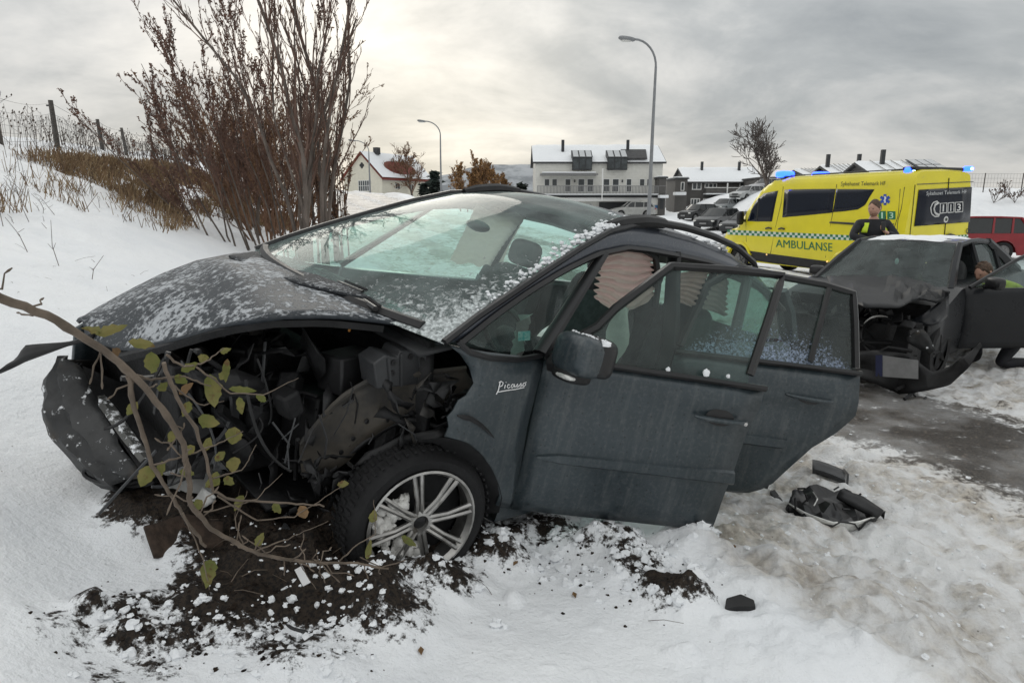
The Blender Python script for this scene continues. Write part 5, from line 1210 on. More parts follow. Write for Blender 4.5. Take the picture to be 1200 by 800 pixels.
def head_verts(mb, c, rot, mi_skin=0, mi_beard=1, beard=True, w=.078, d=.098, h=.122):
    nu, nv = 32, 24; rows = []
    for i in range(nv):
        th = pi * (i + .02) / (nv - 1 + .04); row = []
        for k in range(nu):
            g = 2 * pi * k / nu; x, y, z = sin(th) * sin(g), -sin(th) * cos(g), cos(th)
            fx = x; fr_ = max(0, -y)
            jaw = max(0, -z - .1)
            px_ = x * w * (1 - .20 * jaw); py_ = y * d * (1 - .10 * jaw * (y > 0)); pz_ = z * h
            if y > 0 and z < 0: py_ *= 1 - .35 * min(1, -z)
            b = -.024 * math.exp(-(fx / .16) ** 2 - ((z + .14) / .17) ** 2) - .006 * math.exp(-((z - .17) / .10) ** 2 - (fx / .6) ** 2) + .009 * math.exp(-((abs(fx) - .38) / .16) ** 2 - ((z - .04) / .10) ** 2) \
                - .006 * math.exp(-(fx / .28) ** 2 - ((z + .46) / .06) ** 2) + .003 * math.exp(-(fx / .25) ** 2 - ((z + .53) / .04) ** 2) - .013 * math.exp(-(fx / .34) ** 2 - ((z + .82) / .16) ** 2)
            py_ += b * (fr_ > .1)
            row.append(Vector(c) + rot @ V(px_, py_, pz_))
        rows.append(row)
    o = len(mb.f); mb.grid(rows, mi_skin, close=True)
    if beard:
        for i in range(nv - 1):
            for k in range(nu):
                z = cos(pi * (i + .5) / nv); g = 2 * pi * (k + .5) / nu
                if z < -.36 and abs(((g + pi) % (2 * pi)) - pi) < 1.45 and not (z > -.55 and abs(((g + pi) % (2 * pi)) - pi) < .22): mb.m[o + i * nu + k] = mi_beard
    for sg in (1, -1):     # ears and eyes belong to the same body mesh
        mb.ball(Vector(c) + rot @ V(sg * w * .97, .012, .0), (.012, .022, .032), 8, 6, mi=mi_skin, rot=rot)
        mb.ball(Vector(c) + rot @ V(sg * .030, -d * .86, .008), (.009, .008, .006), 8, 6, mi=2, rot=rot)
def hair_mesh(c, rot, parent, curly=.0, w=.083, d=.104, h=.130):
    nu, nv = 30, 14; rows = []; rd = random.Random(5)
    for i in range(nv):
        row = []
        for k in range(nu):
            g = 2 * pi * k / nu; a = abs(((g + pi) % (2 * pi)) - pi)      # 0 = forehead
            lim = lerp(.27, .62, min(1, a / 2.0)) * pi * (1.0 if a > .9 else .98)
            th = .01 + lim * i / (nv - 1); q = 1 + (curly * (rd.random() - .4) if i < nv - 1 else -.05)
            row.append(Vector(c) + rot @ V(sin(th) * sin(g) * w * q, -sin(th) * cos(g) * d * q + .004, cos(th) * h * q))
        rows.append(row)
    return MB().grid(rows, close=True).obj('hair', M['hair'], parent, smooth=60)
def person(name, loc, rz, label, J, headc, headrot, curl=0, hivis_torso=False):
    root = empty(name, loc, rz, label, 'person')
    vs = [J['pelvis'], J['waist'], J['chest'], J['upper'], J['neck'], J['throat']]; es = [(0, 1), (1, 2), (2, 3), (3, 4), (4, 5)]; rs = [(.13, .105), (.12, .095), (.145, .105), (.12, .085), (.056, .056), (.052, .052)]
    def add(p, r, par): vs.append(p); rs.append(r); es.append((par, len(vs) - 1)); return len(vs) - 1
    parts = {}
    for s_ in 'RL':
        sh, el, wr, hd = J['sh' + s_], J['el' + s_], J['wr' + s_], J['hd' + s_]
        a = add(sh, .056, 3); a = add(Vector(sh).lerp(Vector(el), .5), .046, a); a = add(el, .039, a); a = add(Vector(el).lerp(Vector(wr), .4), .037, a); a = add(wr, .026, a)
        pd = (Vector(hd) - Vector(wr)).normalized(); side_ = J.get('side' + s_, V(0, 0, 1)); side_ = (side_ - pd * side_.dot(pd)).normalized(); nrm = pd.cross(side_)
        pal = add(Vector(wr) + pd * .055, (.030, .017), a); kn = add(Vector(wr) + pd * .085, (.032, .014), pal)
        for q, (off, ln) in enumerate(((.028, .066), (.010, .074), (-.009, .070), (-.026, .054))):
            b0 = Vector(wr) + pd * .088 + side_ * off; curl_ = nrm * J.get('curl' + s_, .6)
            f1_ = add(b0 + pd * .012, .0088, kn); f2_ = add(b0 + (pd + curl_ * .5).normalized() * ln * .55 + pd * .01, .0082, f1_); add(b0 + (pd + curl_ * .5).normalized() * ln * .55 + (pd * .5 + curl_ * 1.2).normalized() * ln * .45, .0072, f2_)
        t1 = add(Vector(wr) + pd * .040 + side_ * .034, .0105, pal); t2 = add(Vector(wr) + pd * .070 + side_ * .052 + nrm * .012, .0095, t1); add(Vector(wr) + pd * .094 + side_ * .050 + nrm * .026, .0080, t2)
        hp, k_, an, to = J['hip' + s_], J['kn' + s_], J['an' + s_], J['to' + s_]
        a = add(hp, .080, 0); a = add(Vector(hp).lerp(Vector(k_), .5), .068, a); a = add(k_, .052, a); a = add(Vector(k_).lerp(Vector(an), .4), .048, a); a = add(an, .036, a); add(to, .032, a)
    v, f = skin_mesh(vs, es, rs, 0, 2)
    mb = MB().add(v, f); head_verts(mb, headc, headrot)
    body = mb.obj('body', [M['skin'], M['stubble'], M['eye']], root, smooth=80, weld=False)
    hair_mesh(headc + headrot @ V(0, .002, .006), headrot, root, curl)
    # jacket
    vs = [J['pelvis'] + V(0, 0, -.02), J['waist'], J['chest'], J['upper'], J['neck']]; es = [(0, 1), (1, 2), (2, 3), (3, 4)]; rs = [(.165, .14), (.155, .125), (.185, .14), (.15, .115), (.072, .072)]
    for s_ in 'RL':
        sh, el, wr = J['sh' + s_], J['el' + s_], J['wr' + s_]
        a = add(sh, .080, 3); a = add(Vector(sh).lerp(Vector(el), .5), .068, a); a = add(el, .060, a); a = add(Vector(el).lerp(Vector(wr), .5), .054, a); add(Vector(el).lerp(Vector(wr), .93), .044, a)
    v, f = skin_mesh(vs, es, rs, 0, 2)
    jm = MB().add(v, f)
    jk = jm.obj('jacket', [M['hivis'] if hivis_torso else M['jacket']], root, smooth=80, weld=False)
    vs, es, rs = [J['pelvis'] + V(0, 0, -.02)], [], [(.14, .115)]
    for s_ in 'RL':
        hp, k_, an = J['hip' + s_], J['kn' + s_], J['an' + s_]
        a = add(hp, .100, 0); a = add(Vector(hp).lerp(Vector(k_), .5), .088, a); a = add(k_, .074, a); a = add(Vector(k_).lerp(Vector(an), .5), .068, a); add(Vector(k_).lerp(Vector(an), .92), .062, a)
    v, f = skin_mesh(vs, es, rs, 0, 2); MB().add(v, f).obj('trousers', M['jacket'], root, smooth=80, weld=False)
    for s_ in 'RL':
        an, to = Vector(J['an' + s_]), Vector(J['to' + s_]); dv = (to - an)
        v, f = skin_mesh([an + V(0, 0, .12) if abs(dv.z) < .12 else an - dv * .4, an - V(0, 0, .01), an.lerp(to, .55), to], [(0, 1), (1, 2), (2, 3)], [.056, .056, .050, .044], 0, 2); MB().add(v, f).obj('boot', M['rubber'], root, smooth=80, weld=False)
    return root, jk
MY = 9.75; mp = at(1019, 300, MY); mz = Hpt(mp.x, MY)
J = dict(pelvis=V(0, 0, .98), waist=V(0, -.005, 1.13), chest=V(0, .0, 1.34), upper=V(0, .01, 1.46), neck=V(0, .005, 1.55), throat=V(-.01, -.01, 1.62),
         shR=V(-.19, .01, 1.475), elR=V(-.31, -.13, 1.30), wrR=V(-.13, -.295, 1.275), hdR=V(-.02, -.33, 1.265), sideR=V(0, .1, 1), curlR=.8,
         shL=V(.19, .01, 1.475), elL=V(.31, -.11, 1.28), wrL=V(.10, -.285, 1.37), hdL=V(.01, -.32, 1.43), sideL=V(-.5, 0, .6), curlL=-.9,
         hipR=V(-.095, 0, .92), knR=V(-.11, -.02, .50), anR=V(-.12, .03, .10), toR=V(-.15, -.13, .045), hipL=V(.095, 0, .92), knL=V(.12, -.02, .50), anL=V(.13, .03, .10), toL=V(.17, -.13, .045))
hr_ = Euler((R(8), 0, R(-48))).to_matrix()
P1, JK1 = person('person', (mp.x, MY, mz + .01), R(-12), 'person in black and yellow uniform standing before the ambulance with hands at chest', J, V(-.012, -.025, 1.705), hr_, .04)
# yellow panels and reflective bands of the uniform, lying on the jacket
def patch(pts_u, pts_l, name, mat, parent, n=8): return MB().grid(strip(pts_u, pts_l, n, 5)).obj(name, mat, parent, smooth=80, solid=.006)
def tor(a, z, off=.0):   # point on the chest at angle a (0 = front)
    rx, ry = np.interp(z, [.95, 1.13, 1.34, 1.46, 1.53], [.172, .160, .190, .175, .12]), np.interp(z, [.95, 1.13, 1.34, 1.46, 1.53], [.150, .134, .148, .130, .09])
    return V(sin(a) * (rx + off + .014), -cos(a) * (ry + off + .014), z)
for a0, a1 in ((-1.0, -.55), (.62, 1.05)):
    patch([tor(lerp(a0, a1, k / 4), 1.50, .012) for k in range(5)], [tor(lerp(a0, a1, k / 4), 1.36, .014) for k in range(5)], 'hivis_panel', M['hivis'], P1)
patch([tor(lerp(.1, 1.0, k / 6), 1.26 + .05 * k / 6, .014) for k in range(7)], [tor(lerp(.05, 1.0, k / 6), 1.15 + .04 * k / 6, .016) for k in range(7)], 'hivis_panel', M['hivis'], P1)
patch([tor(lerp(-1.2, 1.2, k / 10), 1.03, .012) for k in range(11)], [tor(lerp(-1.2, 1.2, k / 10), .93, .016) for k in range(11)], 'hivis_panel', M['hivis'], P1)
patch([tor(lerp(-1.2, 1.2, k / 10), 1.075, .014) for k in range(11)], [tor(lerp(-1.2, 1.2, k / 10), 1.04, .014) for k in range(11)], 'reflective_band', M['reflective'], P1)
rdm = empty('radio', P1.matrix_basis @ V(.03, -.355, 1.46), R(-12), 'small black handheld radio in the standing person\'s raised hand', 'radio')
MB().box((0, 0, 0), (.055, .03, .12)).obj('radio_case', M['trim_black'], rdm, bevel=.006); MB().tube([V(.015, 0, .05), V(.016, 0, .14)], .006, 6).obj('aerial', M['trim_black'], rdm)
# kneeling helper at the driver's door
KY = 7.6; kp = at(1174, 330, KY); kz = Hpt(kp.x, KY)
K = dict(pelvis=V(0, .34, .58), waist=V(0, .26, .75), chest=V(0, .13, .92), upper=V(0, .0, 1.0), neck=V(0, -.10, 1.03), throat=V(0, -.18, 1.07),
         shR=V(-.18, -.02, .97), elR=V(-.24, -.26, .74), wrR=V(-.16, -.46, .84), hdR=V(-.12, -.58, .88), sideR=V(.3, 0, .8), shL=V(.18, -.02, .97), elL=V(.25, -.24, .72), wrL=V(.18, -.45, .80), hdL=V(.14, -.57, .84), sideL=V(-.3, 0, .8),
         hipR=V(-.10, .32, .53), knR=V(-.15, -.10, .48), anR=V(-.15, -.04, .10), toR=V(-.16, -.21, .045), hipL=V(.10, .32, .52), knL=V(.14, .0, .09), anL=V(.14, .40, .09), toL=V(.14, .50, .04))
P2, JK2 = person('person', (kp.x, KY, kz - .05), R(-84), 'person with brown curly hair and bright yellow vest crouching behind the open sedan door', K, V(0, -.25, 1.15), Euler((R(20), 0, R(10))).to_matrix(), .14, True)
# ================================================================ trees, fence, lamps, grass
M['bark'] = mk('grey_bark', (.16, .13, .11), .9, var=.5, vs=9, bump=.5, bs=40, grain=(1, 1, .25), coord='World')
M['twig'] = mk('red_brown_twigs', (.165, .10, .076), .9, var=.4, vs=3, coord='World')
M['twig2'] = mk('brown_twigs', (.23, .13, .08), .9, var=.45, vs=3, coord='World')
M['twig_grey'] = mk('grey_twigs', (.12, .10, .09), .9, var=.3, vs=3, coord='World')
M['bud'] = mk('withered_leaf', (.20, .11, .08), .9, var=.5, vs=6, coord='World')
M['bud2'] = mk('withered_leaf_brown', (.22, .12, .06), .9, var=.5, vs=6, coord='World')
M['orange_leaf'] = mk('orange_leaf', (.36, .20, .075), .8, var=.4, vs=1.2, coord='World')
M['needle'] = mk('spruce_needles', (.030, .045, .036), .9, var=.5, vs=2, coord='World')
M['post'] = mk('weathered_post', (.115, .105, .095), .9, var=.4, vs=20, bump=.4, bs=60)
M['wire'] = mk('fence_wire', (.16, .16, .16), .5, .5, var=.2)
M['galv'] = mk('galvanised_pole', (.26, .27, .28), .45, .4, var=.15, vs=4)
M['straw'] = mk('straw', (.34, .25, .14), .9, var=.5, vs=1.5, coord='World', col2=(.15, .095, .05))
M['straw2'] = mk('brown_grass', (.24, .155, .085), .9, var=.5, vs=1.5, coord='World', col2=(.10, .06, .035))
M['weed'] = mk('dark_weed', (.085, .06, .045), .9, var=.4, vs=3, coord='World')
def quadleaf(mb, p, d, s, mi, rd):
    d = d.normalized(); u = d.orthogonal().normalized(); u = u * cos(rd.random() * 6.28) + d.cross(u) * sin(rd.random() * 6.28)
    mb.add([p, p + d * s * .5 + u * s * .3, p + d * s, p + d * s * .5 - u * s * .3], [(0, 1, 2, 3)], mi)
class Tree:
    def __init__(s, seed, leaf=0, leafsize=.04, leafmi=1, up=.25, wander=.16):
        s.rd = random.Random(seed); s.tr = MB(); s.cr = MB(); s.leaf = leaf; s.ls = leafsize; s.lm = leafmi; s.up = up; s.wa = wander
    def grow(s, p, d, L, r, lev, kids, spread, shrink=.55, seg=5, crown_at=1, minr=.003, t0=.25):
        rd = s.rd; pts = [Vector(p)]; d = Vector(d).normalized(); dirs = []
        for i in range(seg):
            d = (d + V(rd.gauss(0, s.wa), rd.gauss(0, s.wa), rd.gauss(0, s.wa) + s.up * .3)).normalized(); pts.append(pts[-1] + d * L / seg); dirs.append(d)
        rr = [max(minr, r * (1 - .72 * i / seg)) for i in range(seg + 1)]
        mb = s.tr if lev < crown_at else s.cr
        mb.tube(pts, rr, 5 if lev < crown_at else 3, caps=False)
        if lev < len(kids):
            for k in range(kids[lev]):
                t = rd.uniform(t0, 1.0); i = min(seg - 1, int(t * seg)); q = pts[i].lerp(pts[i + 1], t * seg - i); b = dirs[i]
                side_ = b.orthogonal().normalized(); side_ = side_ * cos(rd.random() * 6.283) + b.cross(side_) * sin(rd.random() * 6.283); side_ = Matrix.Rotation(rd.random() * 6.283, 3, b) @ side_
                nd = (b + side_ * spread * rd.uniform(.6, 1.3) + V(0, 0, s.up * .4)).normalized()
                s.grow(q, nd, L * shrink * rd.uniform(.6, 1.2) * (1.15 - .5 * t), max(minr, rr[i] * .5), lev + 1, kids, spread, shrink, max(3, seg - 1), crown_at, minr, t0)
        if lev >= len(kids) - 1 and s.leaf:
            for k in range(s.leaf):
                t = rd.random(); i = min(seg - 1, int(t * seg)); quadleaf(s.cr, pts[i].lerp(pts[i + 1], t * seg - i), V(rd.gauss(0, 1), rd.gauss(0, 1), rd.gauss(-.3, 1)), s.ls * rd.uniform(.5, 1.3), s.lm, rd)
    def build(s, name, loc, label, group=None, trunkm='bark', crownm=('twig', 'bud'), cat='tree'):
        root = empty(name, loc, 0, label, cat, group)
        if s.tr.v: s.tr.obj('trunk', M[trunkm], root, smooth=60, weld=False)
        if s.cr.v: s.cr.obj('crown', [M[c] for c in crownm], root, smooth=0, weld=False)
        return root
def gl(u, Y):
    x = (u - 600) / F_PX * Y * 1.0; return V(x, Y, Hpt(x, Y))
# the big many-stemmed tree behind the wreck
T = Tree(3, leaf=0, up=.32, wander=.11)
for k in range(11):
    b_ = 2.4 * k; T.grow(V(cos(b_) * .24, sin(b_) * .18, -.1), V(cos(b_) * .05 - .035, sin(b_) * .08, 1), T.rd.uniform(4.2, 6.2), T.rd.uniform(.022, .058), 0, (20, 9, 4), .30, .24, 8, 1, .0042, .25)
T.build('bare_tree', gl(368, 11.5), 'tall many-stemmed bare tree with grey trunks right behind the wrecked car', crownm=('twig', 'bud'))
T = Tree(8, leaf=1, leafsize=.05, up=.14, wander=.09)
for k in range(16):
    b_ = R(88 + 1.9 * k + T.rd.uniform(-3, 3)) if k < 13 else R(114 + 6 * (k - 13)); T.grow(V(.25 - .10 * k, T.rd.uniform(-.4, .4), 0), V(cos(b_), T.rd.uniform(-.15, .15), sin(b_)), T.rd.uniform(3.2, 4.9) * (.95 if k > 12 else 1), .019, 0, (15, 8, 4), .34, .28, 7, 1, .0042, .2)
T.build('leaning_shrub', gl(332, 12.6), 'reddish shrub with long branches reaching out to the left over the bank', crownm=('twig', 'bud'), cat='shrub')
for i, (u, Y, h, sd, lab) in enumerate([(330, 14.5, 3.6, 21, 'dense brown thicket nearest the big bare tree'), (312, 16.5, 3.9, 22, 'rounded brown thicket in the middle of the row on the bank'), (296, 19, 3.5, 23, 'brown thicket on the bank further left in the row'), (276, 23, 2.6, 24, 'far thicket at the left end of the row by the fence'), (342, 18, 4.4, 25, 'tall brown thicket behind the big bare tree')]):
    T = Tree(sd, leaf=1, leafsize=.06, up=.2, wander=.14)
    for k in range(17):
        a = T.rd.uniform(0, 6.283); T.grow(V(cos(a) * .5, sin(a) * .4, 0), V(cos(a) * .34, sin(a) * .3, 1), h * T.rd.uniform(.6, 1.0), .022, 0, (8, 6, 3), .40, .38, 6, 1, .0055, .12)
    T.build('thicket', gl(u, Y), lab, 'thickets along the bank', 'twig2', ('twig2', 'bud2'), 'shrub')
for i, (u, Y, h, lab) in enumerate([(378, 13, 2.6, 'slender upright brown shrub just right of the big bare tree'), (398, 13.5, 2.35, 'narrow column shaped brown shrub beside the road at the right end')]):
    T = Tree(40 + i, leaf=3, leafsize=.05, up=.9, wander=.06)
    for k in range(9): T.grow(V(T.rd.gauss(0, .10), T.rd.gauss(0, .1), 0), V(T.rd.gauss(0, .05), T.rd.gauss(0, .05), 1), h * T.rd.uniform(.7, 1), .02, 0, (10, 5), .22, .26, 7, 1, .006, .1)
    T.build('upright_shrub', gl(u, Y), lab, None, 'bark', ('twig', 'bud2'), 'shrub')
T = Tree(51, leaf=1, leafsize=.05, up=.1); T.grow(V(0, 0, 0), V(-.22, 0, 1), 1.9, .055, 0, (6, 4, 3), .6, .5, 6, 1, .005, .5)
T.build('thin_tree', gl(308, 16), 'thin slanting young tree standing alone in the snow', crownm=('twig', 'bud'))
# snow free dry tufts and weeds of the bank
def proj_np(x, y, z):
    d = y * cos(PITCH) - (z - CAMZ) * sin(PITCH); u = y * sin(PITCH) + (z - CAMZ) * cos(PITCH); return 600 + F_PX * x / d, 400 - F_PX * u / d
def inpoly(px, py, P):
    r = np.zeros(px.shape, bool); n = len(P)
    for i in range(n):
        x0, y0 = P[i]; x1, y1 = P[(i + 1) % n]
        if y0 == y1: continue
        r ^= ((y0 > py) != (y1 > py)) & (px < (x1 - x0) * (py - y0) / (y1 - y0) + x0)
    return r
rg = np.random.default_rng(5)
cx = rg.uniform(-24, -1.5, 90000); cy = rg.uniform(3.5, 36, 90000); cz = Hbase(cx, cy); ux_, uy_ = proj_np(cx, cy, cz)
Pa = [(-60, 178), (60, 186), (140, 190), (205, 222), (212, 236), (196, 276), (165, 262), (120, 252), (60, 246), (-60, 242)]
Pb = [(150, 190), (240, 196), (330, 222), (345, 250), (300, 240), (215, 222)]
nzz = vn(cx * 1.1, cy * 1.1, 91) + .7 * vn(cx * 3.1, cy * 3.1, 92)
wgt = np.where(inpoly(ux_, uy_, Pa), np.clip(.22 + 2.6 * nzz, 0.0, 1), 0); wgt = np.maximum(wgt, np.where(inpoly(ux_, uy_, Pb), np.clip(.0 + 1.5 * nzz, 0, .8), 0))
for bx_, by_, br_2 in ((278, 252, 14), (300, 262, 10), (262, 238, 12), (330, 262, 12), (236, 245, 10), (205, 262, 12)): wgt = np.maximum(wgt, np.where(np.hypot(ux_ - bx_, (uy_ - by_) * 1.6) < br_2, .5, 0))
keep = np.nonzero(rg.random(90000) < wgt * .45)[0][:1900]
gm_ = MB(); rd = random.Random(9)
for i in keep:
    p = V(cx[i], cy[i], cz[i] + .0); far_ = cy[i] / 10
    for k in range(rd.randint(7, 15)):
        b = p + V(rd.gauss(0, .13), rd.gauss(0, .13), 0); h = rd.uniform(.10, .50) ; l = V(rd.gauss(.15, .38), rd.gauss(-.15, .38), .8).normalized(); w = rd.uniform(.003, .008) * max(.7, far_)
        dn_ = V(rd.gauss(.25, .3), rd.gauss(-.3, .3), -rd.uniform(.05, .5)); m_ = b + l * h * .6; e_ = m_ + (l * .4 + dn_) * h * .6
        gm_.add([b + V(-w, 0, -.05), b + V(w, 0, -.05), m_ + V(w * .7, 0, 0), m_ - V(w * .7, 0, 0), e_], [(0, 1, 2, 3), (3, 2, 4)], 0 if rd.random() < .45 else 1)
gm_.obj('dry_grass', [M['straw'], M['straw2']], None, smooth=0, weld=False, kind='stuff')
keep = np.nonzero((rg.random(90000) < .05) & ((uy_ < 262) & (ux_ > -40) & (ux_ < 380) | (uy_ < 330) & (ux_ < 130) & (rg.random(90000) < .10)) & (uy_ > 160) & (ts(cx, cy)[0] > .4) & (ts(cx, cy)[0] < 5.2))[0][:620]
wm = MB()
for i in keep:
    p = V(cx[i], cy[i], cz[i] - .03); cr = ts(cx[i], cy[i])[0] > 3.6; h = rd.uniform(.35, 1.0) if cr else rd.uniform(.12, .5); d = V(rd.gauss(0, .25), rd.gauss(0, .25), 1).normalized(); pts = [p, p + d * h * .5, p + d * h + V(rd.gauss(0, .06), rd.gauss(0, .06), 0)]
    r_ = .004 * max(1, cy[i] / 9); wm.tube(pts, [r_, r_ * .8, r_ * .5], 3, caps=False)
    for k in range(rd.randint(1, 5)):
        q = p + d * h * rd.uniform(.4, 1); e = V(rd.gauss(0, .5), rd.gauss(0, .5), .6) * .18 * h; wm.tube([q, q + e], [r_ * .6, r_ * .4], 3, caps=False)
        if cr: wm.add([q + e, q + e + V(.02, 0, .02), q + e + V(.01, 0, .05), q + e + V(-.02, 0, .02)], [(0, 1, 2, 3)])
wm.obj('dead_weeds', M['weed'], None, smooth=0, weld=False, kind='stuff')
# lone stalks poking out of the near snow
ls_ = MB()
for k in range(170):
    x, y = rd.uniform(-5, 2.2), rd.uniform(.9, 7); t_, s_ = float(ts(x, y)[0]), float(ts(x, y)[1])
    if t_ < -1.4: continue
    z = float(Hfine(np.array([x]), np.array([y]))[0]); h = rd.uniform(.02, .12); p = V(x, y, z - .01); e = V(rd.gauss(0, .7), rd.gauss(0, .7), rd.uniform(.05, .8)) * h
    ls_.tube([p, p + e * .5 + V(0, 0, .01), p + e], [.0015, .0013, .001], 3, caps=False)
ls_.obj('grass_stalks', M['weed'], None, smooth=0, weld=False, kind='stuff')
# sheep fence along the top of the bank
fr_root = None
FPx = [(2, 186, 108, 12.6), (69, 180, 118, 16.3), (122, 184, 140, 21.5), (150, 190, 150, 26), (182, 196, 158, 30.5), (203, 197, 166, 35), (218, 198, 165, 39.5), (227, 198, 168, 44), (236, 199, 170, 49), (245, 199, 171, 54)]
fpos = [at(-160, 190, 8.6)] + [at(u, v0, Y) for u, v0, v1, Y in FPx]
fence = empty('fence', (0, 0, 0), 0, 'wire sheep fence on weathered wooden posts along the top of the bank', 'fence')
tops = []
rp = random.Random(2)
for i, p in enumerate(fpos):
    g = V(p.x, p.y, Hpt(p.x, p.y) - .3); tz = at(*( (FPx[i - 1][0] - 6, FPx[i - 1][2]) if i else (-175, 95)), p.y).z; tz = max(tz, g.z + 1.2)
    tp = V(p.x + rp.gauss(-.03, .05), p.y + rp.gauss(0, .04), tz); tops.append((g, tp))
    o = MB().tube([g, g.lerp(tp, .5), tp], [.062, .058, .052], 8).obj('post', M['post'], fence, smooth=50)
    MB().box(tp + V(-.06, 0, -.12), (.09, .05, .035)).obj('insulator', M['trim_black'], o)
for i in range(len(tops) - 1):
    (g0, t0), (g1, t1) = tops[i], tops[i + 1]; mb = MB(); n_ = max(10, int((g1 - g0).length / .17)); r_ = .0035 * max(1, g0.y / 11)
    def fp_(s_, h): # h metres below the top wire
        a, b = t0.lerp(t1, s_), g0.lerp(g1, s_); L = (a - b).length; sag = .10 * sin(pi * s_) * (1 if h > .01 else .3); q = a + (b - a) * (h / L); return q - V(0, 0, sag * (1 - h / 1.6)) + V(.02 * sin(s_ * 40), 0, 0) * (h > .2)
    for h in (.06, .30, .42, .55, .70, .86, 1.05, 1.25):
        mb.tube([fp_(k / 12, h) for k in range(13)], r_, 3, caps=False)
    for k in range(1, n_): mb.tube([fp_(k / n_, .30 + .02 * (k % 3)), fp_(k / n_ + .004 * rp.gauss(0, 1), .75), fp_(k / n_, 1.25)], r_ * .8, 3, caps=False)
    mb.obj('netting', M['wire'], fence, smooth=0, weld=False)
# street lamps
def lamp(u, Y, h, arm, lab, r=.085):
    g = gl(u, Y); L_ = empty('street_lamp', g, 0, lab, 'street lamp', 'street lamps along the road')
    MB().tube([V(0, 0, -.3), V(.01, 0, 1.2), V(.02, 0, h * .6), V(.04, 0, h - 1.1)], [r, r, r * .75, r * .58], 10).obj('pole', M['galv'], L_, smooth=60)
    MB().tube([V(.04, 0, h - 1.1)] + [V(.04 + (arm - .04) * (1 - cos(t)), 0, h - 1.1 + 1.0 * sin(t)) for t in np.linspace(.15, pi / 2, 8)], r * .5, 8).obj('arm', M['galv'], L_, smooth=60)
    sg = -1 if arm < 0 else 1
    hd = sball((arm + sg * .28, 0, h - .08), (.34, .13, .085), .7, Euler((0, R(-8) * sg, 0)).to_matrix(), 14, 9).obj('lamp_head', M['galv'], L_, smooth=60)
    sball((arm + sg * .28, 0, h - .15), (.24, .10, .05), .8, Matrix.Identity(3), 12, 8).obj('lamp_glass', M['lens'], hd)
    sball((.0, -.0, 1.0), (r * 1.25, r * 1.25, .28), .6, Matrix.Identity(3), 12, 8).obj('service_door', M['galv'], L_)
lamp(757, 27, 8.25 - Hpt(5.6, 27), -.85, 'tallest street lamp, standing in front of the white house')
lamp(519, 52, 8.2 - Hpt(-5.5, 52), -1.1, 'middle street lamp in front of the orange birches')
lamp(438, 66, 8.1 - Hpt(-14, 66), -1.3, 'small far street lamp in front of the white gabled house')
# trees of the background
def bg_tree(u, Y, h, seed, lab, kind):
    g = gl(u, Y)
    if kind == 'bare':
        T = Tree(seed, up=.25, wander=.12); T.grow(V(0, 0, 0), V(.02, 0, 1), h * .72, h * .02, 0, (16, 9, 6), .85, .55, 7, 1, .024, .15); T.build('bare_tree', g, lab, None, 'bark', ('twig_grey', 'bud'))
    elif kind == 'brown':
        T = Tree(seed, leaf=2, leafsize=.20, up=.2, wander=.12); T.grow(V(0, 0, 0), V(.05, 0, 1), h * .8, h * .022, 0, (16, 9, 5), .9, .55, 7, 1, .024, .15); T.build('brown_tree', g, lab, None, 'bark', ('twig2', 'bud2'))
    elif kind == 'orange':
        T = Tree(seed, leaf=4, leafsize=.16, up=.30, wander=.08); T.grow(V(0, 0, 0), V(0, 0, 1), h * .95, h * .018, 0, (36, 8, 3), .8, .40, 8, 1, .016, .08); T.build('birch', g, lab, 'autumn birches by the road', 'bark', ('twig2', 'orange_leaf'))
    else:
        T = Tree(seed); rd = T.rd; T.tr.tube([V(0, 0, 0), V(0, 0, h)], [h * .02, .02], 6)
        for k in range(170):
            z = h * (.08 + .9 * rd.random() ** 1.1); L = (h - z) * .42 * rd.uniform(.6, 1.15) + .15; a = rd.random() * 6.283; e = V(cos(a) * L, sin(a) * L, z - L * .25); b = V(0, 0, z)
            for j in range(9):
                t = (j + 1) / 9; q = b.lerp(e, t); s_ = .26 * (1.3 - t) * rd.uniform(.7, 1.3) + .08
                T.cr.add([q + V(rd.gauss(0, s_), rd.gauss(0, s_), rd.gauss(0, s_ * .4)) for _ in range(3)], [(0, 1, 2)])
        T.build('spruce', g, lab, 'spruces beside the road', 'bark', ('needle', 'needle'))
bg_tree(487, 100, 9.0, 61, 'brown leafed tree behind the red roof', 'brown'); bg_tree(476, 104, 7.5, 65, 'lower brown tree rising over the red roof ridge', 'brown')
bg_tree(512, 80, 4.6, 62, 'dark spruce left of the orange birches', 'spruce'); bg_tree(611, 78, 3.1, 63, 'small dark spruce beside the white house', 'spruce'); bg_tree(500, 84, 3.2, 64, 'lower dark spruce next to the brown tree', 'spruce')
bg_tree(541, 72, 4.9, 71, 'leftmost orange birch, shorter and brightest', 'orange'); bg_tree(563, 74, 5.6, 72, 'tallest birch in the middle of the orange trees', 'orange'); bg_tree(583, 73, 4.4, 73, 'rightmost brownish birch towards the white house', 'orange'); bg_tree(553, 80, 4.0, 74, 'low birch at the back between the orange trees', 'orange')
bg_tree(574, 77, 5.0, 75, 'pale orange birch between the tallest one and the rightmost', 'orange'); bg_tree(594, 79, 3.8, 76, 'last low birch on the right beside the small spruce', 'orange'); bg_tree(549, 76, 4.4, 77, 'second orange birch from the left', 'orange')
bg_tree(893, 62, 8.6, 81, 'round crowned bare tree before the grey house', 'bare')
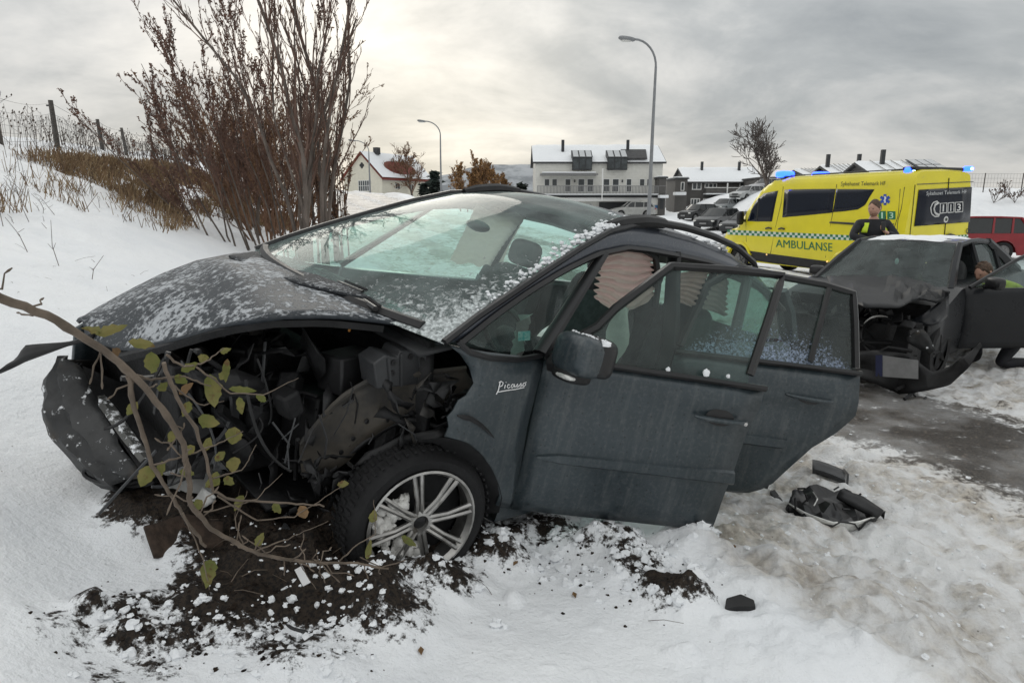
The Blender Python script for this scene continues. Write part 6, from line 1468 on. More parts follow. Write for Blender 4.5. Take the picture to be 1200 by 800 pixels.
for i, (u, Y) in enumerate([(1152, 41), (1164, 42), (1176, 41), (1189, 42), (1197, 41)]):
    T = Tree(90 + i, leaf=1, leafsize=.1, up=.2); 
    for k in range(5): T.grow(V(0, 0, 0), V(T.rd.gauss(0, .5), T.rd.gauss(0, .4), 1), .9, .015, 0, (4, 3), .5, .5, 4, 1, .012, .2)
    T.build('bank_shrub', gl(u, Y), ['leftmost bare shrub on the snowy rise, next to the ambulance edge', 'second bare shrub on the snowy rise counting from the ambulance', 'middle bare shrub on the snowy rise above the red car', 'fourth bare shrub on the snowy rise counting from the ambulance', 'rightmost bare shrub on the snowy rise at the picture edge'][i], 'shrubs on the snowy rise', 'twig_grey', ('twig_grey', 'bud'), 'shrub')
f2_ = empty('fence', (0, 0, 0), 0, 'faint wire fence on thin posts on the snowy rise behind the red car', 'fence'); prev = None
for k in range(7):
    x = 27 + 2.6 * k; y = 45.5; g = V(x, y, Hpt(x, y)); MB().tube([g - V(0, 0, .2), g + V(0, 0, 1.25)], .035, 5).obj('post', M['post'], f2_)
    if prev is not None:
        mb = MB()
        for h in (.3, .6, .9, 1.2): mb.tube([prev + V(0, 0, h), g + V(0, 0, h)], .008, 3)
        for j in range(1, 12): q = prev.lerp(g, j / 12); mb.tube([q + V(0, 0, .3), q + V(0, 0, 1.2)], .006, 3)
        mb.obj('netting', M['wire'], f2_, smooth=0, weld=False)
    prev = g
# ================================================================ houses and hills
M['white_wall'] = mk('white_boarding', (.70, .69, .65), .7, var=.06, vs=3, bump=.0)
M['grey_wall'] = mk('grey_boarding', (.105, .10, .095), .8, var=.2, vs=3)
M['cream_wall'] = mk('cream_boarding', (.72, .69, .58), .7, var=.06, vs=3)
M['house_glass'] = mk('house_glass', (.06, .07, .075), .08, var=.5, vs=1.5, spec=.6)
M['frame_white'] = mk('white_frame', (.75, .75, .73), .6, var=.05)
M['frame_dark'] = mk('dark_frame', (.03, .032, .035), .5, var=.1)
M['concrete'] = mk('concrete', (.32, .31, .29), .85, var=.2, vs=2)
M['roof_dark'] = mk('dark_roofing', (.05, .05, .052), .7, var=.3, vs=4)
M['red_tile'] = mk('red_tiles', (.20, .042, .028), .75, var=.3, vs=4)
M['rail_grey'] = mk('balcony_screen', (.22, .22, .22), .5, var=.2)
def board_wall(name, col, step, axis='Z'):
    b = NB(name); co = b.coord(); sx = b.n('ShaderNodeSeparateXYZ'); b.l(co, sx.inputs[0]); k = sx.outputs['Z' if axis == 'Z' else 'X']
    w = b.math('FRACT', b.math('DIVIDE', k, step)); g = b.step(w, .0, .12); n = b.noise(co, 2.5, 4, .6)
    c = b.mix(b.step(n, .3, .7), col, tuple(x * .9 for x in col)); c = b.mix(b.math('MULTIPLY', b.math('SUBTRACT', 1, g), .35), c, tuple(x * .5 for x in col))
    return b.done(b.bsdf(c, .7, 0, b.bump(g, .6, .02), .3))
M['white_boards'] = board_wall('white_boards', (.72, .71, .66), .17); M['grey_boards'] = board_wall('grey_boards', (.11, .105, .10), .17); M['cream_boards'] = board_wall('cream_boards', (.74, .71, .60), .18, 'X')
def win(par, x, y, z, w, h, nx=1, nz=1, fm='frame_white', rec=.05, name='window', gm='house_glass', t=.07, side=0):
    """window in a wall facing -y (or +x when side): frame proud of the wall, pane as its sub-part"""
    mb = MB()
    def P(a, d, c): return (a, y - d, c) if not side else (y + d, a, c)
    def bar(a0, a1, c0, c1, d=.05):
        s_ = (a1 - a0, d, c1 - c0) if not side else (d, a1 - a0, c1 - c0); mb.box(P((a0 + a1) / 2, d / 2 - .01, (c0 + c1) / 2), s_)
    bar(x - w / 2, x + w / 2, z - h / 2, z - h / 2 + t); bar(x - w / 2, x + w / 2, z + h / 2 - t, z + h / 2); bar(x - w / 2, x - w / 2 + t, z - h / 2 + t, z + h / 2 - t); bar(x + w / 2 - t, x + w / 2, z - h / 2 + t, z + h / 2 - t)
    for i in range(1, nx): bar(x - w / 2 + w * i / nx - t / 2, x - w / 2 + w * i / nx + t / 2, z - h / 2 + t, z + h / 2 - t, .045)
    for i in range(1, nz): bar(x - w / 2 + t, x + w / 2 - t, z - h / 2 + h * i / nz - t / 3, z - h / 2 + h * i / nz + t / 3, .04)
    f = mb.obj(name, M[fm], par, smooth=0)
    s_ = (w - .04, .02, h - .04) if not side else (.02, w - .04, h - .04); MB().box(P(x, .012, z), s_).obj('pane', M[gm], f, smooth=0)
    return f
def gable_roof(par, x0, x1, y0, y1, ze, zr, over=.35, mat='roof_dark', th=.18, snow=.2, ridge_axis='X', name='roof'):
    """ridge along X; slopes towards -y and +y"""
    ym = (y0 + y1) / 2; sl_ = (zr - ze) / (ym - y0); ya, yb = y0 - over, y1 + over; za = ze - over * sl_
    mb = MB()
    prof = [(ya, za), (ym, zr), (yb, za), (yb, za - th), (ym, zr - th), (ya, za - th)]
    mb.prism([(x0 - over, y, z) for y, z in prof], (x1 - x0 + 2 * over, 0, 0)); r = mb.obj(name, M[mat], par, smooth=0)
    if snow:
        rows = []; n = 22
        for i in range(n + 1):
            x = lerp(x0 - over + .04, x1 + over - .04, i / n)
            rows.append([V(x, lerp(ya + .02, yb - .02, k / 16), (zr - abs(lerp(ya, yb, k / 16) - ym) * sl_) + snow * (.75 + .5 * float(vn(np.array([x * .9]), np.array([k * .5]), 3)[0])) * (1 if 0 < k < 16 and 0 < i < n else .12)) for k in range(17)])
        MB().grid(rows).obj('roof_snow', M['snow'], r, smooth=50, solid=0)
    return r
# ---- white house with balcony
SC = 70 / F_PX
hx0 = (626.5 - 600) * SC; hw_ = (771 - 626.5) * SC
hz = 1.88 - 9 * SC * 1.0
H1 = empty('white_house', (hx0, 70, hz), R(0), 'white two storey house with snowy roof, two dark dormers and a long balcony', 'house')
hd = 8.0; EV = 5.3
MB().box((hw_ / 2, hd / 2, EV / 2 - .5), (hw_, hd, EV + 1.0)).obj('wall', M['white_boards'], H1, smooth=0)
MB().prism([(0, 0.0, EV), (0, hd / 2, EV + 1.75), (0, hd, EV)], (hw_, 0, 0)).obj('gable', M['white_boards'], H1, smooth=0)
rf = gable_roof(H1, 0, hw_, 0, hd, EV + .02, EV + 1.85, .3, snow=.16)
MB().prism([(8.7, -.2, EV + .16), (11.6, -.2, EV + .16), (11.9, 2.2, EV + 1.22), (9.2, 2.2, EV + 1.22)], (0, 0, .12)).obj('bare_patch', M['roof_dark'], rf, smooth=0)
for x in (3.0, 9.95): MB().tube([V(x, 2.2, EV + .6), V(x, 2.2, EV + 2.3)], [.17, .17], 10).obj('chimney', M['frame_dark'], rf)
def px_x(c): return (600 + c / 6 - 626.5) * SC      # from the enlarged crop of the photograph
def px_z(c): return (249 - (150 + c / 6)) * SC
for c0, c1 in ((408, 540), (645, 778)):
    xm, w = (px_x(c0) + px_x(c1)) / 2, px_x(c1) - px_x(c0); z0, z1, z2 = px_z(310), px_z(228), px_z(198)
    d_ = MB().box((xm, -.10, (z0 + z1) / 2), (w, 1.0, z1 - z0)).obj('dormer', M['frame_dark'], H1, smooth=0)
    for k in range(3): MB().box((xm + (k - 1) * w / 3, -.61, (z0 + z1) / 2), (w / 3 - .12, .03, z1 - z0 - .2)).obj('pane', M['house_glass'], d_, smooth=0)
    tp = MB().prism([(xm - w / 2 - .05, -.66, z1), (xm - w / 2 - .05, .9, z2 + .35), (xm - w / 2 - .05, .9, z1)], (w + .1, 0, 0)).obj('dormer_roof', M['frame_dark'], H1, smooth=0)
    for k in range(3): MB().prism([(xm + (k - 1) * w / 3 - w / 6 + .07, -.62, z1 + .05), (xm + (k - 1) * w / 3 + w / 6 - .07, -.62, z1 + .05), (xm + (k - 1) * w / 3 + w / 6 - .07, .75, z2 + .32), (xm + (k - 1) * w / 3 - w / 6 + .07, .75, z2 + .32)], (0, 0, .04)).obj('skylight', mk('sky_pane', (.45, .47, .48), .1, var=.1), tp, smooth=0)
for c0, c1, lo in ((220, 258, 415), (272, 310, 415), (362, 402, 455), (450, 497, 455), (512, 558, 455), (622, 668, 455), (685, 732, 455), (780, 818, 455), (870, 908, 415), (920, 955, 415)):
    z0, z1 = px_z(lo), px_z(366); win(H1, (px_x(c0) + px_x(c1)) / 2, 0, (z0 + z1) / 2, px_x(c1) - px_x(c0), z1 - z0, 1, 2 if lo > 420 else 1, rec=.05, t=.06)
for c in (428, 753): MB().box((px_x(c), -.08, px_z(382)), (.12, .14, .26)).obj('wall_lamp', M['frame_dark'], H1, smooth=0)
aw_ = MB().box((px_x(382), -.75, px_z(341)), (px_x(575) - px_x(190), 1.5, .16)).obj('awning', M['rail_grey'], H1, smooth=0)
MB().box((px_x(382), -.72, px_z(329)), (px_x(560) - px_x(200), 1.3, .14)).obj('snow_cover', M['snow'], aw_, bevel=.05)
dk = MB().box((hw_ / 2 + .05, -1.0, px_z(482)), (px_x(1028) - px_x(165), 2.0, .16)).obj('balcony', M['frame_dark'], H1, smooth=0)
MB().box((hw_ / 2 + .05, -1.05, px_z(472)), (px_x(1026) - px_x(167), 1.9, .10)).obj('snow_cover', M['snow'], dk, bevel=.03)
mb = MB()
for k in range(90): mb.box((lerp(px_x(170), px_x(1022), k / 89), -1.97, (px_z(420) + px_z(468)) / 2), (.07, .03, px_z(420) - px_z(468)))
mb.obj('railing', M['rail_grey'], dk, smooth=0); MB().box((hw_ / 2 + .05, -1.97, px_z(418)), (px_x(1025) - px_x(168), .08, .06)).obj('handrail', M['rail_grey'], dk, smooth=0)
MB().box((px_x(600), -2.0, (px_z(260) + 0) / 2 + .3), (.10, .10, px_z(390))).obj('downpipe', M['frame_white'], H1, smooth=0)
MB().box((px_x(600), -.85, px_z(505)), (px_x(1025) - px_x(175), 1.7, .36)).obj('fascia', M['frame_white'], H1, smooth=0)
for c0, c1 in ((390, 430), (445, 490), (505, 552)): win(H1, (px_x(c0) + px_x(c1)) / 2, 0, px_z(555), px_x(c1) - px_x(c0), px_z(535) - px_z(580), 1, 1)
MB().box((px_x(730), -.04, px_z(560)), (px_x(862) - px_x(600), .12, px_z(525) - px_z(600))).obj('carport_shade', M['frame_dark'], H1, smooth=0)  # dark slab on the wall paints the shade inside the carport
MB().box((px_x(945), -.9, px_z(555)), (px_x(1025) - px_x(865), 1.8, px_z(515) - px_z(610))).obj('wall', M['white_boards'], H1, smooth=0)
MB().box((px_x(970), -1.83, px_z(552)), (px_x(988) - px_x(952), .03, px_z(542) - px_z(562))).obj('blue_sign', mk('blue_sign', (.05, .16, .32), .5, var=.3, vs=20), H1, smooth=0)
p = at(722, 249, 66); make_car('parked_car', 'silver estate car parked under the white house balcony', 'car', (px_x(700) + hx0, 66.5, hz - .35), R(186), ESTATE, carpaint('silver_car_paint', (.40, .40, .38)), seg=14)
# annexes right of the white house
def block(name, lab, u0, u1, v0, v1, Y, depth, wm, snow=.15, cat='house'):
    a, b = at(u0, v1, Y), at(u1, v0, Y); B = empty(name, (a.x, Y, a.z), 0, lab, cat); w, h = b.x - a.x, b.z - a.z
    MB().box((w / 2, depth / 2, h / 2 - .5), (w, depth, h + 1)).obj('wall', M[wm], B, smooth=0); r = MB().box((w / 2, depth / 2, h + .07), (w + .3, depth + .3, .14)).obj('roof', M['roof_dark'], B, smooth=0)
    MB().box((w / 2, depth / 2, h + .14 + snow / 2), (w + .2, depth + .2, snow)).obj('roof_snow', M['snow'], r, bevel=.05); return B, w, h
B, w, h = block('shed', 'flat roofed grey annex standing directly right of the white house', 771, 781, 209, 246, 68, 4, 'grey_boards', .1)
MB().box((w * .5, -.5, h * .42), (w * 1.2, 1.2, .3)).obj('porch_roof', M['snow'], B, bevel=.06); MB().box((w * .5, -.05, h * .2), (w * .5, .06, h * .34)).obj('door', M['frame_dark'], B, smooth=0)
B, w, h = block('shed', 'small dark grey shed between the white house and grey terrace', 790, 806, 210, 244, 76, 4, 'grey_boards', .15)
MB().box((w * .3, -.5, h * .5), (w * .9, 1.2, .35)).obj('porch_roof', M['snow'], B, bevel=.06); win(B, w * .6, 0, h * .75, w * .3, h * .3, 1, 1)
# ---- grey terrace
G0 = at(804, 246, 84); H2 = empty('grey_house', (G0.x, 84, G0.z), R(0), 'long dark grey terrace house with snowy roof and white window frames', 'house')
s2 = 84 / F_PX
def gx(c): return (780 + c / 6.667 - 804) * s2
def gz(c): return (246 - (170 + c / 6.667)) * s2
wl_, el_ = gx(735), gz(290)
MB().box((wl_ / 2, 4, el_ / 2 - .5), (wl_, 8, el_ + 1)).obj('wall', M['grey_boards'], H2, smooth=0); MB().prism([(0, 0, el_), (0, 4, el_ + 1.6), (0, 8, el_)], (wl_, 0, 0)).obj('gable', M['grey_boards'], H2, smooth=0)
rf = gable_roof(H2, 0, wl_, 0, 8, el_ + .02, el_ + 1.75, .35, snow=.18)
for c in (313, 605): MB().box((gx(c), 3, el_ + 1.9), (.3, .3, 1.2)).obj('chimney', M['frame_dark'], rf, smooth=0)
for c0, c1, r0, r1, nx in ((195, 268, 302, 358, 2), (290, 385, 305, 345, 3), (555, 598, 300, 335, 1), (620, 698, 296, 352, 2), (190, 262, 420, 470, 3), (285, 328, 420, 448, 1), (612, 690, 412, 440, 2)):
    win(H2, (gx(c0) + gx(c1)) / 2, 0, (gz(r0) + gz(r1)) / 2, gx(c1) - gx(c0), gz(r0) - gz(r1), nx, 1, t=.12)
bl = MB().box(((gx(280) + gx(598)) / 2, -.7, gz(378)), (gx(598) - gx(280), 1.4, .14)).obj('balcony', M['grey_wall'], H2, smooth=0)
MB().box(((gx(280) + gx(598)) / 2, -1.36, gz(360)), (gx(598) - gx(280), .06, gz(345) - gz(375))).obj('railing', M['grey_wall'], bl, smooth=0); MB().box(((gx(280) + gx(598)) / 2, -1.38, gz(343)), (gx(598) - gx(280), .10, .08)).obj('handrail', M['frame_white'], bl, smooth=0); MB().box(((gx(280) + gx(598)) / 2, -.75, gz(388)), (gx(598) - gx(280), 1.5, .14)).obj('snow_cover', M['snow'], bl, smooth=0)
MB().box((gx(437), -1.45, gz(350)), (.14, .14, gz(310) - gz(390))).obj('balcony_post', M['frame_white'], H2, smooth=0)
block('shed', 'dark flat roofed block at the left end of the grey terrace', 790.5, 803.6, 210.5, 242, 82, 5, 'grey_boards', .1)
block('grey_house', 'dark gabled house end just behind the bare tree', 889, 909, 209, 246, 78, 6, 'grey_boards', .05)
# ---- row of snowy roofs behind the ambulance
def rowhouse(lab, u0, u1, ve, vr, Y, yaw, gable=True, chim=(), panel=False):
    a, b = at(u0, ve, Y), at(u1, ve, Y); w = b.x - a.x; zr = at(u0, vr, Y + 3).z; g = Hpt(a.x, Y)
    B = empty('row_house', (a.x, Y, g), R(yaw), lab, 'house', 'snow roofed houses behind the ambulance'); e = a.z - g
    MB().box((w / 2, 3.5, e / 2 - .5), (w, 7, e + 1)).obj('wall', M['grey_boards'], B, smooth=0); MB().prism([(0, 0, e), (0, 3.5, zr - g - .1), (0, 7, e)], (w, 0, 0)).obj('gable', M['grey_boards'], B, smooth=0)
    r = gable_roof(B, 0, w, 0, 7, e + .02, zr - g, .35, snow=.16)
    sl_ = (zr - g - e) / 3.5
    for c in chim: MB().box((w * c, 2.6, zr - g + .25), (.28, .28, 1.3)).obj('chimney', M['frame_dark'], r, smooth=0)
    for k in range(1, 7): MB().tube([V(w * k / 7, -.3, e + .16), V(w * k / 7, 3.4, zr - g + .16)], .03, 4).obj('roof_seam', M['concrete'], r)
    if panel:
        q = MB().prism([(w * .62, .3, e + .3 * sl_ + .22), (w * .98, .3, e + .3 * sl_ + .22), (w * .98, 3.3, e + 3.3 * sl_ + .22), (w * .62, 3.3, e + 3.3 * sl_ + .22)], (0, 0, .05)).obj('skylight', M['frame_dark'], r, smooth=0)
        for i in range(3):
            for j in range(2):
                x0 = w * (.635 + .115 * i); y0 = .45 + 1.45 * j; MB().prism([(x0, y0, e + y0 * sl_ + .285), (x0 + w * .10, y0, e + y0 * sl_ + .285), (x0 + w * .10, y0 + 1.25, e + (y0 + 1.25) * sl_ + .285), (x0, y0 + 1.25, e + (y0 + 1.25) * sl_ + .285)], (0, 0, .02)).obj('pane', bpy.data.materials['sky_pane'], q, smooth=0)
    return B
rowhouse('lowest snowy roof at the left of the row behind the ambulance', 950, 979, 207, 199, 58, -4)
rowhouse('middle snowy roof with two chimneys behind the ambulance', 982, 1020, 206, 194, 55, -6, chim=(.0, .95))
rowhouse('largest snowy roof with glazed panels at the right of the row', 1029, 1116, 206, 190, 50, -4, chim=(.25,), panel=True)
# ---- white gabled house with red roof
CY = 100; s3 = CY / F_PX
c0 = at(407, 226, CY); H3 = empty('gabled_house', (c0.x - .3, CY - .5, c0.z - .2), R(-30), 'white gabled house with half snow covered red tile roof', 'house')
gw, gl_ = 7.4, 11.5; eh = 2.3; rh = 5.7
MB().box((gw / 2, gl_ / 2, eh / 2 - .5), (gw, gl_, eh + 1)).obj('wall', M['cream_boards'], H3, smooth=0)
MB().prism([(0, 0, eh), (gw, 0, eh), (gw / 2, 0, rh)], (0, gl_, 0)).obj('gable', M['cream_boards'], H3, smooth=0)
sl_ = (rh - eh) / (gw / 2); prof = [(-.4, eh - .4 * sl_), (gw / 2, rh + .02), (gw + .4, eh - .4 * sl_), (gw + .4, eh - .4 * sl_ + .2), (gw / 2, rh + .24), (-.4, eh - .4 * sl_ + .2)]
rf = MB().prism([(x, -.35, z) for x, z in prof], (0, gl_ + .7, 0)).obj('roof', M['red_tile'], H3, smooth=0)
def rsn(fa, name='roof_snow'):
    rows = []
    for i in range(26):
        y = lerp(-.3, gl_ + .3, i / 25); row = []
        for k in range(14):
            x = lerp(gw / 2, gw + .38, k / 13); zz = rh + .25 - (x - gw / 2) * sl_; row.append(V(x, y, zz + fa(i / 25, k / 13)))
        rows.append(row)
    MB().grid(rows).obj(name, M['snow'], rf, smooth=60)
rsn(lambda a, b: .13 - .35 * float(sst(.0, .12, .30 - math.hypot((a - .52) / 1.0, (b - .55) / 1.35) + .05 * sin(a * 9))))
rows = [[V(lerp(-.38, gw / 2, k / 8), lerp(-.3, gl_ + .3, i / 4), eh - .38 * sl_ + .33 + (lerp(-.38, gw / 2, k / 8) + .38) * sl_) for k in range(9)] for i in range(5)]
MB().grid(rows).obj('roof_snow', M['snow'], rf)
MB().box((gw / 2 + .3, 3.0, rh + .55), (.75, .75, 1.0)).obj('chimney', M['roof_dark'], rf, smooth=0)
q = MB()
for dx, dz in ((.22, 0), (-.22, 0), (0, .22), (0, -.22)): q.lathe([(.001, .05), (.20, .05), (.22, 0)], (gw / 2 + dx, -.01, 4.05 + dz), (0, -1, 0), 10)
q.obj('round_window', M['frame_dark'], H3, smooth=0)
win(H3, gw / 2 + .2, 0, 1.15, 2.1, 1.6, 5, 2, t=.08)
for y in (3.4, 6.6): win(H3, y, gw, 1.1, 1.1, .8, 2, 1, side=1, t=.06)
MB().box((gw + .45, gl_ / 2, eh - .45), (.10, gl_ + .6, .10)).obj('gutter', M['concrete'], H3, smooth=0)
p = at(464, 234, 94); make_car('parked_car', 'tiny white van parked by the road below the white gabled house', 'car', (p.x, 94, Hpt(p.x, 94) + .1), R(262), SUV, carpaint('white_car_paint', (.62, .62, .62)), seg=12)
# small board
p = at(492, 231, 70); sg_ = empty('sign_board', (p.x, 70, Hpt(p.x, 70)), 0, 'small pale board standing in the snow left of the spruce', 'sign'); MB().box((0, 0, 1.0), (1.0, .06, .45)).obj('board', M['frame_white'], sg_); MB().tube([V(-.3, .05, -.3), V(-.3, .05, .9)], .04, 5).obj('post', M['post'], sg_); MB().tube([V(.3, .05, -.3), V(.3, .05, .9)], .04, 5).obj('post', M['post'], sg_)
# ---- forested hills far away
def hills(name, d, pts, seed, base):
    rows = []; n = 160
    for k in range(n + 1):
        u = lerp(-200, 1400, k / n); x = (u - 600) / F_PX * d; h = float(np.interp(u, *zip(*pts))); h += 4 * float(fbm(np.array([u * .03]), np.array([seed * 1.]), seed, 4)[0])
        top_ = CAMZ + h / F_PX * d
        rows.append([V(x, d - 500, base), V(x, d - 300, lerp(base, top_, .35)), V(x, d - 120, lerp(base, top_, .75)), V(x, d, top_), V(x, d + 500, base)])
    return MB().grid(rows).obj(name, hillm, None, smooth=60, kind='structure')
b = NB('snowy_forest'); co = b.coord('World'); n1_ = b.noise(co, .012, 8, .65); n2_ = b.noise(co, .0035, 5, .6)
c = b.mix(b.step(n1_, .40, .60), (.23, .245, .26), (.40, .42, .44)); c = b.mix(b.step(n2_, .55, .68), c, (.62, .64, .66)); hillm = b.done(b.bsdf(c, .9, 0, b.bump(n1_, .5, 8), .1))
hills('hills', 2600, [(-200, 0), (350, 2), (420, 8), (480, 22), (530, 34), (575, 44), (612, 46), (650, 40), (720, 26), (780, 16), (860, 4), (1400, -4)], 3, -40)
# ================================================================ branch, debris, snow lumps
M['branch_bark'] = mk('young_bark', (.15, .115, .085), .75, var=.4, vs=14, bump=.3, bs=60)
b = NB('green_leaf'); co = b.coord(); n = b.noise(co, 12, 4, .6); c = b.mix(b.step(n, .35, .65), (.12, .135, .035), (.20, .175, .06)); c = b.mix(b.step(b.noise(co, 40, 3, .6), .55, .7), c, (.12, .07, .03))
d1_ = b.bsdf(c, .6, 0, b.bump(n, .3, .01), .3); tr_ = b.n('ShaderNodeBsdfTranslucent'); b.l(c, tr_.inputs[0]); mm = b.n('ShaderNodeMixShader'); mm.inputs[0].default_value = .3; b.l(d1_, mm.inputs[1]); b.l(tr_.outputs[0], mm.inputs[2]); M['leaf'] = b.done(mm.outputs[0])
M['dead_leaf'] = mk('dead_leaf', (.20, .12, .055), .8, var=.4, vs=12)
def pd(u, v, dist):     # point at a given distance along the sight line
    d = ray(u, v).normalized(); return V(0, 0, CAMZ) + d * dist
BR = empty('broken_branch', pd(300, 690, 2.2), 0, 'broken sapling branch with yellow-green leaves lying across the crushed front', 'branch')
Bo = BR.location.copy()
def stem(P_, r0, r1, name='stem'):
    pts = resample([pd(*p) - Bo for p in P_], max(8, len(P_) * 5)); rd_ = random.Random(len(P_) * 7 + int(P_[0][0])); n = len(pts)
    pts = [p + V(rd_.gauss(0, .0012), rd_.gauss(0, .0012), rd_.gauss(0, .0012)) for p in pts]
    return MB().tube(pts, [.78 * lerp(r0, r1, i / (n - 1)) * (1.2 if i % 7 == 3 else 1) for i in range(n)], 7).obj(name, M['branch_bark'], BR, smooth=60)
main = stem([(-60, 330, 1.55), (0, 348, 1.58), (60, 372, 1.62), (125, 412, 1.66), (165, 448, 1.70), (195, 485, 1.74), (215, 520, 1.78), (222, 560, 1.82), (222, 590, 1.86), (248, 620, 1.93), (300, 648, 2.02), (350, 658, 2.10), (420, 660, 2.18), (455, 666, 2.22)], .0125, .004)
stem([(150, 440, 1.69), (158, 480, 1.74), (172, 520, 1.80), (178, 545, 1.84), (198, 575, 1.9), (215, 605, 1.98), (240, 640, 2.05)], .0075, .005)
stem([(192, 425, 1.72), (205, 462, 1.76), (228, 500, 1.8), (242, 540, 1.86), (250, 575, 1.9), (268, 585, 1.95), (320, 588, 2.0), (380, 592, 2.1)], .0065, .003)
stem([(150, 436, 1.70), (175, 445, 1.75), (215, 440, 1.80), (245, 452, 1.84)], .005, .002); stem([(195, 415, 1.74), (215, 430, 1.78), (240, 425, 1.82), (262, 408, 1.86)], .004, .0015)
stem([(230, 430, 1.80), (270, 460, 1.86), (310, 462, 1.90), (350, 443, 1.96)], .0035, .001); stem([(200, 450, 1.78), (235, 475, 1.82), (262, 470, 1.86)], .003, .0012)
stem([(178, 545, 1.84), (215, 535, 1.86), (255, 520, 1.9), (285, 505, 1.95)], .0035, .0015); stem([(250, 560, 1.9), (285, 550, 1.95), (300, 520, 1.98)], .003, .0012); stem([(255, 580, 1.92), (300, 610, 2.0), (345, 605, 2.08), (400, 570, 2.2)], .0035, .0012)
stem([(300, 645, 2.02), (340, 630, 2.06), (385, 610, 2.12)], .003, .001); stem([(395, 660, 2.16), (415, 640, 2.18), (440, 625, 2.2), (438, 585, 2.2)], .003, .0012); stem([(240, 600, 1.95), (300, 585, 2.0), (330, 555, 2.06)], .0025, .001)
stem([(215, 600, 1.92), (240, 660, 2.0), (246, 690, 2.02)], .003, .0015); stem([(348, 655, 2.1), (370, 690, 2.14)], .002, .001); stem([(285, 640, 2.0), (275, 610, 1.98), (290, 575, 2.0)], .0025, .001)
# short budding twigs all along the branch
tr_ = random.Random(6); mv = main.data.vertices
for k in range(46):
    p = mv[tr_.randrange(len(mv))].co.copy(); e = V(tr_.gauss(0, .05), tr_.gauss(0, .04), tr_.gauss(.01, .05)); m_ = p + e * .5 + V(tr_.gauss(0, .008), 0, tr_.gauss(0, .008))
    MB().tube([p, p + e * .22, m_, p + e * .78, p + e * .9, p + e], [.0022, .0018, .0024, .0014, .0026, .0012], 5).obj('twig', M['branch_bark'], BR, smooth=50)
# leaves: (base, tip, width, distance)
lv = [((112, 392), (150, 380), 12, 1.66), ((150, 400), (180, 405), 12, 1.70), ((118, 388), (100, 385), 9, 1.66), ((178, 412), (178, 438), 17, 1.73), ((212, 435), (232, 425), 10, 1.80), ((240, 415), (236, 428), 12, 1.83), ((258, 412), (272, 408), 8, 1.86), ((266, 420), (264, 448), 9, 1.86),
      ((246, 438), (252, 478), 20, 1.84), ((210, 462), (226, 448), 9, 1.80), ((232, 490), (258, 498), 17, 1.84), ((268, 455), (302, 458), 9, 1.88), ((280, 465), (284, 486), 10, 1.9), ((275, 500), (272, 520), 20, 1.94), ((246, 512), (240, 528), 10, 1.9), ((274, 535), (272, 558), 16, 1.95),
      ((178, 545), (164, 570), 18, 1.85), ((190, 540), (188, 560), 9, 1.86), ((210, 552), (228, 556), 10, 1.88), ((245, 560), (258, 568), 22, 1.9), ((285, 580), (272, 602), 10, 1.97), ((352, 592), (358, 606), 14, 2.1), ((246, 655), (242, 685), 18, 2.0), ((436, 612), (440, 592), 11, 2.2), ((430, 655), (434, 632), 8, 2.18), ((470, 628), (488, 640), 9, 2.22),
      ((140, 408), (128, 420), 9, 1.68), ((205, 440), (222, 452), 11, 1.78), ((395, 568), (408, 566), 9, 2.2), ((222, 470), (214, 490), 11, 1.82), ((258, 445), (266, 430), 9, 1.86), ((300, 462), (312, 470), 9, 1.92), ((228, 522), (216, 532), 12, 1.86), ((262, 560), (276, 568), 11, 1.94), ((236, 585), (226, 600), 12, 1.93), ((320, 590), (330, 602), 10, 2.05), ((160, 470), (150, 486), 11, 1.73), ((205, 505), (196, 520), 10, 1.8), ((300, 640), (310, 622), 10, 2.04), ((252, 540), (264, 528), 10, 1.9), ((186, 458), (196, 448), 10, 1.76)]
for i, (a, e, w, dist) in enumerate(lv):
    rd_ = random.Random(i); p0, p1 = pd(*a, dist) - Bo, pd(*e, dist + rd_.uniform(-.02, .03)) - Bo; ax = p1 - p0; L = ax.length; ax.normalize(); vw = ray(*a).normalized(); sd_ = ax.cross(vw).normalized(); nn_ = sd_.cross(ax); half = w / F_PX * dist * .43; fold = rd_.uniform(.15, .6)
    rows = []; curl_l = rd_.uniform(-.35, .55)
    for j in range(9):
        t = j / 8; ww = half * sin(pi * min(1, t ** .8)) ** .8 * (1 + .12 * ((j % 2) - .5)); c_ = p0 + ax * L * t + nn_ * L * (.10 * sin(pi * t) + curl_l * t * t) + sd_ * rd_.gauss(0, .0012)
        rows.append([c_ + sd_ * ww * q + nn_ * abs(q) * ww * fold for q in (-1, -.5, 0, .5, 1)])
    MB().grid(rows).obj('leaf', M['leaf'] if i not in (9, 21, 26) else M['dead_leaf'], BR, smooth=40)
def gf(u, v):
    p = gpt(u, v); return V(p.x, p.y, float(Hfine(np.array([p.x]), np.array([p.y]))[0]))
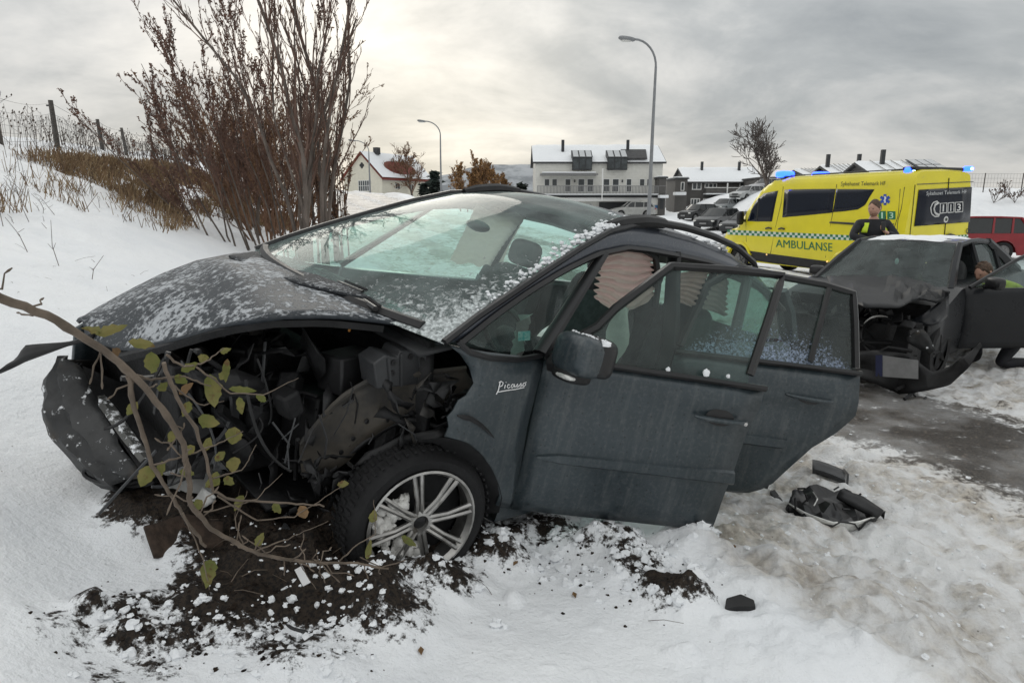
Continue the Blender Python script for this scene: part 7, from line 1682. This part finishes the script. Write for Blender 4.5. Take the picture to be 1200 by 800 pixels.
# broken headlamp on the snow by the rear door
L0 = gf(978, 600); HL = empty('broken_headlamp', L0 + V(0, 0, .05), R(-12), 'broken headlamp with black housing and clear rim lying on snow by the rear door', 'headlamp')
def el(u, v, up=0):
    d = ray(u, v); k = (L0.z + up - CAMZ) / d.z; p = V(0, 0, CAMZ) + d * k; return Matrix.Rotation(R(12), 3, 'Z') @ (p - HL.location)
ot = [el(*q, .12) for q in [(923, 590), (930, 572), (955, 568), (990, 572), (1020, 588), (1037, 598)]]; ob = [el(*q, .10) for q in [(923, 590), (945, 602), (975, 612), (1005, 612), (1028, 605), (1037, 598)]]
lo_ = [el(*q, .03) for q in [(926, 594), (945, 612), (975, 624), (1005, 622), (1026, 610), (1036, 600)]]
hs = MB().grid(strip(ot, ob, 18, 6, lambda p: p + V(0, 0, -.02 + .10 * float(vn(np.array([p.x * 22]), np.array([p.y * 22]), 5)[0])))).obj('housing', M['trim_black'], HL, smooth=25, solid=.01)
MB().grid(strip(ob, lo_, 18, 4)).obj('lens', M['lens'], HL, smooth=50, solid=.008)
MB().grid(strip([el(*q, .15) for q in [(985, 573), (1010, 580), (1035, 597)]], [el(*q, .12) for q in [(980, 582), (1006, 596), (1028, 605)]], 8, 4)).obj('reflector', M['black_plastic'], HL, solid=.015)
rd = random.Random(3)
for k in range(9): a = el(rd.uniform(930, 1000), rd.uniform(572, 600), .11); MB().tube([a, a + V(rd.uniform(-.06, .06), rd.uniform(-.05, .05), rd.uniform(.0, .07))], .006, 4).obj('bracket', M['black_plastic'], HL)
MB().tube([el(953, 576, .13), el(958, 584, .15), el(954, 592, .14)], .004, 4).obj('bracket', M['lens'], HL)
def shard(name, cat, lab, P_, up, th=.02, mat='black_plastic', group=None, tilt=0):
    o = gf(*P_[0]); r = empty(name, o, 0, lab, cat, group); pts = []
    for i, q in enumerate(P_):
        d = ray(*q); z = o.z + up[i % len(up)]; k = (z - CAMZ) / d.z; pts.append(V(0, 0, CAMZ) + d * k - o)
    MB().prism(pts, (0, 0, -th)).obj('fragment', M[mat], r, smooth=30, bevel=.004); return r
# curved duct piece behind the headlamp
o = gf(972, 556); DU = empty('duct_piece', o, 0, 'grey curved plastic duct piece sticking out of the snow behind the headlamp', 'car fragment')
def dl(u, v, up): d = ray(u, v); k = (o.z + up - CAMZ) / d.z; return V(0, 0, CAMZ) + d * k - o
MB().grid([[dl(lerp(952, 990, i / 8), lerp(543, 556, (i / 8) ** 1.4) + lerp(-5, 12, k / 6), .05 + .05 * sin(pi * k / 6)) for k in range(7)] for i in range(9)]).obj('shell', M['bracket'], DU, smooth=50, solid=.008)
MB().tube([dl(989, 550, .08), dl(994, 556, .09), dl(993, 567, .05), dl(988, 570, .02)], .008, 5).obj('flange', M['bracket'], DU)
shard('plastic_fragment', 'car fragment', 'black four-sided plastic fragment lying alone on the snow below the front door', [(849, 714), (851, 700), (868, 695), (884, 702), (886, 711), (866, 711)], [.0, .03, .05, .05, .03, .02])
shard('plastic_fragment', 'car fragment', 'thin dark splinter lying between the rear door and headlamp', [(902, 575), (908, 573), (919, 588), (918, 593), (910, 588)], [.02, .03, .02])
shard('plastic_fragment', 'car fragment', 'small dark sliver in the snow just below the headlamp', [(920, 606), (926, 606), (938, 616), (938, 620), (930, 615)], [.01, .02, .01])
shard('plastic_fragment', 'car fragment', 'dark scrap right under the lower edge of the rear door', [(905, 557), (918, 553), (921, 558), (908, 562)], [.01, .03, .03])
shard('white_fragment', 'car fragment', 'small pale square label lying on the dark soil before the wheel', [(345, 667), (354, 662), (364, 681), (355, 686)], [.02, .05, .05, .02], .004, 'white_print')
# dark undertray torn off at the left and pieces under the nose
def piece(name, lab, P_, dists, mat='black_plastic', th=.012, cat='car fragment'):
    o = pd(*P_[0], dists[0]); r = empty(name, o, 0, lab, cat); n = len(P_) // 2
    A_ = [pd(*p, d) - o for p, d in zip(P_[:n], dists[:n])]; B_ = [pd(*p, d) - o for p, d in zip(P_[n:], dists[n:])]
    MB().grid(strip(A_, B_, 12, 6, lambda p: p + V(0, 0, .018 * float(vn(np.array([p.x * 18]), np.array([p.y * 18]), 5)[0])))).obj('fragment', M[mat], r, smooth=30, solid=th); return r
def gd(u, v, up=.03):
    p = gpt(u, v); return (p + V(0, 0, up) - V(0, 0, CAMZ)).length
def gpiece(name, lab, P_, ups, mat='black_plastic'): return piece(name, lab, P_, [gd(*p) - u_ for p, u_ in zip(P_, ups)], mat)
gpiece('torn_panel', 'dark brown torn panel lying on the snow under the crushed nose', [(168, 620), (215, 605), (262, 612), (180, 655), (225, 650), (262, 640)], [.16, .18, .16, .05, .05, .05], 'rust')  if 'rust' in M else None
M['rust'] = mk('earthy_rust', (.05, .032, .022), .9, var=.5, vs=18, bump=.6, bs=40)
gpiece('torn_panel', 'dark brown torn panel lying on the snow under the crushed nose', [(168, 620), (215, 605), (262, 612), (180, 655), (225, 650), (262, 640)], [.16, .18, .16, .05, .05, .05], 'rust')
gpiece('torn_panel', 'black crumpled liner half buried in soil at the bottom', [(432, 742), (460, 722), (500, 728), (445, 770), (475, 765), (515, 720)], [.03, .10, .06, .02, .03, .02])
gpiece('torn_panel', 'long dark strip lying in the soil before the wheel', [(300, 700), (340, 730), (400, 755), (300, 712), (335, 745), (395, 770)], [.05, .07, .05, .02, .02, .02])
gpiece('torn_panel', 'upright dark grey bracket in the soil below the branch', [(322, 640), (334, 612), (352, 640), (326, 668), (340, 675), (356, 660)], [.18, .24, .18, .06, .05, .05], 'bracket')
gpiece('white_fragment', 'folded white plastic sheet under the leaves of the branch', [(196, 560), (222, 552), (250, 545), (198, 595), (225, 590), (250, 575)], [.30, .32, .30, .2, .2, .22], 'frame_white'); gpiece('white_fragment', 'white pointed plastic piece beside the folded sheet', [(222, 590), (238, 572), (250, 585), (226, 596), (240, 595), (254, 588)], [.26, .28, .26, .2, .2, .2], 'frame_white')
gpiece('white_fragment', 'white torn scrap caught just before the front wheel', [(372, 605), (378, 598), (384, 600), (373, 630), (379, 632), (385, 620)], [.2, .2, .2, .2, .2, .2], 'frame_white')
# dead leaves on the snow
for i, (u, v, lab) in enumerate([(859, 656, 'small brown leaf on the snow below the rear door'), (604, 680, 'tiny dark leaf on the snow under the front door'), (673, 703, 'tiny dark leaf lying on open snow at the bottom centre'), (494, 780, 'brown leaf scraps near the bottom edge')]):
    p = gf(u, v); a = rd.uniform(0, 3); MB_ = MB().add([V(-.02, 0, .006), V(0, .010, .012), V(.022, 0, .008), V(0, -.010, .012), V(0, 0, .004)], [(0, 1, 4), (1, 2, 4), (2, 3, 4), (3, 0, 4)]); o_ = MB_.obj('fallen_leaf', M['dead_leaf'], None, smooth=0, solid=.001); o_.location = p; o_.rotation_euler = (0, 0, a); tag(o_, lab, 'leaf')
# snow lumps and clods (nobody could count them)
lm, cm = MB(), MB(); rd = random.Random(12)
def scatter(u0, v0, u1, v1, n, r0, r1, mb, w=None):
    for k in range(n):
        t = rd.random(); u, v = lerp(u0, u1, t) + rd.gauss(0, w or 20), lerp(v0, v1, t) + rd.gauss(0, (w or 20) * .7)
        if v > 815: continue
        d = ray(u, v); 
        kk = (.25 - CAMZ) / d.z; x, y = d.x * kk, d.y * kk
        for _ in range(3): z = Hpt(x, y); kk = (z - CAMZ) / d.z; x, y = d.x * kk, d.y * kk
        if not (-4 < x < 4 and .6 < y < 7): continue
        z = float(Hfine(np.array([x]), np.array([y]))[0]); r = rd.uniform(r0, r1) * rd.uniform(.4, 1); mb.ball((x, y, z + r * .02), (r * rd.uniform(.8, 1.3), r * rd.uniform(.8, 1.3), r * rd.uniform(.5, .9)), 8, 6, .42, rd.random())
for a in [(560, 640, 830, 690, 190, .006, .032, lm), (150, 740, 420, 765, 240, .003, .020, lm, 40), (400, 710, 560, 650, 200, .003, .020, lm, 30), (230, 640, 420, 690, 70, .003, .012, lm, 30), (680, 610, 840, 640, 70, .01, .035, lm), (870, 600, 1190, 760, 120, .005, .018, lm, 40), (920, 520, 1150, 640, 120, .005, .02, lm, 40),
          (560, 640, 830, 700, 200, .002, .009, cm, 30), (120, 740, 440, 740, 300, .002, .010, cm, 40), (400, 690, 570, 640, 240, .002, .009, cm, 30), (220, 620, 440, 670, 260, .003, .018, cm, 34)]: scatter(*a)
for u, v, r in [(585, 745, .03), (787, 730, .032), (690, 635, .05), (765, 715, .03), (560, 705, .022), (655, 612, .05), (610, 612, .045), (724, 640, .03), (240, 735, .022), (150, 775, .02), (128, 745, .018), (645, 620, .06), (700, 618, .045), (738, 700, .035)]:
    p = gf(u, v); [lm.ball(p + V(rd.gauss(0, r * .45), rd.gauss(0, r * .45), r * rd.uniform(-.2, .4)), (r * rd.uniform(.4, .85), r * rd.uniform(.4, .85), r * rd.uniform(.35, .7)), 8, 6, .4, u + q_) for q_ in range(5)]
lm.obj('snow_lumps', M['snow'], None, smooth=32, weld=False, kind='stuff'); cm.obj('soil_clods', M['soil'], None, smooth=30, weld=False, kind='stuff')
# roots and twigs in the soil
tw = MB()
for k in range(150):
    u, v = rd.uniform(220, 440), rd.uniform(580, 700); p = pd(u, v, gd(u, v) - rd.uniform(0, .12)); e = V(rd.gauss(0, .07), rd.gauss(0, .07), rd.gauss(.02, .04)); tw.tube([p, p + e * .5 + V(0, 0, .012), p + e], [.0022, .0018, .001], 3, caps=False)
tw.obj('loose_twigs', M['branch_bark'], None, smooth=0, weld=False, kind='stuff')
# snow lying along the windscreen pillar and on the mirror
sw_ = MB()
for k in range(260):
    t = rd.random() ** .7; i = 3 + t * 22; e = EL[min(int(i), 24)].lerp(EL[min(int(i) + 1, 25)], i % 1); off = abs(rd.gauss(0, .020)) * (1 + 1.4 * t); r = rd.uniform(.004, .015) * (.6 + .7 * t) * (1 - min(.6, off * 3))
    sw_.ball(CM @ (e + V(rd.gauss(.02, .02), -off * 1.0 - .008, off * .18 + .012)) + CT, (r * 1.2, r * 1.2, r * .8), 6, 5, .25, rd.random())
for k in range(60):
    a = rd.random() * 6.283; q = mc + mq @ V(.06 * cos(a) * rd.random() - .02, .10 * sin(a) * rd.random(), .085); r = rd.uniform(.003, .008); sw_.ball(CM @ q + CT, r, 5, 4, .3, rd.random())
q = CM @ (mc + mq @ V(-.03, .10, .075)) + CT; sw_.ball(q, (.022, .022, .016), 8, 6, .25, 3)
for u, v in ((782, 432), (827, 436), (852, 440)):
    a_, z_ = px1(u, v); p = CM @ pt1(a_, z_, .01) + CT; sw_.ball(p, .011 if u != 827 else .018, 7, 5, .3, u)
for (a_, b_2, n_) in (((690, 262), (770, 262), 80), ((770, 262), (850, 292), 26)):
    for k in range(n_):
        t = rd.random(); d = CMT @ ray(lerp(a_[0], b_2[0], t), lerp(a_[1], b_2[1], t) + rd.gauss(0, 3)); kk = (1.66 - CO.z) / d.z if abs(d.z) > .02 else 4.3
        p = CO + d * kk
        if abs(p.y) < .75 and -2.8 < p.x < -1: r = rd.uniform(.008, .02); sw_.ball(CM @ p + CT, (r * 1.3, r * 1.3, r * .7), 6, 5, .25, rd.random())
sw_.obj('snow_crust', M['snow'], None, smooth=60, weld=False, kind='stuff')
# snow packed in the wheel
pk_ = MB()
for k in range(60):
    g = rd.uniform(-.2, 2.6); rr_ = rd.uniform(.10, .195); 
    d = wu * cos(g) + wv * sin(g); p = CM @ (wc_ + d * rr_ + wax * (.062 + rd.uniform(0, .012))) + CT; r = rd.uniform(.014, .034); pk_.ball(p, (r, r, r), 6, 5, .3, rd.random())
pk_.obj('packed_snow', M['snow_dirty'], None, smooth=60, weld=False, kind='stuff')
bpy.context.view_layer.update()
